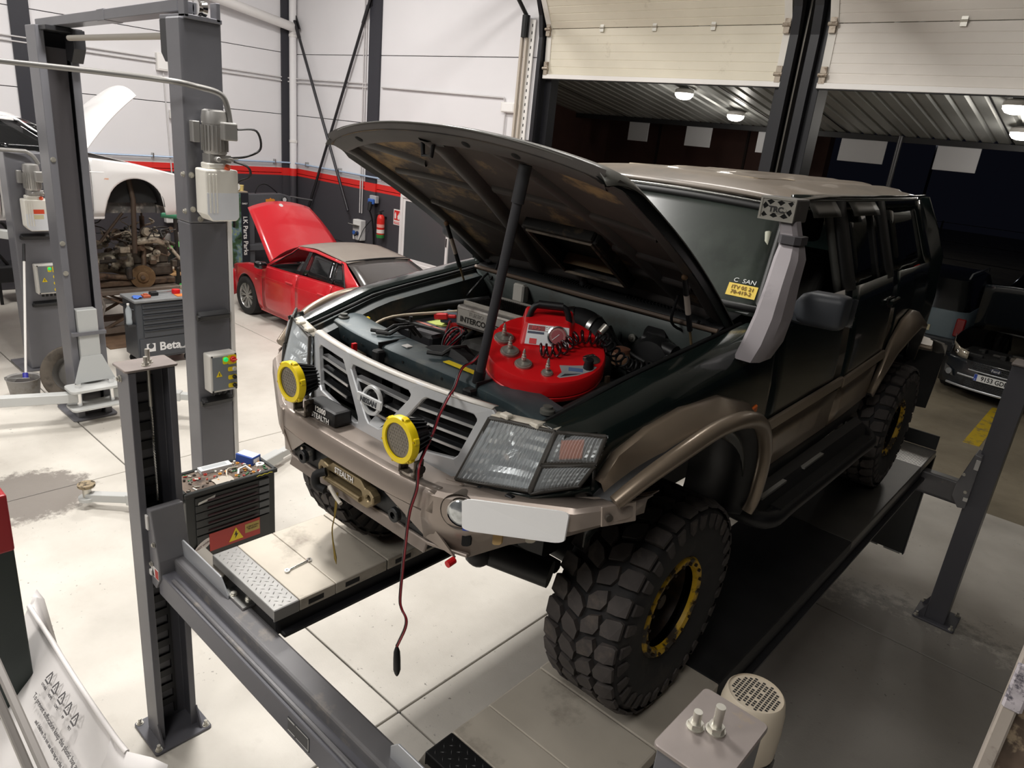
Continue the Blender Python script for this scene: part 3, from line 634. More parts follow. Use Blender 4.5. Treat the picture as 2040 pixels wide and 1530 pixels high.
obj('cable_duct', MB().box(-3.42, -3.34, .457, .49, .02, 2.6), WHT, p1, bev=.006)
# overhead beam and sync rod between P1 and P2
ob = thing('overhead_beam', 'grey overhead beam joining the two tall lift columns', 'lift beam', (-4.9, .3, 3.93))
obj('beam', MB().obox((-6.5, .3, 3.9), (-3.5, .3, 3.96), .14, .075).obox((-4.95, .3, 3.93), (-4.8, .3, 3.935), .145, .085), LG2, ob, bev=.004)
obj('padded_bar', MB().cyl((-5.85, .3, 3.78), (-3.7, .3, 3.78), .024, n=12), mat('beige_foam', 'a9a39a', .7), ob, smooth=50)
tag(obj('supply_conduit', MB().tube(spline([(-6.2, -1.2, 3.5), (-4.6, -.55, 3.49), (-3.3, -.06, 3.47), (-3.2, .2, 3.45), (-3.2, .36, 3.42), (-3.2, .41, 3.34), (-3.2, .43, 3.2)], 5), .02, 10), mat('steel_conduit', '8e8c89', .4, .4), smooth=60), 'long steel conduit crossing in front of the columns to the lift motor', 'conduit')
# -- P2: far column with white carriage and arms
p2 = thing('two_post_lift_column', 'tall grey lift column with pale carriage and lowered arms', 'lift column', (-6.25, .29, 0))
obj('column', MB().prism([(x, y, .02) for x, y in [(-6.42, .12), (-6.14, .12), (-6.14, .19), (-6.16, .19), (-6.16, .14), (-6.4, .14), (-6.4, .44), (-6.16, .44), (-6.16, .39), (-6.14, .39), (-6.14, .46), (-6.42, .46)]], (0, 0, 3.85)), LG2, p2, bev=.006)
obj('base_plate', MB().prism([(x, y, 0) for x, y in rrect(-6.66, -6.08, .06, .5, .05)], (0, 0, .022)), LG2, p2, bev=.004)
obj('inner_web', MB().box(-6.3, -6.22, .2, .38, .02, 3.7), mat('web_charcoal', '4b484b', .5), p2)
obj('carriage', MB().box(-6.2, -6.09, .195, .385, .35, 1.22), mat('carriage_pale', 'b9bbba', .45, .1), p2, bev=.006)
obj('carriage_flare', MB().prism([(-6.1, .19, .72), (-6.1, .39, .72), (-6.04, .48, .46), (-6.04, .09, .46)], (.02, 0, 0)), mat('carriage_pale', 'b9bbba', .45, .1), p2)
obj('carriage_strap', MB().box(-6.12, -6.07, .13, .45, .95, .985), LG2, p2)
obj('arm_plate', MB().prism([(x, y, .40) for x, y in rrect(-6.12, -5.86, .0, .56, .05)], (0, 0, .03)).prism([(x, y, .2) for x, y in rrect(-6.12, -5.86, .0, .56, .05)], (0, 0, .025)), mat('arm_pale', 'c2c3c1', .45), p2, bev=.003)
for y in (.1, .42):
    obj('arm_pin', MB().cyl((-5.98, y, .2), (-5.98, y, .47), .028, n=12), CHR, p2, smooth=40)
obj('top_bracket', MB().prism([(-6.12, .35, 3.86), (-5.9, .35, 3.86), (-5.9, .35, 3.7), (-6.0, .35, 3.58), (-6.12, .35, 3.6)], (0, .1, 0)).box(-6.4, -5.95, .15, .45, 3.83, 3.87), LD, p2, bev=.004)
for z in (1.6, 1.9, 2.7): 
    m2 = MB(); bolt(m2, (-6.14, .15, z), .012, .02, axis=(1, 0, 0)); obj('joint_bolt', m2, ZINC, p2, smooth=40)
def lift_arm(col_, p, q, w=.1, pad=None):
    P, Q = Vector(p), Vector(q); d = Q - P
    t = obj('lift_arm', MB().obox(P, P + d * .6, w, .1), mat('arm_pale', 'c2c3c1', .45), col_, bev=.006); obj('arm_extension', MB().obox(P + d * .55, Q, w * .75, .07), mat('arm_pale', 'c2c3c1', .45), t, bev=.004)
    if pad:
        obj('pad_plate', MB().lathe([(.07, -.03), (.07, .0)], Q, n=20), mat('arm_pale', 'c2c3c1', .45), t); obj('pad_post', MB().cyl(Q, Q + Vector((0, 0, .09)), .035, n=14), ZINC, t, smooth=40)
        obj('rubber_pad', MB().lathe([(.06, .09), (.068, .1), (.068, .12), (.05, .125)], Q, n=20), mat('worn_pad', '9a8a70', .8, dirt=('3a332a', 30, .5, .6)), t, smooth=40)
lift_arm(p2, (-6.0, .1, .32), (-6.5, -1.3, .34))
lift_arm(p2, (-6.0, .45, .32), (-5.2, 1.3, .3))
lift_arm(p1, (-3.6, .15, .14), (-4.22, -.43, .1), pad=True)
lift_arm(p1, (-3.7, .5, .12), (-4.2, 1.75, .1))
# -- P3: column of the bay behind, with its own power unit
p3 = thing('two_post_lift_column', 'shorter grey lift column with yellowed oil tank at the left edge', 'lift column', (-8.1, .35, 0))
obj('column', MB().box(-8.28, -8.0, .2, .6, .02, 2.62), LG2, p3, bev=.015, seg=2); obj('base_plate', MB().box(-8.5, -7.95, .1, .7, 0, .022), LG2, p3)
power_unit(p3, -8.0, .42, 1.75, 1.1); latch(p3, -8.0, .42, 1.62, .32); control_box(p3, -8.0, .47, .98, .26, .36); latch(p3, -8.0, .45, .8, .3)
tl = [c for c in p3.children if c.name.startswith('oil_tank')][0]; obj('tank_label', MB().box(-7.8, -7.798, .36, .48, 1.95, 2.0), mat('label_orange', 'e2512f', .5), tl); obj('tank_label', MB().box(-7.8, -7.798, .37, .47, 1.89, 1.94), mat('label_cream', 'd9d0a8', .5), tl)
obj('cable_duct', MB().box(-8.03, -7.98, .6, .66, .02, 2.55), WHT, p3, bev=.005)
tag(obj('supply_conduit', MB().tube(spline([(-8.3, -1.0, 2.64), (-7.95, .2, 2.64), (-7.9, .42, 2.62), (-7.88, .5, 2.5)], 5), .022, 8), mat('steel_conduit', '8e8c89', .4, .4), smooth=60), 'steel conduit ending at the motor of the shorter lift column', 'conduit')
lift_arm(p3, (-8.3, .3, 1.62), (-9.3, -.3, 1.62))
# ================================================================ OFF-ROAD CAR ON THE LIFT (front axle at y = 0, heights above the runway)
B = lambda: MB().at(Matrix.Translation((0, 0, H)))
GREEN = mat('dark_green_paint', '141d1b', .22, 0, coat=.6, var=.12, vs=5, dirt=('3a3a35', 2.5, .6, .95))
GREENR = mat('dusty_roof_paint', '6a6055', .42, .1, coat=.25, var=.1, vs=2, dirt=('3c3a36', 1.6, .55, .85))
CHAMP = mat('champagne_paint', '8a7c6c', .34, .55, coat=.15, var=.05, vs=4, dirt=('5b5146', 3, .62, .85))
BUMP = mat('bumper_champagne', '9b8f86', .34, .4, var=.04, vs=5, dirt=('6d5f54', 4, .64, .85))
SUVP = mat('radiator_support_paint', '3a464a', .42, .25, var=.15, vs=9, dirt=('6d6f6a', 7, .54, .8))
BAYM = mat('engine_bay_paint', '2b3232', .5, .1, var=.2, vs=7, dirt=('5b4d3b', 5, .55, .75))
BAYL = mat('bay_panel_grey', '545b59', .45, .1, var=.1, vs=6, dirt=('453d33', 5, .55, .75))
UND = mat('hood_underside', '4d4541', .8, var=.25, vs=6, dirt=('a0855f', 3.0, .53, .63, 8))
UNDR = mat('hood_frame', '4a4644', .6, .05, var=.15, vs=6, dirt=('6a5a4a', 4, .6, .8))
DGL = mat('dusty_windscreen', '272d29', .28, var=.2, vs=3, dirt=('3d443e', 4, .45, .75, 8), stretch=(1, 1, .25)); DGL.node_tree.nodes['Principled BSDF'].inputs['Alpha'].default_value = .93
TGL = glass('tinted_side_glass', '0e1112', .93, .06)
SEAL = mat('window_seal', '161616', .6)
WT = [(-.74, .72), (-.6, .755), (-.5, .80), (-.3, .845), (-.1, .868), (.4, .885), (1.8, .868), (3.0, .815), (3.7, .755), (4.05, .65)]
DZ = [(.6, -.03), (.8, -.01), (1.0, 0), (1.2, -.005), (1.35, -.02), (1.45, -.035), (1.5, -.05), (1.92, -.20)]
XS = lambda y, z: interp(y, WT) + interp(z, DZ)
car = thing('off_road_car', 'dark green off-road car with raised bonnet standing on the four-post lift', 'car', (0, 1.5, H))
def fr(a, b, n): return [lerp(a, b, i / n) for i in range(n + 1)]
def panel(name, ys, zb, zt, n, m, s, off=0., par=None, smooth=35, th=.012):
    rows = []
    for y in ys:
        a, b = zb(y), zt(y); rows.append([(s * (XS(y, lerp(a, b, i / n)) + off), y, lerp(a, b, i / n)) for i in range(n + 1)])
    mb = B().grid(rows); return obj(name, mb, m, par or car, smooth=smooth, solid=th, off=-1 if s > 0 else 1)
def holed(name, outer, holes, fn, m, parent, th=.01, smooth=None, bev=0, off=-1):
    bm = bmesh.new(); ed = []
    for loop in [outer] + holes:
        vs = [bm.verts.new((p[0], p[1], 0)) for p in loop]
        ed += [bm.edges.new((vs[i], vs[(i + 1) % len(vs)])) for i in range(len(vs))]
    bmesh.ops.triangle_fill(bm, edges=ed, use_beauty=True, use_dissolve=False)
    bm.verts.index_update(); vs = [fn(v.co.x, v.co.y) for v in bm.verts]; fs = [[v.index for v in f.verts] for f in bm.faces]; bm.free()
    mb = MB(); mb.add(vs, fs); return obj(name, mb, m, parent, smooth=smooth, solid=th, off=off, bev=bev)
FT = lambda y: interp(y, [(-.72, 1.21), (-.55, 1.245), (-.2, 1.33), (.3, 1.39), (.66, 1.435)])      # fender crest
def arch(y0, r, zc=.435): return lambda y: zc + sqrt(max(r * r - (y - y0) ** 2, 0)) if abs(y - y0) < r else .74
for s in (-1, 1):
    # ---- front fender (side, crest and inner gutter)
    ys = fr(-.60, -.505, 3) + fr(-.495, .5, 20) + fr(.545, .575, 2); rows = []
    fb = lambda y: 1.236 if y < -.50 else arch(0, .6, .50)(y)
    for y in ys:
        zt = FT(y); a, b = fb(y), max(zt - .075, fb(y) - .002); r = [(XS(y, lerp(a, b, i / 5)), lerp(a, b, i / 5)) for i in range(6)]
        X = XS(y, zt); inn = interp(y, [(-.62, .64), (-.2, .70), (.6, .725)])
        r += [(X - .012, zt - .035), (X - .04, zt - .01), (lerp(X, inn, .6), zt), (inn + .012, zt - .001), (inn, zt - .012), (inn - .002, zt - .045)]
        rows.append([(s * x, y, z) for x, z in r])
    ff = obj('front_fender', B().grid(rows), GREEN, car, smooth=40, solid=.006, off=-s)
    # gutter rail inside the fender
    g = []
    for y in fr(-.60, .62, 14):
        zt = FT(y); inn = interp(y, [(-.62, .64), (-.2, .70), (.6, .725)])
        g.append([(s * (inn - .0), y, zt - .03), (s * (inn - .03), y, zt - .035), (s * (inn - .034), y, zt - .022), (s * (inn - .04), y, zt - .022), (s * (inn - .044), y, zt - .04), (s * (inn - .085), y, zt - .05), (s * (inn - .1), y, zt - .09), (s * (inn - .11), y, .92)])
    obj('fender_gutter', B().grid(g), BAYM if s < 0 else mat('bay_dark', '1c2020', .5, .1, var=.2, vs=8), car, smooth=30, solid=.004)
    obj('bonnet_seal', B().tube([(s * (interp(y, [(-.62, .655), (-.2, .70), (.6, .725)]) - .03), y, FT(y) - .016) for y in fr(-.58, .6, 10)], .008, 6), RUB, car, smooth=60)
    # ---- doors
    bl = lambda y: interp(y, [(.5, 1.495), (2.4, 1.515), (4, 1.49)])
    fd = panel('front_door', fr(.588, 1.56, 8), lambda y: .78, bl, 9, GREEN, s)
    rd = panel('rear_door', fr(1.572, 2.5, 8), lambda y: max(.78, arch(2.97, .64, .48)(y)) if y > 2.3 else .78, bl, 9, GREEN, s)
    rb = arch(2.97, .62, .48)
    rq = panel('rear_quarter', fr(2.512, 3.6, 16) + [3.75, 3.9, 4.02, 4.08], lambda y: rb(y) if y < 3.55 else .85, bl, 8, GREEN, s)
    obj('rear_corner_post', B().grid([[(s * XS(y, z) * (1 - .06 * max(0, (y - 3.9) / .2)), y, z) for z in fr(.85, 1.5, 5)] for y in (4.02, 4.07, 4.12)]), GREEN, car, smooth=50, solid=.01)
    panel('lower_door_trim', fr(.585, 1.555, 4), lambda y: .775, lambda y: .985, 3, CHAMP, s, .006, fd, th=.01); panel('lower_door_trim', fr(1.575, 2.33, 5), lambda y: .775, lambda y: .985, 3, CHAMP, s, .006, rd, th=.01)
    for d, y0, y1 in ((fd, .6, 1.55), (rd, 1.58, 2.40)):
        obj('side_moulding', B().obox((s * (XS(y0, 1.02) + .012), y0, 1.02), (s * (XS(y1, 1.02) + .012), y1, 1.035), .018, .055), CHAMP, d, bev=.005)
    for d, y in ((fd, 1.42), (rd, 2.36)):
        x = XS(y, 1.36); obj('door_handle', B().obox((s * (x + .025), y - .09, 1.36), (s * (x + .02), y + .09, 1.365), .022, .03), GREEN, d, bev=.006); obj('handle_recess', B().obox((s * (x + .003), y - .08, 1.35), (s * (x + .002), y + .06, 1.352), .006, .06), BLK, d)
    panel('sill', fr(.58, 2.36, 6), lambda y: .66, lambda y: .772, 2, BLK, s, -.012)
    # ---- greenhouse frame (pillars and rail) and panes
    def gp(y, t, o=0.):     # belt -> rail
        z = lerp(1.495, 1.905, t); return (s * (XS(y, z) + o), y, z)
    def strip(name, ab, at, m=GREEN, n=6, o=0., par=None, t0=0, t1=1):
        rows = [[gp(lerp(ab[0], at[0], t), t, o), gp(lerp((ab[0] + ab[1]) / 2, (at[0] + at[1]) / 2, t), t, o + .004), gp(lerp(ab[1], at[1], t), t, o)] for t in fr(t0, t1, n)]
        return obj(name, B().grid(rows), m, par or car, smooth=50, solid=.022, off=-s)
    strip('windscreen_pillar', (.52, .66), (.95, 1.05)); strip('door_pillar', (1.45, 1.62), (1.44, 1.60), SEAL); strip('rear_door_pillar', (2.26, 2.42), (2.2, 2.36), SEAL); strip('quarter_pillar', (3.44, 3.98), (3.22, 3.52))
    obj('roof_rail', B().grid([[(s * XS(y, 1.87), y, 1.87), (s * XS(y, 1.905), y, 1.905), (s * (XS(y, 1.93) + .0), y, 1.93)] for y in fr(.93, 3.54, 12)]), GREEN, car, smooth=50, solid=.02, off=-s)
    obj('drip_rail', B().tube([(s * (XS(y, 1.92) + .012), y, 1.925 + interp(y, [(.9, -.02), (1.3, 0), (3.6, .01)])) for y in fr(.92, 3.56, 14)], .008, 6), mat('drip_rail_metal', '8f8f8c', .25, .9), car, smooth=60)
    def pane(name, ab, at, m, par, t0=.02, t1=.90):
        rows = [[gp(lerp(lerp(ab[0], at[0], t), lerp(ab[1], at[1], t), f), t, -.014) for f in fr(0, 1, 4)] for t in fr(t0, t1, 4)]
        return obj(name, B().grid(rows), m, par, smooth=60, solid=.004)
    if s < 0: pane('door_glass', (.66, 1.45), (1.02, 1.44), TGL, fd)
    else: pane('door_glass', (.66, .80), (1.02, 1.04), TGL, fd, .0, .85); strip('glass_guide', (1.40, 1.47), (1.38, 1.45), mat('door_lining', '4a4a46', .7), o=-.02)
    pane('door_glass', (1.62, 2.08), (1.60, 2.06), TGL, rd); strip('glass_divider', (2.07, 2.10), (2.05, 2.08), SEAL, 4, -.006, rd); pane('vent_glass', (2.10, 2.28), (2.08, 2.22), TGL, rd)
    pane('quarter_glass', (2.42, 3.5), (2.36, 3.28), TGL, rq); pane('tailgate_side_fill', (3.5, 3.52), (3.28, 3.3), SEAL, rq)
    # wind deflectors above the windows
    for (a, b2) in (((.78, 1.03), (1.42, 1.40)), ((1.60, 1.60), (2.12, 2.08))):
        obj('wind_deflector', B().grid([[gp(lerp(a[1], b2[1], f), .99, .012), gp(lerp(a[1], b2[1], f), .9, .03), gp(lerp(a[1], b2[1], f), .84, .034)] for f in fr(0, 1, 5)]), mat('smoked_deflector', '34332f', .4), fd if a[0] < 1 else rd, smooth=60, solid=.004)
    # ---- wheel flares: champagne band + rolled lip
    bandF = [(-.50, 1.085, .62, 1.00), (-.44, 1.165, -.40, 1.09), (-.32, 1.225, -.29, 1.155), (-.15, 1.26, -.14, 1.195), (.1, 1.255, .09, 1.185), (.32, 1.19, .28, 1.13), (.46, 1.09, .42, 1.03), (.55, .95, .5, .92), (.575, .80, .53, .79)]
    R = []
    for i, (y, z, y2, z2) in enumerate(bandF):
        y2 = y + (.03 if i == 0 else 0) if i == 0 else y2; wd = interp(y, [(-.5, .045), (-.28, .09), (.1, .10), (.4, .075), (.58, .04)])
        R.append([(s * (XS(y, z) + .004), y, z), (s * (XS(y, z) + .03), y, z - .004), (s * (XS(y2, z2) + wd * .8), y2, z2 + .01), (s * (XS(y2, z2) + wd), lerp(y2, y, .1), z2 - .015)])
    fl = obj('front_flare', B().grid(R), CHAMP, car, smooth=50, solid=.006)
    lip = [(.91, -.54, 1.065), (.945, -.45, 1.13), (.98, -.32, 1.19), (1.0, -.13, 1.23), (1.005, .08, 1.215), (.985, .28, 1.14), (.96, .44, 1.01), (.94, .53, .86), (.93, .545, .72), (.92, .53, .66)]
    P = spline([(s * a, b, c) for a, b, c in lip], 4); obj('flare_lip', B().tube(P, [.024 + .006 * sin(pi * i / len(P)) for i in range(len(P))], 10), CHAMP, fl, smooth=60)
    lin_ = [(p.x - s * .02, p.y * .97, p.z - .02) for p in P]; obj('wheel_arch_liner', B().grid([lin_, [(x - s * .1, y * .98, z - .03) for x, y, z in lin_], [(s * .62, y * 1.02, z - .01) for x, y, z in lin_]]), BLK, car, smooth=60, solid=.004)
    bandR = [(2.33, .80), (2.40, .95), (2.52, 1.10), (2.7, 1.2), (2.95, 1.24), (3.2, 1.2), (3.4, 1.1), (3.52, .98), (3.58, .86)]
    R = []
    for y, z in bandR:
        d = Vector((2.97 - y, .5 - z)).normalized(); wd = interp(y, [(2.33, .03), (2.7, .09), (3.2, .10), (3.58, .06)]); q = Vector((y, z)) + d * .075
        R.append([(s * (XS(y, z) + .004), y, z), (s * (XS(y, z) + .03), y + d.x * .004, z + d.y * .004), (s * (XS(q.x, q.y) + wd), q.x, q.y), (s * (XS(q.x, q.y) + wd), q.x + d.x * .025, q.y + d.y * .025)])
    obj('rear_flare', B().grid(R), CHAMP, car, smooth=50, solid=.006)
    lin2 = [(r[3][0], r[3][1], r[3][2]) for r in R]; obj('wheel_arch_liner', B().grid([lin2, [(s * .6, y, z + .03) for x, y, z in lin2]]), BLK, car, smooth=60, solid=.004)
    obj('flare_cap', B().grid([[(s * .90, 3.40, 1.0), (s * .98, 3.44, .985)], [(s * .90, 3.52, .97), (s * .99, 3.56, .95)], [(s * .90, 3.6, .88), (s * .98, 3.64, .86)]]), mat('bright_flare_end', 'b9b7b3', .25, .7), car, smooth=60, solid=.006)
    obj('mud_flap', B().grid([[(s * .72, 3.62, .86), (s * .98, 3.62, .88)], [(s * .72, 3.66, .62), (s * .97, 3.66, .64)], [(s * .72, 3.66, .42), (s * .96, 3.66, .44)]]), RUB, car, solid=.008)
    # ---- side step bar
    sb = obj('side_step', B().tube(spline([(s * .80, .62, .60), (s * .95, .70, .57), (s * .96, 1.0, .565), (s * .96, 1.9, .565), (s * .95, 2.2, .57), (s * .8, 2.3, .6)], 5), .04, 12), BLK, car, smooth=60)
    obj('step_tread', B().obox((s * .955, .78, .606), (s * .955, 2.12, .606), .05, .008), RUB, sb)
    for y in (.95, 1.35, 1.75): obj('step_bracket', B().obox((s * .95, y, .56), (s * .6, y, .60), .05, .03), BLK, sb)
    obj('step_plate', B().grid([[(s * a, y, z) for y in (.66, 2.24)] for a, z in ((.835, .66), (.88, .64), (.925, .59))]), BLK, sb, solid=.006)
    obj('rail_trim', B().obox((s * .893, .74, .638), (s * .893, 1.02, .638), .02, .012), mat('bright_strip', 'c5c2bb', .3, .5), sb); obj('rail_trim', B().obox((s * .893, 1.25, .638), (s * .893, 1.52, .638), .02, .012), mat('bright_strip', 'c5c2bb', .3, .5), sb)
    obj('side_marker', B().obox((s * (XS(.42, 1.13) + .006), .37, 1.12), (s * (XS(.47, 1.13) + .006), .46, 1.135), .014, .03), mat('amber_marker', 'd9661a', .3), car, bev=.004)
    # ---- door mirror
    M = B(); mr = []
    for f, sc in ((0, .35), (.12, .8), (.3, 1.0), (.85, 1.0), (.97, .93), (1.0, .8)):
        x = lerp(.90, 1.085, f); w_ = .062 * sc; h_ = .066 * sc; mr.append([(s * x, .60 + a * (w_ / .062), 1.535 + b * (h_ / .066) + .008 * f) for a, b in rrect(-.05, .06, -.066, .066, .03, 4)])
    mi = obj('door_mirror', M.rings(mr), mat('mirror_black', '303338', .5), car, smooth=50); obj('mirror_glass', B().box(*(sorted((s * .96, s * 1.1))), .662, .664, 1.485, 1.595), CHR, mi)
    obj('mirror_arm', B().obox((s * .83, .66, 1.50), (s * .95, .62, 1.50), .06, .07), mat('mirror_black', '26282b', .45), mi, bev=.01)
# ---- fuel flap / rear light / rear
obj('tail_light', B().box(.52, .62, 4.1, 4.14, 1.15, 1.42), mat('red_lens', '7a1010', .2), car, bev=.01); obj('tail_light', B().box(-.62, -.52, 4.1, 4.14, 1.15, 1.42), mat('red_lens', '7a1010', .2), car, bev=.01)
obj('tailgate', B().grid([[(x * k, y + .0, z) for x in (-.72, -.4, 0, .4, .72)] for z, y, k in ((.85, 4.12, 1), (1.2, 4.13, 1), (1.5, 4.11, .97), (1.7, 3.95, .9), (1.92, 3.72, .8))]), GREEN, car, smooth=50, solid=.02)
obj('rear_bumper', B().prism([(x, y, .72) for x, y in [(-.88, 3.75), (-.84, 4.05), (-.6, 4.2), (.6, 4.2), (.84, 4.05), (.88, 3.75)]], (0, 0, .16)), CHAMP, car, bev=.02, seg=2)
# ---- roof with ribs
rows = []
ysr = fr(.93, 1.12, 4) + fr(1.2, 3.35, 16) + fr(3.4, 3.56, 4)
for y in ysr:
    hw = XS(y, 1.92) - .004; row = []
    for i in range(49):
        u = -1 + 2 * i / 48; z = 1.92 + .05 * (1 - abs(u) ** 3.2) * interp(y, [(.93, .30), (1.0, .62), (1.12, .92), (1.3, 1), (3.2, .95), (3.45, .7), (3.56, .3)]) + interp(y, [(.93, -.03), (1.1, -.005), (1.3, 0)])
        if 1.75 < y < 3.45 and abs(u) < .82: z += .011 * (1 if (i % 8) in (0, 1, 2) else 0)
        row.append((u * hw, y, z))
    rows.append(row)
roof = obj('roof', B().grid(rows), GREENR, car, smooth=30, solid=.015)
# sunroof outline
zr = lambda x, y: 1.92 + .05 * (1 - abs(x / .69) ** 3.2) * interp(y, [(.93, .30), (1.0, .62), (1.12, .92), (1.3, 1)]) + .004
so = rrect(-.38, .38, 1.22, 1.70, .05, 4); obj('sunroof_seal', B().tube([(x, y, zr(x, y)) for x, y in so + so[:1]], .005, 5), mat('dusty_seal', '8d7f6a', .7), roof)
# ---- windscreen
ws = []
for t in fr(-.02, 1, 8):
    row = []
    for u in fr(-1, 1, 14):
        hw = lerp(.775, .665, t); row.append((u * hw, lerp(.60, .965, t) - .06 * (1 - u * u) * lerp(1, .6, t), lerp(1.46, 1.865, t) + .02 * (1 - u * u) * t))
    ws.append(row)
wsc = obj('windscreen', B().grid(ws), DGL, car, smooth=60, solid=.005)
def wsp(u, t): hw = lerp(.775, .665, t); return Vector((u * hw, lerp(.60, .965, t) - .06 * (1 - u * u) * lerp(1, .6, t), lerp(1.46, 1.865, t) + .02 * (1 - u * u) * t + H))
bd = [wsp(u, .04) for u in fr(-.97, .97, 12)] + [wsp(.97, t) for t in fr(.1, .9, 6)] + [wsp(u, .96) for u in fr(.97, -.97, 12)] + [wsp(-.97, t) for t in fr(.9, .1, 6)]
obj('windscreen_seal', MB().tube(bd + bd[:1], .017, 8), SEAL, wsc, smooth=60)
obj('windscreen_trim', MB().tube([wsp(u, 1.0) + Vector((0, -.006, .008)) for u in fr(-.98, .98, 14)], .008, 6), mat('drip_rail_metal', '8f8f8c', .25, .9), wsc, smooth=60)
a, b2 = wsp(.78, .12), wsp(.94, .12); c2 = wsp(.78, .23) - a; nn = (b2 - a).cross(c2).normalized() * -.004
nn = -nn if nn.y > 0 else nn
stick = obj('inspection_sticker', MB().add([a + nn, b2 + nn, b2 + c2 + nn, a + c2 + nn], [(0, 1, 2, 3)]), mat('sticker_yellow', 'd8bb4a', .5), wsc)
text('ITV 05 21\n78-419-2', .024, a + nn * 1.5 + (b2 - a) * .5 + c2 * .5, b2 - a, c2, mat('sticker_ink', '6a4a14', .6), wsc)
text('C  SAN', .03, a + nn * 1.2 + (b2 - a) * .5 + c2 * 1.25, b2 - a, c2, mat('glass_print_white', 'cfd2cf', .6), wsc)
for (u, t, r_) in ((.25, .62, .012), (.28, .55, .006)): obj('stone_chip', MB().sphere(wsp(u, t) + Vector((0, -.006, .004)), r_, 5), mat('glass_print_white', 'cfd2cf', .6), wsc)
# ---- cabin: dash, seats, dark lining
dk = mat('cabin_dark', '1a1a1a', .8)
obj('dashboard', B().box(-.72, .72, .68, 1.0, 1.15, 1.45), dk, car, bev=.05, seg=2)
obj('cabin_floor', B().box(-.8, .8, .7, 4.0, .75, .8), dk, car)
for x in (-.38, .38):
    st_ = obj('front_seat', B().prism([(x - .24, 1.15, 1.05), (x - .24, 1.62, 1.02), (x - .24, 1.85, 1.62), (x - .24, 1.76, 1.65), (x - .24, 1.5, 1.2), (x - .24, 1.15, 1.2)], (.48, 0, 0)), mat('seat_grey', '4c4a46', .8), car, bev=.04, seg=3); obj('headrest', B().cbox((x, 1.84, 1.74), (.26, .09, .15)), mat('seat_grey', '4c4a46', .8), st_, bev=.03, seg=2)
obj('rear_bench', B().box(-.7, .7, 2.3, 2.5, 1.0, 1.55), mat('seat_grey', '4c4a46', .8), car, bev=.05, seg=2)
obj('steering_wheel', B().lathe([(.17, -.012), (.185, 0), (.17, .012), (.16, 0), (.17, -.012)], (.38, 1.12, 1.38), (0, .75, .65), 24, cap=False), BLK, car, smooth=60)
obj('grab_handle', B().tube([(.70, .72, 1.55), (.66, .80, 1.66), (.62, .87, 1.76)], .018, 8), mat('grab_beige', '9fa08f', .6), car, smooth=60)
# ---- underbody
obj('chassis', B().box(-.5, -.38, -.3, 4.0, .56, .68).box(.38, .5, -.3, 4.0, .56, .68).box(-.5, .5, .1, .25, .5, .6).box(-.4, .4, .8, 1.6, .55, .75), mat('chassis_black', '141414', .6), car)
obj('front_axle', B().cyl((-.7, .0, .435), (.7, 0, .435), .055, n=12).sphere((-.25, 0, .43), .15, 8), mat('chassis_black', '141414', .6), car, smooth=60)
obj('rear_axle', B().cyl((-.7, 2.97, .435), (.7, 2.97, .435), .055, n=12).sphere((0, 2.97, .43), .16, 8), mat('chassis_black', '141414', .6), car, smooth=60)
obj('steering_damper', B().cyl((-.5, -.12, .42), (.45, -.12, .42), .03, n=10).cyl((.36, -.5, .62), (.62, -.4, .60), .05, n=12).sphere((.38, -.52, .62), .055, 6), BLK, car, smooth=60)
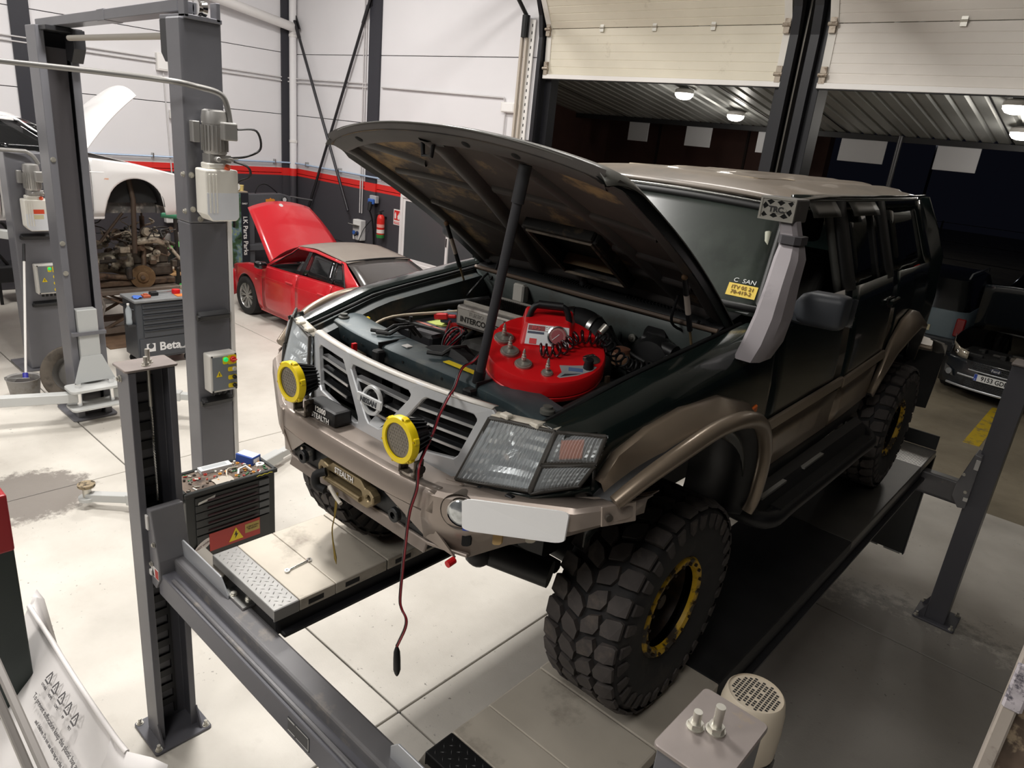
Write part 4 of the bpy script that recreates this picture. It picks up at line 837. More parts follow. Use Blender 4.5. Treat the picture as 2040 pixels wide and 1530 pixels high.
# ================================================================ WHEELS
TYRE = mat('tyre_rubber', '1b1a1b', .75, var=.2, vs=8, dirt=('3a342f', 6, .55, .8))
TREADM = mat('tread_rubber', '3d3836', .8, var=.25, vs=14, dirt=('5c534b', 9, .55, .75))
RIMM = mat('rusty_rim', '2a211b', .5, .4, var=.2, vs=15, dirt=('4d3620', 9, .5, .7))
BLY = mat('yellow_beadlock', 'c9a012', .5, var=.08, vs=20, dirt=('2e2418', 11, .46, .54, 4))
def wheel(y0, s, name='wheel'):
    cx = s * .785; R_ = .422
    W = B(); c = (cx, y0, .4355); ax = (s, 0, 0)
    prof = [(.2, .125), (.215, .135), (.26, .152), (.33, .158), (.385, .15), (.405, .138), (.412, .12), (.414, 0), (.412, -.12), (.405, -.138), (.385, -.15), (.33, -.158), (.26, -.152), (.215, -.135), (.2, -.125)]
    w_ = obj(name, W.lathe(prof, c, ax, 72, cap=False), TYRE, car, smooth=50)
    def tp(th, h, lat): return (cx + s * lat, y0 + sin(th) * h, .4355 + cos(th) * h)
    T = B(); N_ = 30
    def block(pts, h0=.410, h1=.4345):
        a = [tp(t, h0, l) for t, l in pts]; ct = sum(p[0] for p in pts) / len(pts); cl = sum(p[1] for p in pts) / len(pts)
        b = [tp(ct + (t - ct) * .97, h1 - (.012 if abs(l) > .125 else 0), cl + (l - cl) * .96) for t, l in pts]; n = len(pts)
        T.add(a + b, [list(range(n, 2 * n))] + [(i, (i + 1) % n, n + (i + 1) % n, n + i) for i in range(n)])
    d = 2 * pi / N_
    for k in range(N_):
        t = k * d
        block([(t - d * .03, .008), (t + d * .42, .001), (t + d * .76, .024), (t + d * .95, .062), (t + d * .5, .074), (t + d * .15, .06)])
        block([(t + d * .47, -.008), (t + d * .92, -.001), (t + d * 1.26, -.024), (t + d * 1.45, -.062), (t + d * 1.0, -.074), (t + d * .65, -.06)][::-1])
        o = .35 if k % 2 else .28
        block([(t + d * (o - .06), .082), (t + d * (o + .3), .076), (t + d * (o + .66), .09), (t + d * (o + .78), .138), (t + d * (o + .72), .150), (t + d * (o + .04), .150), (t + d * (o - .02), .12)])
        block([(t + d * (.74), -.082), (t + d * 1.1, -.076), (t + d * 1.46, -.09), (t + d * 1.58, -.138), (t + d * 1.52, -.150), (t + d * .84, -.150), (t + d * .78, -.12)][::-1])
        for q, sg in ((o + .4, 1), (1.2, -1)):     # side biters
            pts = [(t + d * (q - .26), .39), (t + d * (q + .26), .39), (t + d * (q + .22), .345), (t + d * (q - .05), .332), (t + d * (q - .22), .345)]
            a = [tp(tt, hh, sg * (.150 if hh > .36 else .155)) for tt, hh in pts]; b = [tp(tt, hh, sg * (.158 if hh > .36 else .163)) for tt, hh in pts]
            T.add(a + b, [list(range(5, 10))] + [(i, (i + 1) % 5, 5 + (i + 1) % 5, 5 + i) for i in range(5)])
    obj('tread_blocks', T, TREADM, w_, kind='stuff')
    rm = B().lathe([(.2, -.12), (.19, -.11), (.185, .0), (.178, .08), (.172, .05), (.16, -.03), (.10, -.045), (.06, -.04), (.001, -.04)], c, ax, 40)
    obj('rim', rm, RIMM, w_, smooth=40)
    obj('beadlock_ring', B().lathe([(.167, .118), (.172, .135), (.197, .14), (.207, .128), (.2, .11)], c, ax, 48, cap=False), BLY, w_, smooth=40)
    bl = B()
    for k in range(20):
        a = 2 * pi * k / 20; p = Vector((cx + s * .137, y0 + .184 * sin(a), .432 + .184 * cos(a))); bl.cyl(p, p + Vector((s * .009, 0, 0)), .0065, n=6)
    obj('ring_bolts', bl, mat('rusty_bolt', '2a1d12', .6, .5), w_, kind='stuff')
    hb = B().cyl((cx - s * .05, y0, .432), (cx + s * .06, y0, .432), .055, .05, 18).cyl((cx + s * .06, y0, .432), (cx + s * .085, y0, .432), .04, .03, 14)
    for k in range(6):
        a = 2 * pi * k / 6; p = Vector((cx - s * .04, y0 + .085 * sin(a), .432 + .085 * cos(a))); hb.cyl(p, p + Vector((s * .025, 0, 0)), .012, n=6)
    obj('hub', hb, RIMM, w_, smooth=30); return w_
for y0 in (0, 2.97):
    for s in (-1, 1): wheel(y0, s)
# ================================================================ FRONT END OF THE OFF-ROAD CAR
# ---- raised bonnet
ha = radians(30.8); HD = Vector((0, -cos(ha), sin(ha))); HN = Vector((0, sin(ha), cos(ha))); H0 = Vector((0, .535, 1.44 + H))
def hood_pt(u, v, off=0.):
    L_ = 1.12 + .135 * (1 - abs(u) ** 2.2); hw = lerp(.70, .715, v) - .035 * max(0, v - .88) / .12 * abs(u) ** 6
    n = .024 * (1 - u * u) + .03 * sin(pi * v) - .02 * v * v - (.04 * ((v - .9) / .1) ** 2 if v > .9 else 0) - .028 * max(0, abs(u) - .93) / .07
    return H0 + Vector((u * hw, 0, 0)) + HD * (v * L_) + HN * (n + off)
us = [-1, -.975, -.94] + fr(-.88, .88, 18) + [.94, .975, 1]; vs_ = fr(0, .88, 12) + [.91, .94, .97, 1]
rows = [[hood_pt(u, v) for u in us] for v in vs_]
hood = obj('bonnet', MB().grid(rows), mat('dusty_bonnet_paint', '565550', .45, .1, coat=.2, var=.1, vs=3, dirt=('2a2c2a', 2, .5, .8)), car, smooth=40, solid=.004, off=1)
obj('bonnet_edge', MB().grid([[hood_pt(u, v, -.002) for u in (sg, sg * .985)] + [hood_pt(sg * .985, v, -.04 * min(1, (1.02 - v) / .15)), hood_pt(sg * .93, v, -.045 * min(1, (1.05 - v) / .15))] for sg in (1,) for v in vs_]), mat('bonnet_edge_black', '1a1d1c', .35, .1, var=.1), hood, smooth=40)
obj('bonnet_edge', MB().grid([[hood_pt(u, v, -.002) for u in (sg, sg * .985)] + [hood_pt(sg * .985, v, -.04 * min(1, (1.02 - v) / .15)), hood_pt(sg * .93, v, -.045 * min(1, (1.05 - v) / .15))] for sg in (-1,) for v in vs_]), mat('bonnet_edge_black', '1a1d1c', .35, .1, var=.1), hood, smooth=40)
# inner skin with a real hole for the air duct
hu0, hu1, hv0, hv1 = -.10, .40, .13, .43
inner = []
ou = [(u, .985) for u in fr(-.95, .95, 24)] + [(.95, v) for v in fr(.95, .02, 14)] + [(u, .015) for u in fr(.93, -.93, 20)] + [(-.95, v) for v in fr(.03, .95, 14)]
def skin(u, v): return hood_pt(u, v, -.03)
rows = []
uu = sorted(set(fr(-.95, .95, 20) + [hu0, hu1])); vv = sorted(set(fr(.015, .985, 16) + [hv0, hv1]))
sk = MB()
for i in range(len(vv) - 1):
    for j in range(len(uu) - 1):
        cu_, cv_ = (uu[j] + uu[j + 1]) / 2, (vv[i] + vv[i + 1]) / 2
        if hu0 < cu_ < hu1 and hv0 < cv_ < hv1: continue
        sk.poly([skin(uu[j], vv[i]), skin(uu[j + 1], vv[i]), skin(uu[j + 1], vv[i + 1]), skin(uu[j], vv[i + 1])])
obj('insulation_pad', sk, UND, hood, smooth=40)
def rib(pts, w_, h_, name='stiffening_rib', m=UNDR):
    """channel-shaped rib along (u,v) points on the underside"""
    R = []; P = [hood_pt(u, v, -.03) for u, v in pts]
    for i, p in enumerate(P):
        d = (P[min(i + 1, len(P) - 1)] - P[max(i - 1, 0)]).normalized(); sd = d.cross(HN).normalized(); 
        R.append([p + sd * a - HN * b for a, b in ((-w_, -.002), (-w_ * .75, h_ * .7), (-w_ * .4, h_), (w_ * .4, h_), (w_ * .75, h_ * .7), (w_, -.002))])
    return obj(name, MB().rings(R, close=False, cap0=False, cap1=False), m, hood, smooth=60)
rib([(u, .955) for u in fr(-.93, .93, 16)], .055, .022, 'front_frame'); rib([(u, .035) for u in fr(-.9, .9, 14)], .04, .022, 'rear_frame')
rib([(-.92, v) for v in fr(.03, .95, 12)], .035, .024, 'side_frame'); rib([(.92, v) for v in fr(.03, .95, 12)], .045, .024, 'side_frame')
rib([(lerp(-.06, -.42, t) , lerp(.95, .05, t)) for t in fr(0, 1, 10)], .042, .032); rib([(lerp(.30, .72, t), lerp(.95, .05, t)) for t in fr(0, 1, 10)], .028, .022)
rib([(lerp(-.8, -.25, t), lerp(.72, .60, t)) for t in fr(0, 1, 6)], .02, .014); rib([(lerp(-.1, .85, t), lerp(.62, .55, t)) for t in fr(0, 1, 8)], .022, .016)
rib([(lerp(.45, .9, t), .36) for t in fr(0, 1, 5)], .02, .015); rib([(lerp(.45, .85, t), .22) for t in fr(0, 1, 5)], .02, .015); rib([(lerp(-.85, -.4, t), lerp(.5, .3, t)) for t in fr(0, 1, 5)], .022, .014); rib([(lerp(-.75, -.45, t), lerp(.9, .75, t)) for t in fr(0, 1, 5)], .03, .012)
# duct frame round the hole
dl = [(hu0, hv0), (hu1, hv0), (hu1, hv1), (hu0, hv1)]
fr_ = MB()
for i in range(4):
    a, b2 = dl[i], dl[(i + 1) % 4]; fr_.obox(hood_pt(*a, -.045), hood_pt(*b2, -.045), .03, .05, up=HN)
obj('air_duct_frame', fr_, mat('duct_rubber', '22211f', .6, dirt=('6b5b48', 9, .58, .75)), hood, bev=.006)
obj('duct_lip', MB().tube([hood_pt(lerp(hu0, hu1, a), lerp(hv0, hv1, b2), -.072) for a, b2 in ((.04, .04), (.96, .04), (.96, .96), (.04, .96), (.04, .04))], .007, 6), mat('duct_edge', '8d8070', .6, dirt=('2c2620', 9, .5, .7)), hood, smooth=60)
obj('duct_roof', MB().poly([hood_pt(hu0, hv0, .004), hood_pt(hu1, hv0, .004), hood_pt(hu1, hv1, .004), hood_pt(hu0, hv1, .004)]), BLK, hood)
obj('duct_baffle', MB().obox(hood_pt(hu0 + .03, hv0 + .05, -.03), hood_pt(hu1 - .03, hv0 + .05, -.03), .05, .006, up=HD), mat('duct_tan', '8a7355', .8), hood); obj('duct_baffle', MB().obox(hood_pt(hu0 + .03, hv1 - .03, -.03), hood_pt(hu1 - .03, hv1 - .03, -.03), .04, .006, up=HD), mat('duct_tan', '8a7355', .8), hood)
# latch striker, holes, hinges
obj('latch_striker', MB().tube([hood_pt(-.12, .93, -.05), hood_pt(-.11, .91, -.1), hood_pt(-.05, .91, -.1), hood_pt(-.04, .93, -.05)], .008, 8), BLK, hood, smooth=60)
obj('latch_plate', MB().obox(hood_pt(-.16, .935, -.053), hood_pt(.02, .935, -.053), .05, .006, up=HN), BLK, hood)
for u in (-.62, .22, .5): obj('frame_hole', MB().lathe([(.016, 0), (.001, .002)], hood_pt(u, .955, -.0535), tuple(-HN), 14), mat('hole_black', '050505', .9), hood)
for s in (-1, 1):
    obj('bonnet_hinge', MB().tube(spline([hood_pt(s * .88, .06, -.05), hood_pt(s * .93, .0, -.05), (s * .66, .56, 1.40 + H), (s * .64, .50, 1.33 + H), (s * .63, .47, 1.26 + H)], 4), .017, 8), SEAL, hood, smooth=60)
    p = hood_pt(s * .9, .36, -.06); q = Vector((s * .64, .345, 1.28 + H)); d = q - p
    gs = obj('gas_strut', MB().cyl(p, p + d * .62, .0105, n=10), BLK, hood, smooth=60)
    obj('strut_rod', MB().cyl(p + d * .6, q, .0052, n=8), mat('worn_rod', 'a08a6a', .4, .6), gs, smooth=60); obj('strut_ball', MB().sphere(q, .012, 5).sphere(p, .013, 5), mat('rusty_ball', '7c6148', .6, .4), gs, smooth=60); obj('strut_label', MB().cyl(p + d * .2, p + d * .42, .0109, n=10), mat('strut_label_pale', 'b3a79c', .6), gs, smooth=60)
obj('washer_hose', MB().tube(spline([hood_pt(.74, .16, -.05), hood_pt(.72, .1, -.14), hood_pt(.78, .02, -.12), (.6, .42, 1.42 + H)], 5), .006, 6), BLK, hood, smooth=60)
obj('washer_hose', MB().tube(spline([hood_pt(-.72, .1, -.04), hood_pt(-.8, .04, -.14), (-.58, .42, 1.38 + H), (-.6, .30, 1.27 + H)], 5), .006, 6), BLK, hood, smooth=60)
# prop (separate loose rod)
pr_ = thing('prop_rod', 'dark foam-covered rod propping up the bonnet', 'rod', (.253, -.464, 1.225 + H))
p, q = Vector((.253, -.470, 1.222 + H)), hood_pt(.47, .89, -.056); d = q - p
obj('shaft', MB().cyl(p, q, .0165, n=14), mat('rod_foam', '2f2f33', .55), pr_, smooth=60); obj('top_sleeve', MB().cyl(p + d * .84, q, .021, n=14), mat('rod_sleeve', '29292c', .6), pr_, smooth=60); obj('foot_cap', MB().cyl(p, p + d * .06, .021, n=14), BLK, pr_, smooth=60)
# ---- radiator support
RS = [(-.665, -.47, 1.242), (-.60, -.47, 1.237), (-.45, -.485, 1.227), (-.2, -.495, 1.222), (.2, -.50, 1.222), (.45, -.52, 1.222), (.58, -.56, 1.224), (.675, -.595, 1.228)]
R = []
for x, y, z in spline(RS, 3): R.append([(x, y, z - .062), (x, y + .004, z - .006), (x, y + .014, z), (x, y + .075, z + .006), (x, y + .09, z + .012), (x, y + .135, z + .012), (x, y + .14, z - .05)])
rs = obj('radiator_support', B().rings(R, close=False, cap0=False, cap1=False), SUVP, car, smooth=30, solid=.003)
for x in (-.26, .28): obj('support_seam', B().box(x - .003, x + .003, -.505, -.37, 1.16, 1.2375), SEAL, rs)
for x in (-.5, -.38, -.12, .1, .36, .5): obj('support_hole', B().cyl((x, -.499 - .02 * (x > .4), 1.195), (x, -.497, 1.195), .006, n=8), mat('hole_black', '050505', .9), rs)
for x in (-.61, .6): obj('rubber_stop', B().lathe([(.024, 0), (.024, .012), (.016, .016), (.016, .024)], (x, -.42 - .09 * (x > 0), 1.236), n=16), mat('stop_grey', '54544f', .6), rs, smooth=40)
obj('label_yellow', B().box(.04, .2, -.44, -.41, 1.232, 1.2345), mat('label_yellow', 'd9c21a', .5), rs)
obj('paper_chip', B().box(-.2, -.165, -.44, -.41, 1.230, 1.2335), WHT, rs)
obj('front_crossmember', B().box(-.62, .62, -.60, -.55, .80, 1.0), BAYM, car, bev=.01)
obj('condenser', B().box(-.42, .42, -.44, -.42, .85, 1.15), mat('condenser_dark', '1d1d1d', .5, .4), car)
cf = B()
for k in range(24): cf.box(-.42, .42, -.4425, -.44, .86 + k * .012, .864 + k * .012)
obj('condenser_fins', cf, mat('condenser_fin', '3a3a3a', .4, .6), [c for c in car.children if c.name.startswith('condenser')][0], kind='stuff')
obj('radiator_tank', B().box(-.40, .40, -.335, -.275, 1.12, 1.19), mat('radiator_alu', '8c8782', .45, .4, var=.1, dirt=('5b4d40', 7, .55, .8)), car, bev=.008, seg=2)
obj('radiator_core', B().box(-.40, .40, -.33, -.28, .82, 1.12), mat('radiator_core', '2a2928', .6, .3), car)
obj('cooling_hose', B().tube(spline([(-.22, -.29, 1.16), (-.2, -.25, 1.17), (-.1, -.27, 1.13), (.05, -.2, 1.08)], 4), .026, 10), RUB, car, smooth=60)
for x in (-.31, -.345, .0): obj('radiator_bracket', B().tube([(x - .05, -.44, 1.245), (x, -.41, 1.246), (x + .01, -.37, 1.268), (x + .02, -.31, 1.268), (x + .03, -.27, 1.22)], .008, 6), SEAL, car, smooth=40)
# latch brackets in front of the support
for x, m in ((-.24, SEAL), (.265, SEAL)): obj('latch_bracket', B().box(x - .02, x + .02, -.54, -.50, 1.11, 1.215).box(x - .03, x + .03, -.60, -.53, 1.11, 1.135), m, car, bev=.006)
obj('bonnet_latch', B().box(.26, .33, -.555, -.515, 1.125, 1.195).cyl((.295, -.556, 1.17), (.295, -.568, 1.17), .012, n=8), mat('latch_steel', '3a3d3d', .4, .4), car, bev=.005)
for hx, hz, hr in ((-.08, 1.14, .032), (.03, 1.145, .036)): obj('horn', B().cyl((hx, -.60, hz), (hx, -.53, hz), hr, n=16), BLK, car, smooth=40)
obj('front_wiring', B().tube(spline([(-.5, -.54, 1.16), (-.3, -.58, 1.13), (-.1, -.56, 1.17), (.1, -.59, 1.13), (.35, -.58, 1.13), (.5, -.59, 1.15)], 4), .012, 6), BLK, car, smooth=60)
obj('red_connector', B().box(-.375, -.362, -.55, -.53, 1.15, 1.21), RED, car)
# ---- grille frame with three openings
SILV = mat('grille_silver', 'd4d6d9', .34, .35, var=.04, vs=10)
GRY = lambda x, z: -.715 + .10 * (z - 1.1) + .25 * x * x
gm = lambda x, z: (x, GRY(x, z), z + H)
lo_ = [(-.43, 1.195), (-.225, 1.207), (-.212, 1.06), (-.22, 1.045), (-.36, 1.04), (-.40, 1.085)]
ro_ = [(.43, 1.208), (.44, 1.19), (.385, 1.045), (.37, 1.03), (.09, 1.0), (.06, 1.01), (.07, 1.03), (.215, 1.19), (.235, 1.205)]
lo2 = [(-x, z) for x, z in ro_]; lo2 = lo2[::-1]
ce_ = [(-.165, 1.208), (.150, 1.208), (.165, 1.195), (.16, 1.18), (.045, 1.04), (.03, 1.03), (-.025, 1.03), (-.045, 1.045), (-.17, 1.19)]
ro_ = [(.235, 1.206), (.425, 1.206), (.44, 1.19), (.39, 1.055), (.375, 1.04), (.11, 1.005), (.09, 1.012), (.095, 1.03), (.22, 1.195)]
lo2 = [(-x, z) for x, z in ro_][::-1]
out_ = [(-.485, 1.24), (-.2, 1.246), (.2, 1.246), (.485, 1.24), (.50, 1.225), (.43, .975), (.41, .965), (.1, .955), (-.1, .955), (-.41, .965), (-.43, .975), (-.50, 1.225)]
gf = holed('grille_frame', out_, [lo2, ce_, ro_], gm, SILV, car, th=.022, bev=.004)
obj('grille_top_flange', B().grid([[(x, GRY(x, 1.24) + .0, 1.24) for x in fr(-.485, .485, 12)], [(x, GRY(x, 1.24) + .012, 1.246) for x in fr(-.485, .485, 12)], [(x, GRY(x, 1.24) + .03, 1.244) for x in fr(-.485, .485, 12)]]), mat('grille_top_cream', 'd9d4cc', .4), gf, smooth=40, solid=.003)
obj('centre_recess', B().grid([[(x, GRY(x, 1.05) + .002, 1.03 + (0 if abs(x) < .03 else .0)) for x in (-.03, .03)], [(x, GRY(x, 1.05) + .045, 1.055) for x in (-.035, .035)]]), SILV, gf)
for k, z in enumerate((1.065, 1.11, 1.155)):
    for (a, b2) in ((-.44, -.20), (-.165 + .07 * (2 - k) * .6, .165 - .07 * (2 - k) * .6), (.10 + .04 * k, .44)):
        if k == 2 or True: obj('grille_slat', B().obox((a, GRY(a, z) + .035, z), (b2, GRY(b2, z) + .035, z), .03, .009), mat('slat_dark', '232426', .4), gf); 
        obj('slat_edge', B().obox((a, GRY(a, z) + .017, z + .001), (b2, GRY(b2, z) + .017, z + .001), .004, .009), mat('slat_silver', 'c3c4c5', .3, .6), gf)
obj('grille_backing', B().box(-.44, .44, -.60, -.595, .97, 1.2), mat('hole_black', '050505', .9), gf)
# emblem: ring with a bar and lettering
em = obj('emblem_ring', B().at(Matrix.Translation((.0, -.728, 1.128 + H)) @ Matrix.Rotation(radians(-6), 4, 'X')).lathe([(.040, 0), (.043, -.008), (.052, -.008), (.055, 0), (.052, .006), (.043, .006), (.040, 0)], (0, 0, 0), (0, 1, 0), 28, cap=False), mat('emblem_silver', 'd3d5d6', .3, .3), gf, smooth=50)
obj('emblem_bar', B().at(Matrix.Translation((.0, -.735, 1.128 + H)) @ Matrix.Rotation(radians(-6), 4, 'X')).prism([(a, 0, b2) for a, b2 in rrect(-.068, .068, -.017, .017, .006)], (0, -.01, 0)), mat('emblem_silver', 'd3d5d6', .3, .3), gf, bev=.003)
text('NISSAN', .027, (0, -.7465, 1.1265 + H), (1, 0, 0), (0, .1, 1), mat('emblem_ink', '3b3e42', .4), gf, bold=.0006)
obj('emblem_mount', B().cyl((0, -.72, 1.128), (0, -.66, 1.128), .03, n=14), BLK, gf)
# ---- headlamps and corner lamps
HLG = mat('headlamp_reflector', 'd4d9dc', .2, .9, var=.12, vs=30)
FLUTE = bpy.data.materials.new('fluted_lens'); FLUTE.use_nodes = True
_n = FLUTE.node_tree; _b = _n.nodes['Principled BSDF']; _b.inputs['Base Color'].default_value = lin('e6ebee'); _b.inputs['Roughness'].default_value = .08; _b.inputs['Alpha'].default_value = .36
AMB = mat('amber_reflector', 'd5703a', .35, .2); LRIM = mat('lamp_surround', '3d3a36', .5)
def lampquad(s, a, b2, c2, d2, name, backm, par, depth=.05, flutes=26, fl_m=FLUTE):
    """a..d corners (top inner, top outer, bottom outer, bottom inner); fluted lens over a reflector"""
    def pt(u, v, o=0.): 
        p = Vector(a).lerp(Vector(b2), u).lerp(Vector(d2).lerp(Vector(c2), u), v); bul = .018 * (1 - (2 * u - 1) ** 2) * (1 - (2 * v - 1) ** 4)
        return (s * p.x, p.y - bul - o, p.z)
    rows = [[pt(i / (flutes * 2), v, .0055 * (i % 2)) for i in range(flutes * 2 + 1)] for v in fr(0, 1, 6)]
    L_ = obj(name, B().grid(rows), fl_m, par)
    rows = [[(pt(u, v)[0], pt(u, v)[1] + .014 + depth * (1 - (2 * u - 1) ** 2) * (1 - (2 * v - 1) ** 2) + .0035 * ((i % 2) + (j % 2)), pt(u, v)[2]) for i, u in enumerate(fr(0, 1, flutes))] for j, v in enumerate(fr(0, 1, 12))]
    obj('reflector', B().grid(rows), backm, L_)
    bd = [pt(u, 0) for u in fr(0, 1, 6)] + [pt(1, v) for v in fr(0, 1, 4)] + [pt(u, 1) for u in fr(1, 0, 6)] + [pt(0, v) for v in fr(1, 0, 4)]
    obj('lamp_rim', B().tube(bd, .007, 6), LRIM, L_, smooth=60); return L_
for s in (-1, 1):
    h_ = lampquad(s, (.495, -.66, 1.218), (.705, -.60, 1.232), (.685, -.665, 1.048), (.425, -.715, .995), 'headlamp', HLG, car, .045, 30)
    obj('bulb_shield', B().cyl((s * .575, -.655, 1.115), (s * .575, -.62, 1.12), .012, n=12), CHR, h_, smooth=40)
    obj('lamp_frame', B().grid([[(s * x, y + .01, z) for x, y, z in ((.415, -.712, .98), (.685, -.665, 1.03), (.81, -.54, 1.07))], [(s * x, y + .02, z) for x, y, z in ((.41, -.705, .95), (.685, -.65, 1.0), (.81, -.53, 1.04))]]), GREEN, car, smooth=40, solid=.012)
    obj('lamp_top_cover', B().grid([[(s * x, y, z) for x, y, z in ((.49, -.65, 1.222), (.705, -.595, 1.236))], [(s * x, y + .03, z + .006) for x, y, z in ((.49, -.65, 1.222), (.705, -.595, 1.236))], [(s * x, y + .07, z - .03) for x, y, z in ((.49, -.65, 1.222), (.705, -.595, 1.236))]]), mat('lamp_cover_cream', 'c9c2b4', .5), h_, smooth=40, solid=.004)
    for x in (.54, .64): obj('clip', B().cbox((s * x, -.645 + (x - .5) * .25, 1.235), (.035, .03, .016)), mat('clip_cream', 'd8d2c4', .5), h_, bev=.004)
    for x in (.52, .63): obj('lamp_foot', B().cbox((s * x, -.70 + (x - .5) * .12, .985 + (x - .5) * .16), (.03, .02, .022)), BLK, h_, bev=.003)
    # corner lamp: upper indicator, lower clear lens
    c_ = lampquad(s, (.715, -.605, 1.235), (.828, -.515, 1.24), (.818, -.53, 1.155), (.705, -.64, 1.14), 'indicator', mat('lamp_clear_back', '9fa3a4', .3, .6, var=.1, vs=30), car, .02, 16)
    obj('amber_insert', B().grid([[(s * lerp(.735, .785, u), lerp(-.60, -.555, u) - .004, lerp(1.155, 1.165, u) + v * .062) for u in fr(0, 1, 4)] for v in (0, .5, 1)]), AMB, c_, smooth=60)
    lampquad(s, (.705, -.645, 1.132), (.818, -.535, 1.148), (.79, -.56, 1.075), (.69, -.665, 1.042), 'corner_lamp', mat('lamp_clear_back', '9fa3a4', .3, .6, var=.1, vs=30), car, .02, 16)
# ---- steel bumper
bu = obj('bumper_bar', B().prism([(-.46, -.705, .99), (.46, -.705, .99), (.46, -.80, .99), (.42, -.82, .99), (.235, -.842, .99), (-.235, -.842, .99), (-.42, -.82, .99), (-.46, -.80, .99)], (0, 0, -.006)), BUMP, car, bev=.003)
fx = lambda x: interp(abs(x), [(0, -.85), (.25, -.848), (.42, -.828), (.47, -.808), (.83, -.626), (.93, -.50), (.955, -.44)])
rows = []
for x in fr(-.44, .44, 12): rows.append([(x, fx(x) + .035, .993), (x, fx(x) + .008, .988), (x, fx(x), .975), (x, fx(x) - .004, .918), (x, fx(x) + .03, .912)])
obj('bumper_face', B().grid(rows), BUMP, car, smooth=35, solid=.005)
for s in (-1, 1):
    zt = lambda x: interp(x, [(.40, .985), (.47, .986), (.83, 1.03), (.955, 1.06)])
    zb = lambda x: interp(x, [(.40, .80), (.47, .775), (.535, .757), (.66, .845), (.83, .93), (.93, .985), (.955, 1.0)])
    zk = lambda x: interp(x, [(.40, .89), (.535, .90), (.83, .965), (.955, 1.02)])
    xs_ = [.40, .44, .47, .50, .535, .58, .62, .66, .72, .78, .81, .83, .87, .90, .93, .955]; rows = []
    for x in xs_:
        y = fx(x); tk = .06 * interp(x, [(.4, .5), (.535, 1), (.66, .7), (.83, .3), (.95, 0)])
        rows.append([(s * x, y + interp(x, [(.4, .06), (.57, .10), (.83, .10), (.95, .04)]), zt(x) + .004), (s * x, y + .012, zt(x) + .003), (s * x, y, zt(x) - .01), (s * x, y - .002, zk(x)), (s * lerp(x, x * .97, 1), y + tk * .9, zb(x))])
    wg = obj('bumper_wing', B().grid(rows), BUMP, car, smooth=25, solid=.006)
    # inner cheek of the winch opening
    obj('bumper_cheek', B().add([(s * .40, fx(.4) - .0, .91), (s * .235, -.846, .912), (s * .40, -.80, .80), (s * .50, -.765, .762)], [(0, 1, 2), (0, 2, 3)]), BUMP, wg, solid=.006)
    # fog lamp in its recess (the far one is hidden)
    if s < 0: fogs = False
    else: fogs = True
    fc = Vector((s * .52, -.785, .945))
    if fogs: obj('fog_recess', B().lathe([(.062, -.004), (.058, .0), (.052, .05), (.05, .06)], fc + Vector((0, 0, H - H)), (-s * .45, .9, 0), 28, cap=False), mat('recess_brown', '4a433c', .5), wg, smooth=40)
    if fogs: obj('fog_lamp', B().lathe([(.046, -.006), (.044, -.012), (.03, -.017), (.001, -.019)], fc + Vector((s * .006, .008, 0)), (-s * .45, .9, 0), 24), mat('fog_glass', 'c4c8ca', .12, .7, var=.3, vs=40), wg, smooth=60)
    if fogs: obj('fog_ring', B().lathe([(.043, -.012), (.047, -.014), (.05, -.004)], fc + Vector((s * .006, .008, 0)), (-s * .45, .9, 0), 24, cap=False), CHR, wg, smooth=60)
    for x, z, mm in ((.535, .842, 'hole_black'), (.625, .875, 'hole_tan'), (.72, .912, 'hole_pale')):
        hx = {'hole_black': '050505', 'hole_tan': 'b99a68', 'hole_pale': 'd8d0c0'}[mm]
        yy = fx(x) - .004 + .06 * interp(x, [(.4, .5), (.535, 1), (.66, .7), (.83, .3)]) * .9 * (zk(x) - z) / max(.01, zk(x) - zb(x))
        obj('bumper_slot', B().prism([(s * (x + a), yy - .003 + a * .5, z + c2 + a * .25) for a, c2 in rrect(-.013, .013, -.024, .024, .008, 3)], (0, .006, 0)), mat(mm, hx, .8), wg)
    obj('wing_end_plate', B().obox((s * .885, -.565, 1.015), (s * .945, -.47, 1.03), .006, .07), BUMP, wg, bev=.003); obj('end_bolt', B().cyl((s * .90, -.548, 1.015), (s * .908, -.552, 1.015), .012, n=14), mat('washer_dark', '5a544e', .5, .5), wg)
    # upper shelf between bumper and headlamp
    obj('bumper_shelf', B().grid([[(s * x, interp(x, [(.40, -.70), (.7, -.62), (.83, -.50), (.95, -.40)]), zt(x) + .004) for x in fr(.4, .95, 8)], [(s * x, fx(x) + .095, zt(x) + .004) for x in fr(.4, .95, 8)]]), BUMP, wg, solid=.004)
# number plate, blanked out white as in the photo
P = [Vector((.540, -.795, 1.005)), Vector((.832, -.648, 1.038)), Vector((.828, -.648, .930)), Vector((.552, -.795, .900))]
np_ = B(); r = rrect(0, 1, 0, 1, .14, 5); 
def plq(u, v): return P[3].lerp(P[2], u).lerp(P[0].lerp(P[1], u), v)
np_.prism([plq(u if .14 < u < .86 else u, v) for u, v in [(lerp(0, 1, a), b2) for a, b2 in [((x - .5) * 1. + .5, z) for x, z in rrect(0, 1, 0, 1, .12, 5)]]], (0, -.006, 0))
obj('number_plate', np_, mat('blank_white', 'ffffff', .5), car, label='blank white front number plate with rounded corners')
obj('plate_band', B().prism([plq(a, b2) + Vector((0, .004, 0)) for a, b2 in ((-.005, -.02), (.06, -.02), (.06, .3), (-.005, .3))], (0, -.006, 0)), mat('plate_blue', '2a49a8', .5), car)
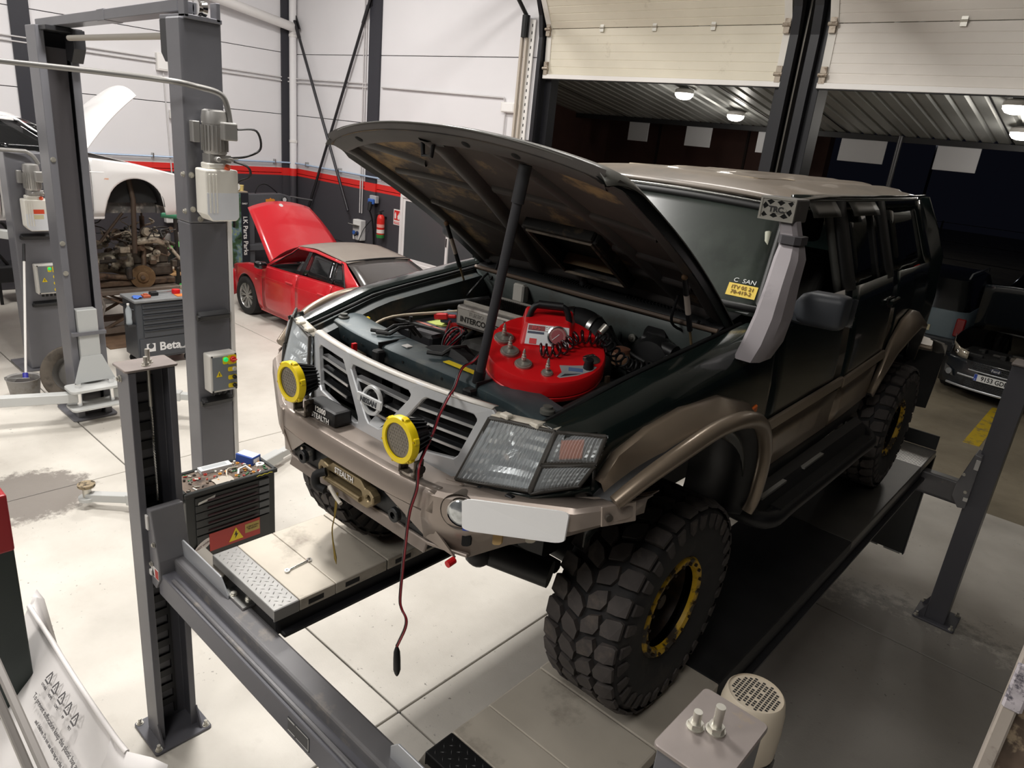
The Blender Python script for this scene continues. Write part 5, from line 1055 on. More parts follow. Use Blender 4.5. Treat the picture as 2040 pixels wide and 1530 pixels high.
# winch tray, fairlead, lower lip, shackle mounts
WK = mat('winch_black', '1c1d1f', .5, .2, dirt=('4a4138', 6, .62, .85))
obj('winch_tray', B().box(-.40, .40, -.79, -.775, .775, .915).box(-.40, .40, -.79, -.70, .905, .915), WK, car, bev=.004)
obj('lower_lip', B().prism([(-.40, -.80, .772), (.40, -.80, .772), (.53, -.745, .765), (.5, -.60, .75), (-.5, -.60, .75), (-.53, -.745, .765)], (0, 0, .012)).prism([(-.4, -.812, .745), (.4, -.812, .745), (.4, -.80, .782), (-.4, -.80, .782)], (0, .012, 0)), BUMP, car, bev=.003)
obj('winch_cover', B().box(-.31, -.12, -.80, -.72, .992, 1.05), BLK, car, bev=.012, seg=2)
text('12000\nSTEALTH', .028, (-.205, -.803, 1.022 + H), (1, 0, 0), (0, 0, 1), WHT, car, bold=.0006)
FLG = mat('fairlead_bronze', '8a7a5c', .4, .55)
fm_ = lambda x, z: (x - .0, -.838, z + .838 + H)
fo = [(-.165, .012), (-.16, -.01), (-.13, -.042), (.13, -.042), (.165, -.012), (.165, .012), (.14, .03), (.115, .028), (.09, .05), (-.075, .05), (-.1, .03), (-.125, .035), (-.15, .035)]
fh = arc((0, 0), .008, 0, 360, 10)[:-1]
fl_ = holed('fairlead', fo, [rrect(-.10, .10, -.012, .012, .011, 4), [(x - .137, z) for x, z in arc((0, 0), .011, 0, 360, 12)[:-1]], [(x + .137, z) for x, z in arc((0, 0), .011, 0, 360, 12)[:-1]]], fm_, FLG, car, th=.035, bev=.004, off=-1)
obj('fairlead_roll', B().cyl((-.10, -.842, .820), (.10, -.842, .820), .010, n=10), FLG, fl_, smooth=60)
text('STEALTH', .03, (.0, -.8405, .871 + H), (1, 0, 0), (0, 0, 1), WHT, fl_, bold=.0005, sx=.9)
obj('rope_hook', B().tube(spline([(-.1, -.845, .846), (-.125, -.87, .83), (-.12, -.87, .79), (-.09, -.855, .78)], 4), .016, 8), RUB, fl_, smooth=60); obj('rope_end', B().tube(spline([(-.07, -.85, .80), (-.02, -.86, .785), (.02, -.865, .775)], 4), [.008] * 9, 6), mat('rope_white', 'cfc8bd', .8), fl_, smooth=60)
for s in (-1, 1):
    tb = obj('tow_mount', B().cbox((s * .285, -.797, .84), (.07, .014, .055)).lathe([(.012, -.02), (.026, -.02), (.026, .0), (.012, .0)], (s * .27, -.82, .835), (0, 1, 0), 16, cap=False), WK, car, bev=.003)
    for x in (.262, .31): obj('tow_bolt', B().cyl((s * x, -.804, .845), (s * x, -.812, .845), .010, n=6), ZINC, tb)
tag(obj('hanging_strap', B().tube(spline([(-.03, -.845, .78), (-.035, -.85, .70), (-.05, -.85, .62), (-.02, -.85, .50)], 4), [.004, .005, .006, .006, .005, .004, .003, .003, .003, .003, .004, .006, .001], 4), mat('strap_ochre', '8a7430', .7), car), 'x', 'y') if False else obj('hanging_strap', B().tube(spline([(-.03, -.845, .79), (-.035, -.85, .70), (-.05, -.85, .62), (-.02, -.85, .50)], 4), [.004, .006, .006, .006, .004, .003, .003, .003, .003, .003, .004, .006, .001], 4), mat('strap_ochre', '8a7430', .7), car)
obj('red_plug', B().cyl((.50, -.77, .755), (.50, -.80, .75), .012, n=10), RED, car)
# ---- round yellow LED lamps on the bumper
LENS = mat('led_lens_smoke', '6e675d', .25, .2, var=.15, vs=60)
for s in (-1, 1):
    c = Vector((s * .308 + .006, -.862, 1.13)); LB = lambda: MB().at(Matrix.Translation(c + Vector((0, 0, H))) @ Matrix.Scale(.87, 4) @ Matrix.Translation(-c)); t_ = obj('work_lamp', LB().lathe([(.066, .0), (.07, .012), (.072, .03)], c, (0, 1, 0), 40), BLK, car, smooth=40, label='round lamp with a yellow bezel, %s of the emblem' % ('left' if s < 0 else 'right'))
    obj('bezel', LB().lathe([(.064, -.008), (.066, -.014), (.084, -.013), (.088, -.006), (.088, .016), (.084, .02), (.064, .0)], c, (0, 1, 0), 48, cap=False), YEL, t_, smooth=40)
    for k in range(6):
        a = radians(60 * k + 15); d_ = Vector((cos(a), 0, sin(a))); obj('bezel_lug', LB().obox(c + d_ * .082 + Vector((0, .004, 0)), c + d_ * .093 + Vector((0, .004, 0)), .026, .026, up=(0, 1, 0)), YEL, t_, bev=.004); obj('bezel_screw', LB().cyl(c + d_ * .088 + Vector((0, -.0095, 0)), c + d_ * .088 + Vector((0, -.012, 0)), .0045, n=6), mat('brass', 'b89b2a', .35, .6), t_)
    obj('lens', LB().lathe([(.064, -.006), (.001, -.0065)], c, (0, 1, 0), 40), LENS, t_)
    ld = LB()
    for i in range(-4, 5):
        for j in range(-4, 5):
            x_, z_ = i * .0135 + (.0067 if j % 2 else 0), j * .012
            if x_ * x_ + z_ * z_ < .055 ** 2: ld.lathe([(.0042, -.0072), (.001, -.0075)], c + Vector((x_, 0, z_)), (0, 1, 0), 6)
    obj('led_dots', ld, mat('led_dot', '7b7468', .3, .2), t_, kind='stuff')
    fi = LB()
    for k in range(22):
        a = 2 * pi * k / 22; d_ = Vector((cos(a), 0, sin(a))); fi.add([c + d_ * .078 + Vector((0, .02, 0)), c + d_ * .055 + Vector((0, .105, 0)), c + d_ * .02 + Vector((0, .105, 0)), c + d_ * .02 + Vector((0, .02, 0))], [(0, 1, 2, 3)])
    obj('cooling_fins', fi, BLK, t_, solid=.004); obj('lamp_core', LB().lathe([(.06, .03), (.045, .1), (.03, .105)], c, (0, 1, 0), 20), BLK, t_, smooth=40)
    br_ = obj('lamp_bracket', B().box(c.x - .035, c.x + .035, -.83, -.785, .994, 1.004).box(c.x - .04, c.x - .032, -.83, -.79, .995, 1.06).box(c.x + .032, c.x + .04, -.83, -.79, .995, 1.06), mat('worn_bracket', '4e443b', .5, .4, dirt=('8f857a', 30, .5, .6)), t_, bev=.003); obj('bracket_bolt', B().cyl((c.x + .04, -.81, 1.03), (c.x + .052, -.81, 1.03), .016, n=10), mat('worn_bolt', '2d2723', .5, .5), t_)
# ---- snorkel
SN = mat('snorkel_grey', '8f898c', .6, var=.05, vs=5, dirt=('5f5b5e', 5, .6, .85)); 
path = [((.88, .34, 1.36), .044, .085), ((.90, .355, 1.43), .048, .095), ((.90, .40, 1.52), .046, .088), ((.88, .47, 1.63), .042, .075), ((.862, .535, 1.715), .042, .068), ((.845, .57, 1.755), .036, .05), ((.82, .60, 1.80), .032, .04), ((.79, .62, 1.86), .032, .04)]
R = []
for (x, y, z), wx_, wy_ in path: R.append([(x + a * wx_, y + b2 * wy_, z) for a, b2 in ((-1.1, -.75), (-.7, -1), (.55, -1), (1, -.6), (1, .6), (.55, 1), (-.7, 1), (-1.1, .7))])
snk = obj('snorkel', B().rings(R), SN, car, smooth=30, label='grey plastic snorkel rising along the windscreen pillar')
obj('snorkel_clamp', B().rings([[(x * 1.0, y, z + dz_) for x, y, z in [(lerp(.842, p[0], 1.1), lerp(.58, p[1], 1.1), 1.765) for p in R[5]]] for dz_ in (0, .03)]), mat('clamp_grey', '4c4a4d', .5), snk, smooth=30)
hd = obj('snorkel_head', B().prism([(a, .56, c2) for a, c2 in rrect(.692, .830, 1.838, 1.926, .008, 3)], (0, .13, 0)), mat('snorkel_head', '55524f', .55, dirt=('9a958c', 8, .55, .75)), snk, bev=.005)
gb = B(); x0, x1, z0, z1 = .700, .822, 1.847, 1.917
gr_o = [(x0, z0), (x1, z0), (x1, z1), (x0, z1)]; holes = []
for i in range(-1, 7):
    for j in range(-1, 5):
        cx_, cz_ = x0 + .0105 + i * .0203, z0 + .009 + j * .0175
        if (i + j) % 2 == 0 and x0 + .004 < cx_ < x1 - .004 and z0 + .004 < cz_ < z1 - .004 and not (abs(cx_ - .761) < .036 and abs(cz_ - 1.882) < .013):
            pts = [(max(x0 + .002, min(x1 - .002, cx_ + a)), max(z0 + .002, min(z1 - .002, cz_ + b))) for a, b in ((-.016, 0), (0, -.0135), (.016, 0), (0, .0135))]
            holes.append(pts)
holed('intake_grid', gr_o, holes, lambda x, z: (x, .556, z + H), mat('grid_pale', '8d8a82', .5), snk, th=.006)
obj('grid_frame', B().prism([(a, .552, c2) for a, c2 in ((x0 - .008, z0 - .008), (x1 + .008, z0 - .008), (x1 + .008, z0), (x0 - .008, z0))], (0, .01, 0)).prism([(a, .552, c2) for a, c2 in ((x0 - .008, z1), (x1 + .008, z1), (x1 + .008, z1 + .008), (x0 - .008, z1 + .008))], (0, .01, 0)).prism([(a, .552, c2) for a, c2 in ((x0 - .008, z0), (x0, z0), (x0, z1), (x0 - .008, z1))], (0, .01, 0)).prism([(a, .552, c2) for a, c2 in ((x1, z0), (x1 + .008, z0), (x1 + .008, z1), (x1, z1))], (0, .01, 0)), mat('grid_pale', '8d8a82', .5), snk)
obj('intake_dark', B().box(x0, x1, .5585, .5595, z0, z1), mat('hole_black', '050505', .9), snk)
obj('name_plate', B().prism([(.761 + .036 * cos(t), .553, 1.88 + .014 * sin(t)) for t in fr(0, 2 * pi * 19 / 20, 19)], (0, .003, 0)), mat('grid_pale', '8d8a82', .5), snk)
text('TRC.', .028, (.761, .5515, 1.88 + H), (1, 0, 0), (0, 0, 1), mat('grid_ink', '1a1918', .6), snk, bold=.0012, sx=1.05)
# ================================================================ ENGINE BAY
obj('bay_floor', B().box(-.62, .62, -.45, .55, .93, .95), mat('bay_black', '0e0e0e', .7, var=.3), car)
obj('firewall', B().grid([[(x, .50, .95) for x in fr(-.64, .64, 8)], [(x, .49, 1.25) for x in fr(-.64, .64, 8)], [(x, .42, 1.385) for x in fr(-.66, .66, 8)]]), BAYL, car, smooth=30, solid=.005)
for x in (.02, .12, .2): obj('firewall_rib', B().box(x, x + .012, .478, .492, 1.1, 1.3), BAYM, car)
cw = obj('cowl_panel', B().grid([[(x, .40 + .05 * abs(x), 1.40 - .012 * abs(x)) for x in fr(-.68, .68, 10)], [(x, .47 + .05 * abs(x), 1.428) for x in fr(-.69, .69, 10)], [(x, .54 + .07 * abs(x), 1.455) for x in fr(-.70, .70, 10)]]), mat('cowl_black', '1c1d1e', .5), car, smooth=40, solid=.006)
obj('cowl_front_edge', B().tube([(x, .398 + .05 * abs(x), 1.404 - .012 * abs(x)) for x in fr(-.68, .68, 10)], .011, 6), mat('cowl_edge_dusty', '6b5a4c', .6), cw, smooth=60)
obj('screen_base_strip', B().grid([[(x, .535 + .07 * abs(x), 1.458) for x in fr(-.72, .72, 10)], [(x, .575 + .07 * abs(x), 1.478) for x in fr(-.74, .74, 10)], [(x, .60 + .07 * abs(x) - .06 * (1 - (x / .75) ** 2) * 0, 1.487) for x in fr(-.75, .75, 10)]]), mat('screen_base_bright', 'a9adac', .3, .3, dirt=('5e615f', 6, .5, .8)), cw, smooth=40, solid=.004)
for (xa, xb) in ((-.25, .02), (.22, .52)):
    sl_ = B()
    for x in fr(xa, xb, 18): sl_.obox((x, .445 + .05 * abs(x), 1.432), (x, .50 + .06 * abs(x), 1.450), .006, .006)
    obj('cowl_slats', sl_, SEAL, cw, kind='stuff')
for (p, q, r2) in (((-.02, .47, 1.47), (-.30, .50, 1.50), (-.55, .60, 1.53)), ((.42, .50, 1.46), (.15, .50, 1.50), (-.05, .53, 1.52))):
    wp = obj('wiper_arm', B().tube([p, q], .011, 6), BLK, car, smooth=60); obj('wiper_pivot', B().cyl((p[0], p[1], p[2] - .04), (p[0], p[1], p[2] + .015), .022, n=12), BLK, wp, smooth=40); obj('wiper_blade', B().obox((q[0] + .3, q[1] - .03, q[2] - .015), r2, .014, .016), BLK, wp)
# washer bottle with yellow cap
wt = obj('washer_bottle', B().rings([[(-.60 + a * k, -.34 + b2 * k, z) for a, b2 in rrect(-.10, .10, -.085, .085, .05, 5)] for z, k in ((1.0, .95), (1.10, 1), (1.16, .98), (1.195, .86), (1.21, .6), (1.215, .42))]), mat('washer_tank_cream', 'e2dcbc', .4), car, smooth=50)
obj('washer_cap', B().lathe([(.045, 0), (.047, .004), (.047, .02), (.04, .026), (.015, .026), (.014, .032), (.001, .032)], (-.61, -.34, 1.213), n=24), mat('cap_yellow', 'e8c414', .4), wt, smooth=35)
obj('battery', B().box(-.62, -.36, -.14, .10, 1.02, 1.18), mat('battery_black', '232326', .5), car, bev=.01); bt = [c for c in car.children if c.name.startswith('battery')][0]
obj('battery_lid', B().box(-.61, -.37, -.13, .09, 1.18, 1.186), mat('battery_lid', '4d4c4e', .5), bt); obj('battery_label', B().box(-.55, -.45, .0, .08, 1.186, 1.188), mat('label_lime', 'b9c36a', .5), bt); obj('battery_stripe', B().box(-.58, -.38, -.04, -.025, 1.186, 1.188), mat('stripe_pink', 'b8746a', .5), bt)
bar_ = obj('battery_clamp_bar', B().obox((-.62, -.16, 1.21), (-.2, -.1, 1.215), .02, .012).cyl((-.5, -.14, 1.1), (-.5, -.14, 1.24), .008, n=8), SEAL, car)
# intercooler on top of the engine
icM = Matrix.Translation((-.115, .10, 1.285 + H)) @ Matrix.Rotation(radians(4), 4, 'Z')
ic = obj('intercooler', MB().at(icM).box(-.21, .21, -.13, .13, -.05, .045), mat('intercooler_alu', '8d8984', .4, .6, var=.1, dirt=('453a30', 7, .52, .75)), car, bev=.012, seg=2)
fnm = MB().at(icM)
for k in range(34): fnm.box(-.19 + k * .0115, -.186 + k * .0115, -.07, .115, .045, .051)
for k in range(12): fnm.box(-.19, .2, -.068 + k * .0155, -.064 + k * .0155, .0455, .0495)
obj('intercooler_core', MB().at(icM).box(-.195, .2, -.072, .117, .045, .0465), mat('hole_black', '050505', .9), ic); obj('intercooler_fins', fnm, mat('fin_dark', '1b1a19', .4, .6, dirt=('6d6860', 40, .6, .66)), ic, kind='stuff')
obj('core_frame', MB().at(icM).box(-.21, .215, -.085, -.073, .04, .058).box(-.21, .215, .117, .13, .04, .058).box(.2, .215, -.085, .13, .04, .058), mat('intercooler_edge', 'b5b0a8', .35, .6), ic, bev=.003)
obj('name_panel', MB().at(icM).box(-.195, .06, -.1335, -.13, -.035, .03), mat('name_panel', 'bdb9b2', .35, .5), ic)
text('INTERCOOLER', .034, icM @ Vector((-.065, -.135, -.012)), icM.to_3x3() @ Vector((1, 0, 0)), (0, 0, 1), mat('ink_dark', '26231f', .6), ic, bold=.0008); text('TURBO', .026, icM @ Vector((-.09, -.135, .018)), icM.to_3x3() @ Vector((1, 0, 0)), (0, 0, 1), mat('ink_grey', '8b8781', .5), ic)
obj('engine_block', B().box(-.22, .24, -.22, .42, .95, 1.14).box(-.18, .12, -.15, .38, 1.14, 1.22), mat('engine_dark', '262523', .55, .3, var=.2, vs=9), car, bev=.02)
obj('fan_shroud', B().lathe([(.26, .02), (.27, -.04), (.24, -.05)], (.0, -.34, 1.0), (0, 1, 0), 28, cap=False), BLK, car, smooth=40)
obj('intake_hose', B().tube(spline([(.06, .22, 1.32), (.14, .26, 1.33), (.22, .27, 1.30), (.30, .22, 1.22), (.33, .12, 1.12)], 5), .055, 16), RUB, car, smooth=60); ih = [c for c in car.children if c.name.startswith('intake_hose')][0]
for p, q in (((.10, .24, 1.325), (.12, .25, 1.33)), ((.19, .268, 1.315), (.21, .27, 1.31))): obj('hose_clamp', B().cyl(p, q, .059, n=20), STEEL, ih, smooth=40)
obj('intake_hose', B().tube(spline([(-.02, -.04, 1.25), (.03, -.09, 1.24), (.08, -.12, 1.2), (.1, -.13, 1.1)], 4), .034, 12), RUB, car, smooth=60)
obj('brake_servo', B().lathe([(.10, 0), (.115, -.02), (.115, -.05), (.09, -.08), (.03, -.09)], (.42, .47, 1.2), (0, 1, 0), 24), mat('servo_black', '19191a', .4), car, smooth=40)
wm = obj('wiper_motor', B().cyl((.36, .44, 1.28), (.52, .42, 1.26), .035, n=14).cyl((.40, .47, 1.30), (.40, .44, 1.30), .055, n=18), mat('servo_black', '19191a', .4), car, smooth=40)
for p in ((.33, .468, 1.36), (.28, .468, 1.26), (.47, .458, 1.28)): obj('motor_grommet', B().lathe([(.018, 0), (.018, -.008), (.008, -.008), (.008, -.014), (.001, -.014)], p, (0, 1, 0), 14), mat('grommet_pale', 'b5b3aa', .4, .4), wm, smooth=40)
fb_ = obj('brake_fluid_reservoir', B().lathe([(.035, 0), (.04, .03), (.03, .05)], (.40, .20, 1.22), n=16), mat('reservoir_amber', '8a6a52', .5), car, smooth=40); obj('reservoir_cap', B().lathe([(.034, .05), (.034, .065), (.02, .07)], (.40, .20, 1.22), n=16), mat('reservoir_cap', '6f4a38', .5), fb_, smooth=40)
ab = obj('air_filter_box', B().prism([(x, y, 1.06) for x, y in rrect(.42, .62, -.30, .10, .05, 4)], (0, 0, .12)), mat('filter_box_brown', '3a332e', .6, var=.15, dirt=('6b5b4a', 6, .52, .75)), car, bev=.01); 
for y in (-.2, -.05, .06): obj('box_clip', B().cbox((.44, y, 1.18), (.012, .02, .05)), mat('clip_brown', '7a6552', .6), ab)
obj('fender_bracket', B().box(-.62, -.42, .20, .30, 1.12, 1.2), mat('tan_bracket', '8c7d65', .6, dirt=('4a3c2c', 8, .5, .7)), car, bev=.01)
obj('relay_box', B().cbox((-.35, .42, 1.33), (.07, .05, .09)), mat('relay_white', 'cfccc4', .5), car, bev=.008)
for i, (pts, r_, mm) in enumerate((([(-.62, -.2, 1.2), (-.60, .0, 1.235), (-.58, .2, 1.245), (-.5, .36, 1.27)], .018, RUB), ([(-.50, -.38, 1.21), (-.55, -.2, 1.235), (-.45, .1, 1.25), (-.3, .25, 1.3), (-.18, .3, 1.31)], .007, mat('hose_pale', 'b8ab95', .5)),
    ([(-.45, -.28, 1.2), (-.3, -.3, 1.18), (-.15, -.25, 1.15), (.05, -.22, 1.12)], .014, RUB), ([(-.62, -.46, 1.19), (-.62, -.3, 1.205), (-.62, -.1, 1.21)], .026, mat('ribbed_hose', '262626', .7)),
    ([(.3, .38, 1.25), (.38, .3, 1.18), (.46, .25, 1.15), (.6, .3, 1.2)], .012, RUB), ([(.2, .4, 1.3), (.3, .36, 1.24), (.5, .36, 1.2), (.62, .4, 1.25)], .008, mat('wire_dark', '2a2a2a', .6)), ([(.1, .1, 1.15), (.25, .05, 1.14), (.4, .15, 1.15), (.55, .2, 1.17)], .016, RUB),
    ([(-.3, -.36, 1.17), (-.2, -.2, 1.16), (-.05, -.15, 1.15), (.1, -.25, 1.13)], .012, RUB), ([(-.35, .1, 1.2), (-.25, .02, 1.22), (-.2, -.1, 1.2), (-.1, -.18, 1.16)], .009, RUB))):
    obj('engine_hose', B().tube(spline(pts, 5), r_, 8), mm, car, smooth=60)
# ================================================================ OTHER VEHICLES (local frame: +x forward, +y left, z up)
SIL = mat('alloy_wheel', 'b4b2ae', .35, .6); TY2 = mat('car_tyre', '1f1e1e', .8, dirt=('4a4540', 8, .55, .75))
CGL = glass('car_glass_dark', '1e1f20', .75, .06)
def car_wheel(par, x, y, r, s, spokes=10):
    w_ = obj('wheel', MB().lathe([(r * .66, .09), (r * .72, .105), (r * .9, .11), (r, .085), (r, -.085), (r * .9, -.11), (r * .66, -.1)], (x, y, r), (0, s, 0), 36, cap=False), TY2, par, smooth=50)
    rm = MB().lathe([(r * .66, -.08), (r * .64, .07), (r * .68, .095), (r * .7, .09)], (x, y, r), (0, s, 0), 36, cap=False)
    obj('rim', rm, SIL, w_, smooth=50); sp_ = MB()
    for k in range(spokes):
        for da in (-.09, .09):
            a = 2 * pi * k / spokes; p = Vector((x + cos(a + da * .3) * r * .14, y + s * .06, r + sin(a + da * .3) * r * .14)); q = Vector((x + cos(a + da) * r * .66, y + s * .075, r + sin(a + da) * r * .66)); sp_.obox(p, q, .014, .02, up=(0, s, 0))
    sp_.lathe([(.001, .075), (r * .16, .07), (r * .16, .04)], (x, y, r), (0, s, 0), 16)
    obj('spokes', sp_, SIL, w_); obj('brake_disc', MB().lathe([(r * .45, -.02), (r * .45, .0), (.001, .0)], (x, y, r), (0, s, 0), 20), mat('brake_disc', '6b655e', .5, .7), w_); return w_
def sedan(root, paint, roofm, hood_deg=0, wheels=(1, 1), wb=2.76, front_bumper=True, glassm=CGL, front_cut=2.12, handles=True, hood=True, rear=True, badge=True):
    a0, a1 = wb / 2, -wb / 2
    wt = [(-2.36, .62), (-2.25, .76), (-1.9, .84), (-1.2, .885), (0, .905), (1.2, .89), (1.7, .85), (2.0, .77), (2.16, .60)]
    sh = [(-2.36, .92), (-1.7, 1.0), (-.4, .97), (.8, .93), (1.4, .87), (2.0, .74), (2.16, .66)]
    hw = lambda x, z: interp(x, wt) + interp(z, [(.18, -.06), (.3, -.015), (.5, 0), (.7, -.004), (.78, .0), (.92, -.035), (1.02, -.07)])
    ar = lambda c, r: (lambda x: .32 + sqrt(max(r * r - (x - c) ** 2, 0)) if abs(x - c) < r else .2)
    zb = lambda x: max(ar(a0, .38)(x), ar(a1, .37)(x))
    hy = .80      # hood hinge x
    for s in (1, -1):
        def pan(name, xs, m=paint, n=8):
            rows = []
            for x in xs:
                b0, t0 = zb(x), interp(x, sh); r = [(x, s * hw(x, lerp(b0, t0, i / n)), lerp(b0, t0, i / n)) for i in range(n + 1)]
                r.append((x, s * (hw(x, t0) - .05), t0 + .018)); rows.append(r)
            return obj(name, MB().grid(rows), m, root, smooth=40, solid=.008)
        fx0 = fr(.835, front_cut, 26)
        pan('front_fender', fx0); d1 = pan('front_door', fr(-.18, .828, 8)); d2 = pan('rear_door', fr(-1.06, -.188, 10)); pan('rear_fender', fr(-2.3, -1.068, 22))
        obj('sill', MB().box(-1.0, .98, s * .80 - .04, s * .80 + .04, .16, .26), paint, root, bev=.02, seg=2)
        if handles:
            for d, x in ((d1, -.02), (d2, -.88)):
                y = s * (hw(x, .82) + .012); obj('door_handle', MB().obox((x - .1, y, .83), (x + .1, y, .825), .02, .028), paint, d, bev=.006)
        obj('side_crease', MB().tube([(x, s * (hw(x, .80) + .001), .79 - .02 * x) for x in fr(-1.9, 1.0, 14)], .006, 5), paint, d1, smooth=60)
        # glasshouse
        P = lambda x, t: (x, s * lerp(hw(x, .97) - .05, .60, t), lerp(interp(x, sh) + .015, interp(x, [(-1.5, 1.25), (-1.05, 1.33), (-.3, 1.39), (.15, 1.36), (.5, 1.2)]), t) + (.055 * sin(pi * t) * min(1, (x - .1) / .3) if x > .1 else .035 * sin(pi * t) * min(1, (-1.0 - x) / .3) if x < -1.0 else 0))
        def band(nm, lo, hi, m, par=root, o=0., tt=(0, 1)):
            rows = []
            for f in fr(0, 1, 5):
                pts = []
                for t in fr(tt[0], tt[1], 4): p = P(lerp(lerp(lo[0], lo[1], f), lerp(hi[0], hi[1], f), t), t); pts.append((p[0], p[1] + s * o, p[2]))
                rows.append(pts)
            return obj(nm, MB().grid(rows), m, par, smooth=60, solid=.012 if m is paint else .005)
        band('windscreen_pillar', (.72, .86), (.10, .17), paint); band('rear_pillar', (-1.72, -1.32), (-1.08, -.98), paint); band('door_pillar', (-.23, -.13), (-.25, -.17), BLK, root, .004)
        band('roof_side', (-1.0, .12), (-1.0, .12), paint, root, .012, (.9, 1.0))
        if s < 0 or not badge: band('door_glass', (-.13, .72), (-.17, .12), glassm, d1, -.006, (.02, .91))
        else: band('door_glass', (-.13, .0), (-.17, -.12), glassm, d1, -.006, (.02, .5))
        band('door_glass', (-.98, -.23), (-.86, -.25), glassm, d2, -.006, (.02, .91)); band('quarter_glass', (-1.3, -1.0), (-1.0, -.9), glassm, d2, -.006, (.03, .88)); band('glass_bar', (-1.0, -.975), (-.89, -.87), BLK, d2, .002, (.0, .92))
        bd = [P(lerp(.74, .12, t), t) for t in fr(0, .92, 5)] + [P(x, .93) for x in fr(.05, -.95, 8)] + [P(lerp(-1.32, -1.02, t), t) for t in fr(.9, 0, 5)]
        obj('window_trim', MB().tube([(x, y + s * .004, z) for x, y, z in bd], .011, 6), BLK, root, smooth=60)
        m_ = obj('door_mirror', MB().rings([[(.62 + b * k * .09 + .02, s * (.90 + yy), 1.0 + c * k * .06) for b, c in rrect(-1, 1, -1, 1, .5, 3)] for yy, k in ((.02, .4), (.06, .9), (.14, 1), (.19, .8), (.2, .4))]), mat('mirror_gloss_black', '141416', .15, coat=.5), root, smooth=60)
        obj('side_repeater', MB().cbox((1.0, s * (hw(1.0, .68) + .002), .69), (.09, .006, .025)), mat('amber_clear', 'e5b49a', .3), root, bev=.003)
        if rear: obj('tail_lamp', MB().grid([[(x, s * (interp(x, wt) * .99), z) for z in (.72, .88)] for x in (-2.1, -2.25, -2.37)]), mat('tail_red', '8a1015', .15, coat=.4), root, smooth=60, solid=.01)
        if front_bumper: obj('headlamp', MB().grid([[(x, s * (interp(x, wt) * .97), z) for z in (.56, .68)] for x in (1.75, 1.95, 2.12)]), mat('headlamp_clear', 'b9bdc0', .1, .4), root, smooth=60, solid=.01)
        for x, on in ((a0, wheels[0]), (a1, wheels[1])):
            if on: car_wheel(root, x, s * .79, .325, s)
            obj('wheel_arch_liner', MB().grid([[(x + .39 * cos(t), s * .84, .32 + .39 * sin(t)), (x + .37 * cos(t), s * .55, .32 + .37 * sin(t))] for t in fr(0, pi, 12)]), BLK, root, smooth=60, solid=.005)
    # roof, screens
    rows = []
    for x in fr(-1.12, .2, 12):
        z0 = interp(x, [(-1.12, 1.33), (-.3, 1.405), (.2, 1.36)]); rows.append([(x, u * .60, z0 + .03 * (1 - u * u)) for u in fr(-1, 1, 12)])
    obj('roof', MB().grid(rows), roofm, root, smooth=50, solid=.01)
    rows = [[(lerp(lerp(.86, .97, 1 - u * u), lerp(.15, .2, 1 - u * u), t), u * lerp(.77, .60, t), lerp(.95, lerp(1.36, 1.39, 1 - u * u), t) + .055 * sin(pi * t)) for u in fr(-1, 1, 10)] for t in fr(0, 1, 5)]
    obj('windscreen', MB().grid(rows), glassm, root, smooth=60, solid=.005)
    rows = [[(lerp(lerp(-1.72, -1.86, 1 - u * u), lerp(-1.06, -1.12, 1 - u * u), t), u * lerp(.72, .585, t), lerp(1.0, lerp(1.33, 1.36, 1 - u * u), t) + .035 * sin(pi * t)) for u in fr(-1, 1, 10)] for t in fr(0, 1, 5)]
    obj('rear_window', MB().grid(rows), mat('rear_glass_dusty', '4a4644', .25, coat=.3), root, smooth=60, solid=.005)
    obj('rear_window_edge', MB().tube([(lerp(-1.06, -1.12, 1 - u * u), u * .59, lerp(1.335, 1.366, 1 - u * u)) for u in fr(-1, 1, 10)], .018, 6), BLK, root, smooth=60)
    if rear:
        rows = [[(x, u * interp(x, [(-2.36, .60), (-2.2, .74), (-1.75, .76)]), interp(x, [(-2.36, .90), (-2.28, .98), (-1.75, 1.015)]) + .02 * (1 - u * u)) for u in fr(-1, 1, 8)] for x in fr(-2.36, -1.78, 6)]
        obj('boot_lid', MB().grid(rows), paint, root, smooth=50, solid=.01)
        obj('rear_bumper', MB().grid([[(-2.25 - .13 * (1 - abs(u) ** 3), u * .8, z) for u in fr(-1, 1, 10)] for z in (.25, .5, .72, .9)]), paint, root, smooth=50, solid=.01)
    if front_bumper:
        obj('front_bumper', MB().grid([[(2.0 + .2 * (1 - abs(u) ** 2.5), u * .8, z) for u in fr(-1, 1, 12)] for z in (.2, .4, .55, .66)]), paint, root, smooth=50, solid=.01)
    obj('engine_bay', MB().box(.95, front_cut - .1, -.62, .62, .35, .68), mat('bay_black2', '141414', .8, var=.3), root)
    obj('cabin_inner', MB().box(-1.5, .8, -.72, .72, .25, .55), mat('cabin_dark', '1a1a1a', .8), root); obj('dashboard', MB().box(.4, .85, -.7, .7, .6, .93), mat('cabin_dark', '1a1a1a', .8), root, bev=.05, seg=2)
    for y in (-.36, .36): obj('seat', MB().prism([(.1, y - .22, .4), (.1, y - .22, .55), (-.35, y - .22, .52), (-.55, y - .22, 1.1), (-.66, y - .22, 1.1), (-.5, y - .22, .4)], (0, .44, 0)), mat('seat_dark', '232222', .8), root, bev=.03, seg=2)
    obj('steering_wheel', MB().lathe([(.17, -.012), (.185, 0), (.17, .012), (.16, 0), (.17, -.012)], (.32, .36, .88), (-.85, 0, .5), 24, cap=False), BLK, root, smooth=60)
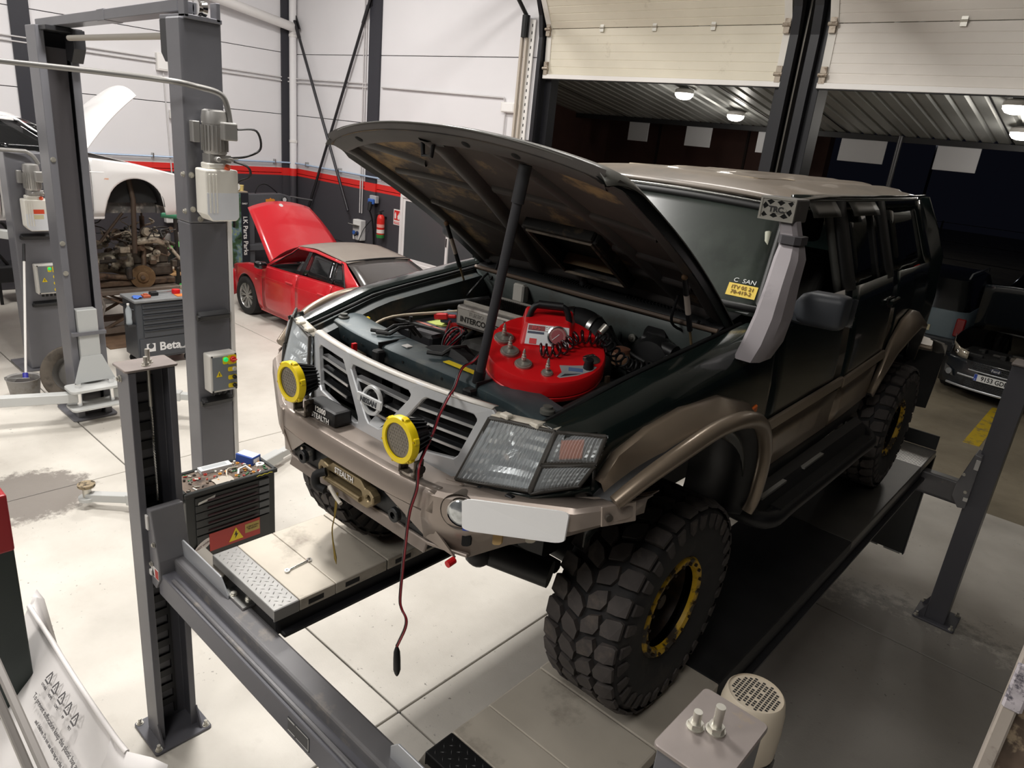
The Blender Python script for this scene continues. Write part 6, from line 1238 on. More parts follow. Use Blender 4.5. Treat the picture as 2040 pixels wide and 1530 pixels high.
    if hood:
        L_ = front_cut - hy - .06; a = radians(hood_deg); rows = []
        for v in fr(0, 1, 12):
            row = []
            for u in fr(-1, 1, 14):
                hwid = lerp(.74, .60, v ** 1.6); ll = (L_ + .10 * (1 - u * u)) * v; bul = .05 * (1 - u * u) + .05 * sin(pi * v * .8) - .05 * v * v
                row.append((hy + ll * cos(a) - bul * sin(a), u * hwid, .95 + ll * sin(a) + bul * cos(a)))
            rows.append(row)
        h_ = obj('bonnet', MB().grid(rows), paint, root, smooth=40, solid=.012)
        e = [r[0] for r in rows] ; 
        if badge:
            p = Vector(rows[11][7]); obj('badge', MB().lathe([(.001, .012), (.035, .010), (.04, 0)], p, (-sin(a), 0, cos(a)), 18), mat('badge_white', 'dedede', .3, .3), h_, smooth=40)
RCP = mat('red_car_paint', 'c5202a', .3, coat=.5, dirt=('cf4a4c', 2, .5, .85))
rc = thing('red_car', 'red saloon car with its bonnet up beside the back wall', 'car', (-7.97, 4.66, 0), pi, local=True)
sedan(rc, RCP, mat('dusty_grey_roof', '8e857c', .45, var=.06, vs=3), 40)
WCP = mat('white_car_paint', 'e9e7e6', .3, coat=.4)
wc = thing('white_car', 'white car raised on a lift with front wheel and bumper removed', 'car', (-9.42, .42, 1.6), pi / 2, local=True)
sedan(wc, WCP, WCP, 47, wheels=(0, 1), front_bumper=False, front_cut=1.98, badge=False, rear=True)
obj('wheel_hub_strut', MB().tube([(1.38, -.6, .75), (1.42, -.65, .4), (1.4, -.62, -.35)], .035, 8).tube([(1.3, -.55, .2), (1.0, -.5, -.2)], .02, 6), mat('strut_brown', '4a3d33', .6, .3), wc, smooth=60)
obj('inner_arch', MB().box(1.0, 1.9, -.55, -.5, .2, .75), mat('arch_grey', '4b4947', .7, var=.3, dirt=('a39b90', 4, .52, .7)), wc)
obj('radiator_frame', MB().box(1.75, 1.82, -.6, .6, .2, .6), mat('arch_grey', '4b4947', .7), wc)
# -------- cars in the yard
FC = mat('dark_blue_grey_car', '1b2025', .25, coat=.5)
fd_ = thing('hatchback_car', 'dark hatchback parked in the yard facing the hall, bonnet up, plate 9153 GDN', 'car', (.87, 13.15, 0), radians(-96), local=True)
def front_car(root, paint):
    wt = [(-2.2, .7), (-1.8, .86), (0, .92), (1.3, .90), (1.8, .84), (2.1, .72), (2.22, .55)]
    for s in (1, -1):
        rows = []
        for x in fr(-2.0, 2.0, 36):
            zb_ = max([.33 + sqrt(max(.15 - (x - c) ** 2, 0)) if abs(x - c) < .387 else .22 for c in (1.35, -1.4)]); t0 = interp(x, [(-2, 1.1), (.9, 1.0), (1.6, .92), (2.0, .84)])
            rows.append([(x, s * (interp(x, wt) + interp(lerp(zb_, t0, i / 6), [(.2, -.06), (.5, 0), (.9, -.03), (1.1, -.08)])), lerp(zb_, t0, i / 6)) for i in range(7)])
        obj('body_side', MB().grid(rows), paint, root, smooth=40, solid=.01)
        for x in (1.35, -1.4): car_wheel(root, x, s * .80, .33, s)
        hl = obj('headlamp', MB().grid([[(x, s * y, z0 + z) for z in (0, .07, .14)] for x, y, z0 in ((2.13, .46, .66), (2.06, .62, .69), (1.9, .76, .74), (1.62, .84, .82))]), mat('headlamp_glass', 'c2b9a8', .1, .5, var=.25, vs=30), root, smooth=60, solid=.01)
        for q in (.52, .64): obj('lamp_lens', MB().lathe([(.055, 0), (.045, .02), (.001, .03)], (2.1 - (q - .46) * .4, s * q, .74), (1, s * .4, 0), 16), CHR, hl, smooth=60)
        obj('fog_lamp', MB().lathe([(.05, 0), (.05, .02), (.001, .025)], (2.12, s * .66, .42), (1, s * .4, 0), 16), mat('fog_bezel', 'a3a6a8', .3, .5), root, smooth=60)
        obj('fog_bezel', MB().prism([(2.15, s * .58, .36), (2.08, s * .74, .40), (2.06, s * .76, .52), (2.14, s * .62, .46)], (.01, 0, 0)), mat('fog_bezel_chrome', '8d8f90', .25, .8), root)
    obj('front_bumper', MB().grid([[(2.0 + .22 * (1 - abs(u) ** 2.4) - .02 * (z > .6), u * .82, z) for u in fr(-1, 1, 16)] for z in (.22, .35, .5, .62, .68)]), paint, root, smooth=50, solid=.01)
    gx = lambda u: 2.015 + .22 * (1 - abs(u / .82) ** 2.4)
    for nm, z0, z1, w0, w1, n_ in (('upper_grille', .54, .68, .36, .46, 3), ('lower_grille', .27, .42, .46, .40, 4)):
        g_ = obj(nm, MB().prism([(gx(u) + .002, u, lerp(z0, z1, 0)) for u in fr(-w0, w0, 6)] + [(gx(u) + .002, u, z1) for u in fr(w1, -w1, 6)], (.006, 0, 0)), BLK, root); hx = MB()
        for r_ in range(n_ + 1):
            for k in range(int(w0 / .042) * 2):
                y = -w0 + .03 + k * .042 + (.021 if r_ % 2 else 0); z = z0 + .015 + r_ * (z1 - z0 - .03) / n_
                if abs(y) < min(w0, w1) - .02: hx.tube([(gx(y) + .012, y + .02 * cos(t), z + .015 * sin(t)) for t in fr(0, 2 * pi, 6)], .0035, 4, cap=False)
        obj('honeycomb_mesh', hx, mat('mesh_grey', '5c5e60', .4, .5), g_, kind='stuff')
    obj('grille_chrome', MB().tube([(gx(u) + .012, u, .545 - .0 * abs(u)) for u in fr(-.38, .38, 8)], .010, 6).tube([(gx(u) + .012, u, .43) for u in fr(-.52, .52, 8)], .016, 6).tube([(gx(u) + .004, u, .24) for u in fr(-.66, .66, 10)], .02, 6), mat('trim_silver', 'a9abac', .3, .5), root, smooth=60)
    em_ = obj('oval_badge', MB().at(Matrix.Translation((gx(0) + .016, 0, .625)) @ Matrix.Diagonal((1, 1.9, 1, 1))).lathe([(.04, 0), (.04, .012), (.001, .014)], (0, 0, 0), (1, 0, 0), 24), mat('badge_navy', '30364a', .3), root, smooth=40)
    obj('badge_ring', MB().at(Matrix.Translation((gx(0) + .02, 0, .625)) @ Matrix.Diagonal((1, 1.9, 1, 1))).lathe([(.036, .0), (.042, .008), (.046, 0)], (0, 0, 0), (1, 0, 0), 24, cap=False), CHR, em_, smooth=60)
    text('Ford', .06, (gx(0) + .0325, 0, .622), (0, 1, 0), (0, 0, 1), mat('badge_white2', 'f0f0f0', .3), em_)
    p_ = obj('number_plate', MB().prism([(gx(.1) + .035, y, z) for y, z in rrect(-.26, .26, .405, .515, .012, 3)], (.008, 0, 0)), mat('plate_white', 'e8e8e6', .4, emis=0), root)
    X = gx(.1) + .0445; text('9153 GDN', .098, (X, .035, .457), (0, 1, 0), (0, 0, 1), BLK, p_, bold=.002, sx=.88); obj('euro_band', MB().box(X - .001, X, -.258, -.215, .408, .512), mat('plate_blue', '2a49a8', .5), p_); text('E', .035, (X + .0005, -.237, .43), (0, 1, 0), (0, 0, 1), WHT, p_)
    obj('engine_bay', MB().box(1.0, 1.95, -.7, .7, .5, .70), mat('bay_black2', '141414', .8), root)
    for k in range(26): random.seed(k); c = (random.uniform(1.15, 1.9), random.uniform(-.6, .6), .72); obj('engine_part', MB().cbox(c, (random.uniform(.05, .22), random.uniform(.05, .25), random.uniform(.04, .12))), mat('engine_bits_%d' % (k % 3), ('4a4744', '2c2b2a', '6a625a')[k % 3], .6, .3), root, bev=.012)
    a = radians(52); obj('bonnet', MB().grid([[(.95 + v * 1.05 * cos(a), u * lerp(.80, .66, v), 1.0 + v * 1.05 * sin(a) + .05 * (1 - u * u)) for u in fr(-1, 1, 8)] for v in fr(0, 1, 6)]), paint, root, smooth=50, solid=.02)
    obj('cabin', MB().rings([[(x, y * k, z) for x, y in ((.85, .80), (.85, -.80), (-1.8, -.78), (-1.8, .78))] for z, k in ((1.0, 1), (1.1, 1))] + [[(x, y, 1.45) for x, y in ((-.05, .60), (-.05, -.60), (-1.4, -.58), (-1.4, .58))]]), mat('yard_glass', '0f1214', .1), root)
front_car(fd_, FC)
fz = thing('estate_car', 'blue-grey estate car seen from behind, plate ending FZ', 'car', (-1.1, 15.4, 0), radians(90), local=True)
EC = mat('blue_grey_car', '6f7f88', .3, .3, coat=.4)
obj('body', MB().rings([[(x, y * k, z) for x, y in rrect(-2.15, 2.1, -.86, .86, .25, 4)] for z, k in ((.25, .95), (.5, 1), (.98, .99), (1.06, .95))]), EC, fz, smooth=50)
obj('cabin', MB().rings([[(x, y, 1.04) for x, y in rrect(-2.1, 1.0, -.80, .80, .2, 4)], [(x, y, 1.62) for x, y in rrect(-1.95, .2, -.68, .68, .2, 4)], [(x, y, 1.68) for x, y in rrect(-1.8, .05, -.58, .58, .2, 4)]]), mat('yard_glass', '0f1214', .1), fz, smooth=50)
for s in (1, -1):
    obj('roof_rail', MB().tube([(.1, s * .62, 1.66), (0, s * .63, 1.75), (-1.75, s * .63, 1.75), (-1.85, s * .62, 1.66)], .016, 6), mat('rail_bright', 'd8dada', .2, .7), fz, smooth=60)
    obj('tail_lamp', MB().box(-2.17, -2.1, s * .74 - .08, s * .74 + .08, .6, .95), mat('tail_red', '8a1015', .15), fz, bev=.02)
    for x in (1.3, -1.3): car_wheel(fz, x, s * .78, .31, s)
pz = obj('number_plate', MB().box(-2.175, -2.165, -.26, .26, .62, .73), mat('plate_cream', 'cfc6a4', .4), fz); text('4187 FZ', .1, (-2.1765, 0, .674), (0, -1, 0), (0, 0, 1), BLK, pz, bold=.001)
obj('rear_bumper', MB().box(-2.24, -2.1, -.84, .84, .28, .55), mat('bumper_dark', '22262a', .5), fz, bev=.05, seg=2)
dc = thing('dark_car', 'dark green car barely visible in the unlit yard behind the estate', 'car', (.6, 20.0, 0), radians(80), local=True)
DCM = mat('yard_car_dark', '10201c', .25, coat=.5)
obj('body', MB().rings([[(x, y * k, z) for x, y in rrect(-2.2, 2.2, -.88, .88, .3, 4)] for z, k in ((.3, .95), (.6, 1), (1.0, .97))]), DCM, dc, smooth=50); obj('cabin', MB().rings([[(x, y, 1.0) for x, y in rrect(-1.7, 1.0, -.80, .80, .2, 4)], [(x, y, 1.5) for x, y in rrect(-1.2, .3, -.62, .62, .2, 4)]]), mat('yard_glass', '0f1214', .1), dc, smooth=50)
for s in (1, -1):
    for x in (1.35, -1.35): car_wheel(dc, x, s * .8, .32, s)
tk = thing('truck', 'white lorry cab far back in the dark yard', 'truck', (3.4, 34, 0), radians(-60), local=True)
obj('cab', MB().prism([(x, -1.15, z) for x, z in ((-1.1, .9), (1.0, .9), (1.1, 1.9), (.8, 3.0), (-1.1, 3.0))], (0, 2.3, 0)), mat('truck_white', 'a9abad', .4), tk, bev=.08, seg=2); obj('windscreen', MB().obox((1.12, 0, 2.0), (.88, 0, 2.85), 2.0, .02, up=(1, 0, .3)), mat('yard_glass', '0f1214', .1), tk); obj('side_glass', MB().box(-.2, .7, -1.17, -1.14, 1.9, 2.7), mat('yard_glass', '0f1214', .1), tk)
obj('chassis', MB().box(-5, 1, -1, 1, .6, .95), BLK, tk); obj('box_body', MB().box(-6, -1.4, -1.2, 1.2, .95, 3.2), mat('truck_grey', '2c2f33', .6), tk)
for x in (.1, -3.6):
    for s in (1, -1): car_wheel(tk, x, s * 1.0, .5, s)
fn = thing('yard_fence', 'dark mesh fence at the back of the yard', 'fence', (2, 28, 0))
for k in range(9): obj('fence_post', MB().cyl((-10 + k * 3, 28, 0), (-10 + k * 3, 28, 2.0), .035, n=8), mat('galv_post', '6e6e70', .4, .6), fn)
for z in (.1, .7, 1.3, 1.95): obj('fence_wire', MB().cyl((-10, 28, z), (14, 28, z), .012, n=6), mat('galv_post', '6e6e70', .4, .6), fn)
obj('parking_line', MB().box(.72, .92, 8.9, 11.2, -.015, -.011), mat('road_yellow', 'c3a417', .7, dirt=('6d6552', 6, .5, .65)), out)
# ================================================================ TOOL TROLLEYS
# -- big grey roller cabinet (world aligned: front faces +x)
CAB = mat('cabinet_grey', '3f4247', .4, .1, var=.04)
bt_ = thing('roller_cabinet', 'grey roller tool cabinet with drawers and Beta lettering behind the near post', 'tool cabinet', (-7.6, 1.62, 0))
obj('carcass', MB().box(-7.85, -7.43, 1.26, 2.0, .12, .88), CAB, bt_, bev=.012, seg=2)
obj('worktop', MB().box(-7.87, -7.40, 1.24, 2.02, .88, .915), mat('cabinet_top', '7d7f80', .45, var=.1, vs=12), bt_, bev=.01, seg=2)
zz = [.86, .79, .72, .65, .58, .51, .41]
for a, b in zip(zz, zz[1:]):
    d = obj('drawer', MB().box(-7.43, -7.415, 1.34, 1.98, b + .006, a - .004), CAB, bt_, bev=.004); obj('drawer_pull', MB().box(-7.425, -7.4, 1.35, 1.97, a - .018, a - .008), mat('pull_dark', '26282b', .4), d, bev=.003)
obj('plinth_panel', MB().box(-7.43, -7.418, 1.28, 1.98, .15, .40), CAB, bt_, bev=.004)
text('Beta', .155, (-7.4165, 1.66, .27), (0, 1, 0), (0, 0, 1), mat('print_white', 'd7d7d7', .5), bt_, bold=.004); text('tools.com', .045, (-7.4165, 1.87, .225), (0, 1, 0), (0, 0, 1), mat('print_white', 'd7d7d7', .5), bt_, bold=.001)
obj('logo_square', MB().box(-7.4175, -7.4165, 1.36, 1.47, .22, .33), mat('print_white', 'd7d7d7', .5), bt_); obj('logo_notch', MB().lathe([(.036, .0), (.001, .001)], (-7.4163, 1.415, .295), (1, 0, 0), 16).box(-7.4164, -7.4155, 1.39, 1.44, .295, .32), CAB, bt_)
for x in (-7.78, -7.5):
    for y in (1.33, 1.93): cs = obj('castor', MB().lathe([(.055, -.018), (.06, -.01), (.06, .01), (.055, .018)], (x, y, .06), (1, 0, 0), 18), BLK, bt_, smooth=40); obj('castor_fork', MB().box(x - .03, x + .03, y - .02, y + .02, .08, .125), STEEL, cs)
obj('side_handle', MB().tube([(-7.80, 1.255, .78), (-7.78, 1.21, .80), (-7.5, 1.21, .80), (-7.48, 1.255, .78)], .012, 8), mat('pull_dark', '26282b', .4), bt_, smooth=60)
def clutter(name, mb, m, label, cat, group=None, bev=0, smooth=None, org=None): return tag(obj(name, mb, m, None, bev=bev, smooth=smooth, org=org), label, cat, group)
clutter('red_tool', MB().lathe([(.05, .915), (.055, .94), (.05, .97), (.001, .975)], (-7.62, 1.86, 0), n=16), RED, 'round red tool on the grey roller cabinet top', 'tool', smooth=40)
clutter('orange_tray', MB().box(-7.55, -7.43, 1.80, 1.98, .915, .925), mat('tray_orange', 'd97a3a', .5), 'flat orange tray on the right end of the cabinet top', 'tray', bev=.003)
clutter('black_socket_box', MB().box(-7.66, -7.58, 1.52, 1.62, .915, .965), BLK, 'small black box in the middle of the cabinet top', 'box', bev=.008)
clutter('drill_bit_case', MB().box(-7.60, -7.5, 1.40, 1.49, .915, .95).box(-7.58, -7.53, 1.42, 1.47, .95, .965), mat('case_rust', 'b0583a', .5), 'rusty orange case on the left part of the cabinet top', 'case', bev=.006)
clutter('ratchet', MB().tube([(-7.68, 1.6, .93), (-7.7, 1.9, .935)], .009, 8).lathe([(.02, -.01), (.022, 0), (.02, .01)], (-7.68, 1.6, .93), n=12), CHR, 'chrome ratchet lying along the back of the cabinet top', 'ratchet', smooth=50)
clutter('blue_rag', MB().grid([[(-7.6 + .03 * i, 1.28 + .035 * j, .922 + .012 * ((i * 7 + j * 5) % 3)) for i in range(5)] for j in range(4)]), mat('rag_blue', '4a6fc0', .9), 'small blue rag at the left corner of the cabinet top', 'rag', smooth=60)
wbt = thing('water_bottle', 'clear plastic water bottle in the side holder of the roller cabinet', 'bottle', (-7.42, 1.235, .60)); PB = (-7.50, 1.20, 0)
obj('body', MB().lathe([(.035, .60), (.038, .62), (.034, .68), (.038, .74), (.036, .79), (.015, .83), (.014, .85)], PB, n=18), glass('bottle_plastic', 'd5dde2', .45, .1), wbt, smooth=50); obj('cap', MB().lathe([(.016, .85), (.016, .87), (.001, .871)], PB, n=14), WHT, wbt, smooth=40)
obj('bottle_holder', MB().box(-7.56, -7.44, 1.16, 1.255, .575, .60), mat('pull_dark', '26282b', .4), bt_)
# -- small black drawer trolley near the left runway (front faces +x)
TB = mat('trolley_black', '232524', .45, var=.08, vs=9)
tr = thing('drawer_trolley', 'small black drawer trolley with cluttered top beside the left runway', 'tool trolley', (-2.45, -.09, 0))
x0, x1, y0, y1, zt = -2.60, -2.30, -.416, .224, .95
obj('carcass', MB().box(x0, x1 - .012, y0, y1, .10, zt - .02), TB, tr, bev=.008, seg=2)
tt = obj('top_tray', MB().box(x0 - .01, x1 + .005, y0 - .01, y1 + .01, zt - .03, zt - .012), mat('tray_dirty', '6b5d52', .7, var=.25, vs=14, dirt=('3c322b', 12, .5, .65)), tr)
obj('tray_rim', MB().box(x0 - .012, x0 + .014, y0 - .012, y1 + .012, zt - .03, zt).box(x1 - .02, x1 + .008, y0 - .012, y1 + .012, zt - .03, zt).box(x0, x1, y0 - .012, y0 + .014, zt - .03, zt).box(x0, x1, y1 - .014, y1 + .012, zt - .03, zt), TB, tt, bev=.004)
GRP = mat('drawer_grip_grey', '57585a', .5)
for k in range(5):
    za, zc = .897 - k * .058, .897 - (k + 1) * .058
    d = obj('drawer', MB().box(x1 - .012, x1 - .002, y0 + .06, y1 - .05, zc + .004, za), mat('drawer_black', '2a2b2a', .45), tr, bev=.003)
    obj('drawer_pull', MB().prism([(x1 - .002, z_, za - z2) for z_, z2 in ()] or [(x1 - .002, y0 + .14, za - .03), (x1 - .002, y0 + .14, za - .046), (x1 + .012, y0 + .14, za - .035)], (0, .36, 0)), mat('pull_reddish', '3d2426', .45), d)
    obj('drawer_corner', MB().box(x1 - .003, x1 + .003, y1 - .13, y1 - .052, zc + .008, za - .006), GRP, d, bev=.002)
bd_ = obj('bottom_drawer', MB().box(x1 - .012, x1 - .002, y0 + .06, y1 - .05, .44, .604), mat('drawer_black', '2a2b2a', .45), tr, bev=.003)
obj('red_panel', MB().box(x1 - .003, x1 + .002, y0 + .14, y1 - .13, .465, .60), mat('panel_red', 'b3382f', .5), bd_)
obj('warning_triangle', MB().prism([(x1 + .002, -.14, .485), (x1 + .002, -.035, .485), (x1 + .002, -.0875, .585)], (.002, 0, 0)), YEL, bd_); obj('lightning_symbol', MB().prism([(x1 + .0045, *p) for p in ((-.085, .56), (-.102, .527), (-.09, .53), (-.096, .5), (-.072, .537), (-.084, .534))], (.0008, 0, 0)), BLK, bd_)
obj('yellow_label', MB().box(x1 + .002, x1 + .0032, -.02, .09, .51, .58), mat('label_khaki', 'b8a055', .6), bd_); text('ATENCION\nTENSION', .018, (x1 + .0036, .035, .545), (0, 1, 0), (0, 0, 1), mat('label_ink', '453b1c', .6), bd_)
obj('oval_sticker', MB().prism([(x1 - .0015, y0 + .098 + .062 * cos(t), .53 + .034 * sin(t) + .03 * cos(t)) for t in fr(0, 2 * pi * 23 / 24, 23)], (.0015, 0, 0)), mat('sticker_pale', 'ddd5cf', .5), bd_); text('MOTUL', .026, (x1 + .0006, y0 + .098, .53), (0, 1, .45), (0, -.45, 1), mat('ink_red', '8a2a26', .5), bd_) if False else text('HOT WORK', .02, (x1 + .0006, y0 + .098, .53), (0, 1, .45), (0, -.45, 1), mat('ink_maroon', '5a2a28', .5), bd_)
obj('maker_label', MB().prism([(x1 - .001, y0 + .075, .845), (x1 - .001, y0 + .19, .868), (x1 - .001, y0 + .195, .886), (x1 - .001, y0 + .08, .862)], (.002, 0, 0)), mat('label_white', 'd9d6d0', .5), tr)
text('FACOM', .03, (x1 + .0085, y1 - .09, zt - .015), (0, 1, 0), (0, 0, 1), mat('ink_yellow', 'b5a92a', .5), tr) if False else obj('yellow_scrawl', MB().tube([(x1 + .009, y1 - .15 + .02 * k, zt - .018 + .006 * (k % 2)) for k in range(7)], .0025, 4), mat('ink_yellow', 'b5a92a', .5), tr)
for x in (x0 + .05, x1 - .05):
    for y in (y0 + .06, y1 - .06): obj('castor', MB().lathe([(.045, -.015), (.05, 0), (.045, .015)], (x, y, .05), (1, 0, 0), 16), BLK, tr, smooth=40)
T_ = zt - .012
bx_ = thing('parts_box', 'blue and white cardboard parts box at the far end of the trolley top', 'box', (-2.52, .13, T_))
obj('carton', MB().at(Matrix.Translation((-2.53, .14, T_)) @ Matrix.Rotation(.35, 4, 'Z')).box(-.075, .075, -.045, .045, 0, .06), mat('carton_blue', '2f4f9e', .5), bx_, bev=.002); obj('white_panel', MB().at(Matrix.Translation((-2.53, .14, T_)) @ Matrix.Rotation(.35, 4, 'Z')).box(-.07, .07, -.032, .04, .06, .0612).box(.075, .0762, -.03, .03, .012, .045), mat('carton_white', 'e6e4e4', .5), bx_)
text('BOSCH', .016, Matrix.Translation((-2.53, .14, T_)) @ Matrix.Rotation(.35, 4, 'Z') @ Vector((0, 0, .062)), (-.34, .94, 0), (-.94, -.34, 0), mat('carton_ink', '7d6a6a', .6), bx_) if False else None
wp_ = thing('white_carton', 'long white carton lying along the back of the trolley top', 'box', (-2.54, -.08, T_)); obj('carton', MB().at(Matrix.Translation((-2.545, -.09, T_)) @ Matrix.Rotation(-.06, 4, 'Z')).box(-.035, .035, -.12, .10, 0, .03), mat('carton_pale', 'd6d8d9', .4), wp_, bev=.002); obj('print_block', MB().at(Matrix.Translation((-2.545, -.09, T_)) @ Matrix.Rotation(-.06, 4, 'Z')).box(-.025, .02, -.1, .07, .03, .0306), mat('carton_print', 'a9adaf', .5), wp_)
sb_ = thing('spray_can', 'white and green container standing at the near left end of the trolley top', 'can', (-2.37, -.44, .94)); obj('body', MB().lathe([(.03, 0), (.032, .01), (.032, .13), (.02, .15), (.018, .165)], (-2.40, -.44, .89), n=18), WHT, sb_, smooth=40); obj('green_band', MB().lathe([(.0323, .05), (.0323, .115)], (-2.40, -.44, .89), n=18, cap=False), mat('can_green', '1f9a4f', .4), sb_, smooth=40)
obj('can_shelf', MB().box(-2.46, -2.33, -.5, -.42, .87, .89), TB, tr)
bag_ = MB(); random.seed(4)
bag_.grid([[(-2.40 + .022 * i + .004 * ((i * j) % 3), -.2 + .025 * j, T_ + .006 + .014 * random.random()) for i in range(5)] for j in range(6)])
clutter('film_bag', bag_, mat('bag_film', 'b9b1a6', .3), 'small crumpled translucent bag on the front of the trolley top', 'bag', smooth=60)
clutter('tape_roll', MB().lathe([(.012, 0), (.03, 0), (.03, .018), (.012, .018), (.012, 0)], (-2.42, .17, T_), n=20, cap=False), WHT, 'white roll of tape at the right end of the trolley top', 'tape', smooth=40)
clutter('white_clip', MB().tube([(-2.37, -.02, T_ + .01), (-2.40, .0, T_ + .03), (-2.42, .06, T_ + .03), (-2.37, .08, T_ + .01)], .009, 6), WHT, 'white plastic hose clip in the middle of the trolley top', 'clip', smooth=60)
clutter('cable_loop', MB().tube(spline([(-2.36, -.10, T_ + .006), (-2.40, -.09, T_ + .03), (-2.45, -.05, T_ + .03), (-2.47, .03, T_ + .012)], 5), .005, 6), mat('cable_cream', 'c9c1b0', .5), 'cream cable loop behind the white clip on the trolley', 'cable', smooth=60)
random.seed(11); cl_m = [mat('bit_%s' % h, h, .5, mtl) for h, mtl in (('8f8b84', .7), ('3a3532', .2), ('a33028', 0), ('c88a3a', 0), ('b9b4a9', .6), ('2d6a3f', 0), ('6a5a4a', .3), ('d8d5ce', 0))]
sm_ = MB()
for k in range(90):
    x, y = random.uniform(-2.57, -2.33), random.uniform(-.39, .19); a = random.uniform(0, pi); d = Vector((cos(a), sin(a), 0)); p = Vector((x, y, T_ + .006)); ln = random.uniform(.008, .022); sm_.mat(random.randrange(8)); q = k % 4
    if q == 0: sm_.cyl(p - d * ln * .6, p + d * ln * .6, .006, n=8)
    elif q == 1: sm_.obox(p - d * ln, p + d * ln, .008, .006)
    elif q == 2: sm_.lathe([(.006, 0), (.012, 0), (.012, .008), (.006, .008), (.006, 0)], p - Vector((0, 0, .006)), n=10, cap=False)
    else: sm_.cyl(p - Vector((0, 0, .006)), p + Vector((0, 0, .01)), .009, n=6)
so_ = tag(obj('small_parts', sm_, cl_m, kind='stuff'), 'scattered nuts, washers, bits and sockets covering the black trolley top', 'small parts')
# ================================================================ WALL ITEMS
ex = thing('fire_extinguisher', 'red fire extinguisher with green base hanging on the dark back wall', 'fire extinguisher', (-9.2, 6.48, 1.2)); EC_ = (-9.22, 6.50, 0)
obj('cylinder', MB().lathe([(.07, 1.29), (.075, 1.31), (.075, 1.60), (.06, 1.655), (.03, 1.68)], EC_, n=24), mat('extinguisher_red', 'd02a22', .3), ex, smooth=50); obj('green_base', MB().lathe([(.068, 1.235), (.077, 1.24), (.077, 1.3), (.07, 1.305)], EC_, n=24), mat('extinguisher_green', '2c7a3a', .4), ex, smooth=40)
obj('label', MB().lathe([(.0757, 1.33), (.0757, 1.40)], EC_, n=24, cap=False), mat('label_cream2', 'e3d8d0', .5), ex, smooth=40); obj('label_text', MB().lathe([(.0757, 1.44), (.0757, 1.50)], EC_, n=24, cap=False), mat('label_pink', 'e79a90', .5), ex, smooth=40)
obj('valve', MB().cyl((-9.22, 6.5, 1.68), (-9.22, 6.5, 1.72), .02, n=10).obox((-9.22, 6.46, 1.73), (-9.22, 6.56, 1.75), .025, .012), BLK, ex); obj('hose', MB().tube(spline([(-9.22, 6.5, 1.70), (-9.28, 6.45, 1.68), (-9.31, 6.44, 1.5), (-9.30, 6.45, 1.36)], 5), .011, 6), BLK, ex, smooth=60); obj('wall_bracket', MB().box(-9.25, -9.19, 6.56, 6.62, 1.6, 1.64), BLK, ex)
sg_ = thing('fire_sign', 'red and white fire extinguisher sign on the dark wall beside the window', 'sign', (-8.86, 6.615, 1.67)); obj('plate', MB().box(-8.98, -8.75, 6.610, 6.619, 1.53, 1.82), WHT, sg_, bev=.002)
obj('red_field', MB().box(-8.96, -8.77, 6.608, 6.610, 1.62, 1.80).box(-8.96, -8.77, 6.608, 6.610, 1.55, 1.59), mat('sign_red', 'd12b27', .5), sg_); obj('pictogram', MB().box(-8.94, -8.90, 6.6065, 6.608, 1.65, 1.74).box(-8.93, -8.91, 6.6065, 6.608, 1.74, 1.765).prism([(x, 6.6065, z) for x, z in ((-8.85, 1.64), (-8.80, 1.64), (-8.79, 1.70), (-8.81, 1.78), (-8.83, 1.73), (-8.86, 1.70))], (0, .0015, 0)), WHT, sg_); text('EXTINTOR', .03, (-8.865, 6.6075, 1.57), (1, 0, 0), (0, 0, 1), WHT, sg_, bold=.001)
ch_ = thing('wall_socket', 'blue industrial power socket on the dark pillar above the extinguisher', 'socket', (-9.5, 6.55, 1.85)); obj('back_box', MB().box(-9.60, -9.40, 6.50, 6.58, 1.86, 2.0), mat('socket_grey', 'a6a8aa', .5), ch_, bev=.012, seg=2); obj('blue_socket', MB().box(-9.59, -9.42, 6.45, 6.5, 1.84, 1.94), mat('cee_blue', '3a66b5', .4), ch_, bev=.015, seg=2); obj('plug', MB().cyl((-9.50, 6.46, 1.88), (-9.49, 6.42, 1.72), .05, .035, 14), BLK, ch_, smooth=40); obj('cable', MB().tube(spline([(-9.49, 6.43, 1.72), (-9.48, 6.5, 1.5), (-9.49, 6.55, 1.0), (-9.5, 6.56, .1)], 5), .016, 6), BLK, ch_, smooth=60)
def outlet(x, y, z, ax, label):
    """white distribution box with flap and two sockets; ax='y' on the back wall, 'x' on the left wall"""
    t = thing('outlet_box', label, 'outlet box', (x, y, z)); M = Matrix.Translation((x, y, z)) @ (Matrix() if ax == 'y' else Matrix.Rotation(pi / 2, 4, 'Z'))
    obj('box', MB().at(M).box(-.13, .13, -.13, 0, -.2, .2), mat('outlet_white', 'd6d4d2', .45), t, bev=.015, seg=2); obj('flap', MB().at(M).add([(-.12, -.135, .09), (.10, -.135, .09), (.10, -.25, .12), (-.12, -.25, .12)], [(0, 1, 2, 3)]), mat('flap_smoke', 'a9a49c', .3), t, solid=.008); obj('breaker_window', MB().at(M).box(-.11, .09, -.134, -.13, .02, .10), mat('window_grey', '9fa0a0', .3), t)
    for q, c in ((-.07, '3a66b5'), (.04, '20305a')): obj('socket_face', MB().at(M).lathe([(.04, 0), (.042, .02), (.03, .025)], (q, -.13, -.06), (0, -1, 0), 16), mat('cee_' + c, c, .4), t, smooth=40)
    obj('plug', MB().at(M).cyl((.04, -.155, -.06), (.05, -.21, -.1), .028, .02, 12), BLK, t, smooth=40); obj('lead', MB().at(M).tube(spline([(.05, -.21, -.1), (.12, -.2, -.25), (.2, -.1, .05), (.35, -.03, .25)] if ax == 'y' else [(.05, -.21, -.1), (.05, -.2, -.3), (.08, -.1, -.6)], 5), .008, 6), BLK, t, smooth=60)
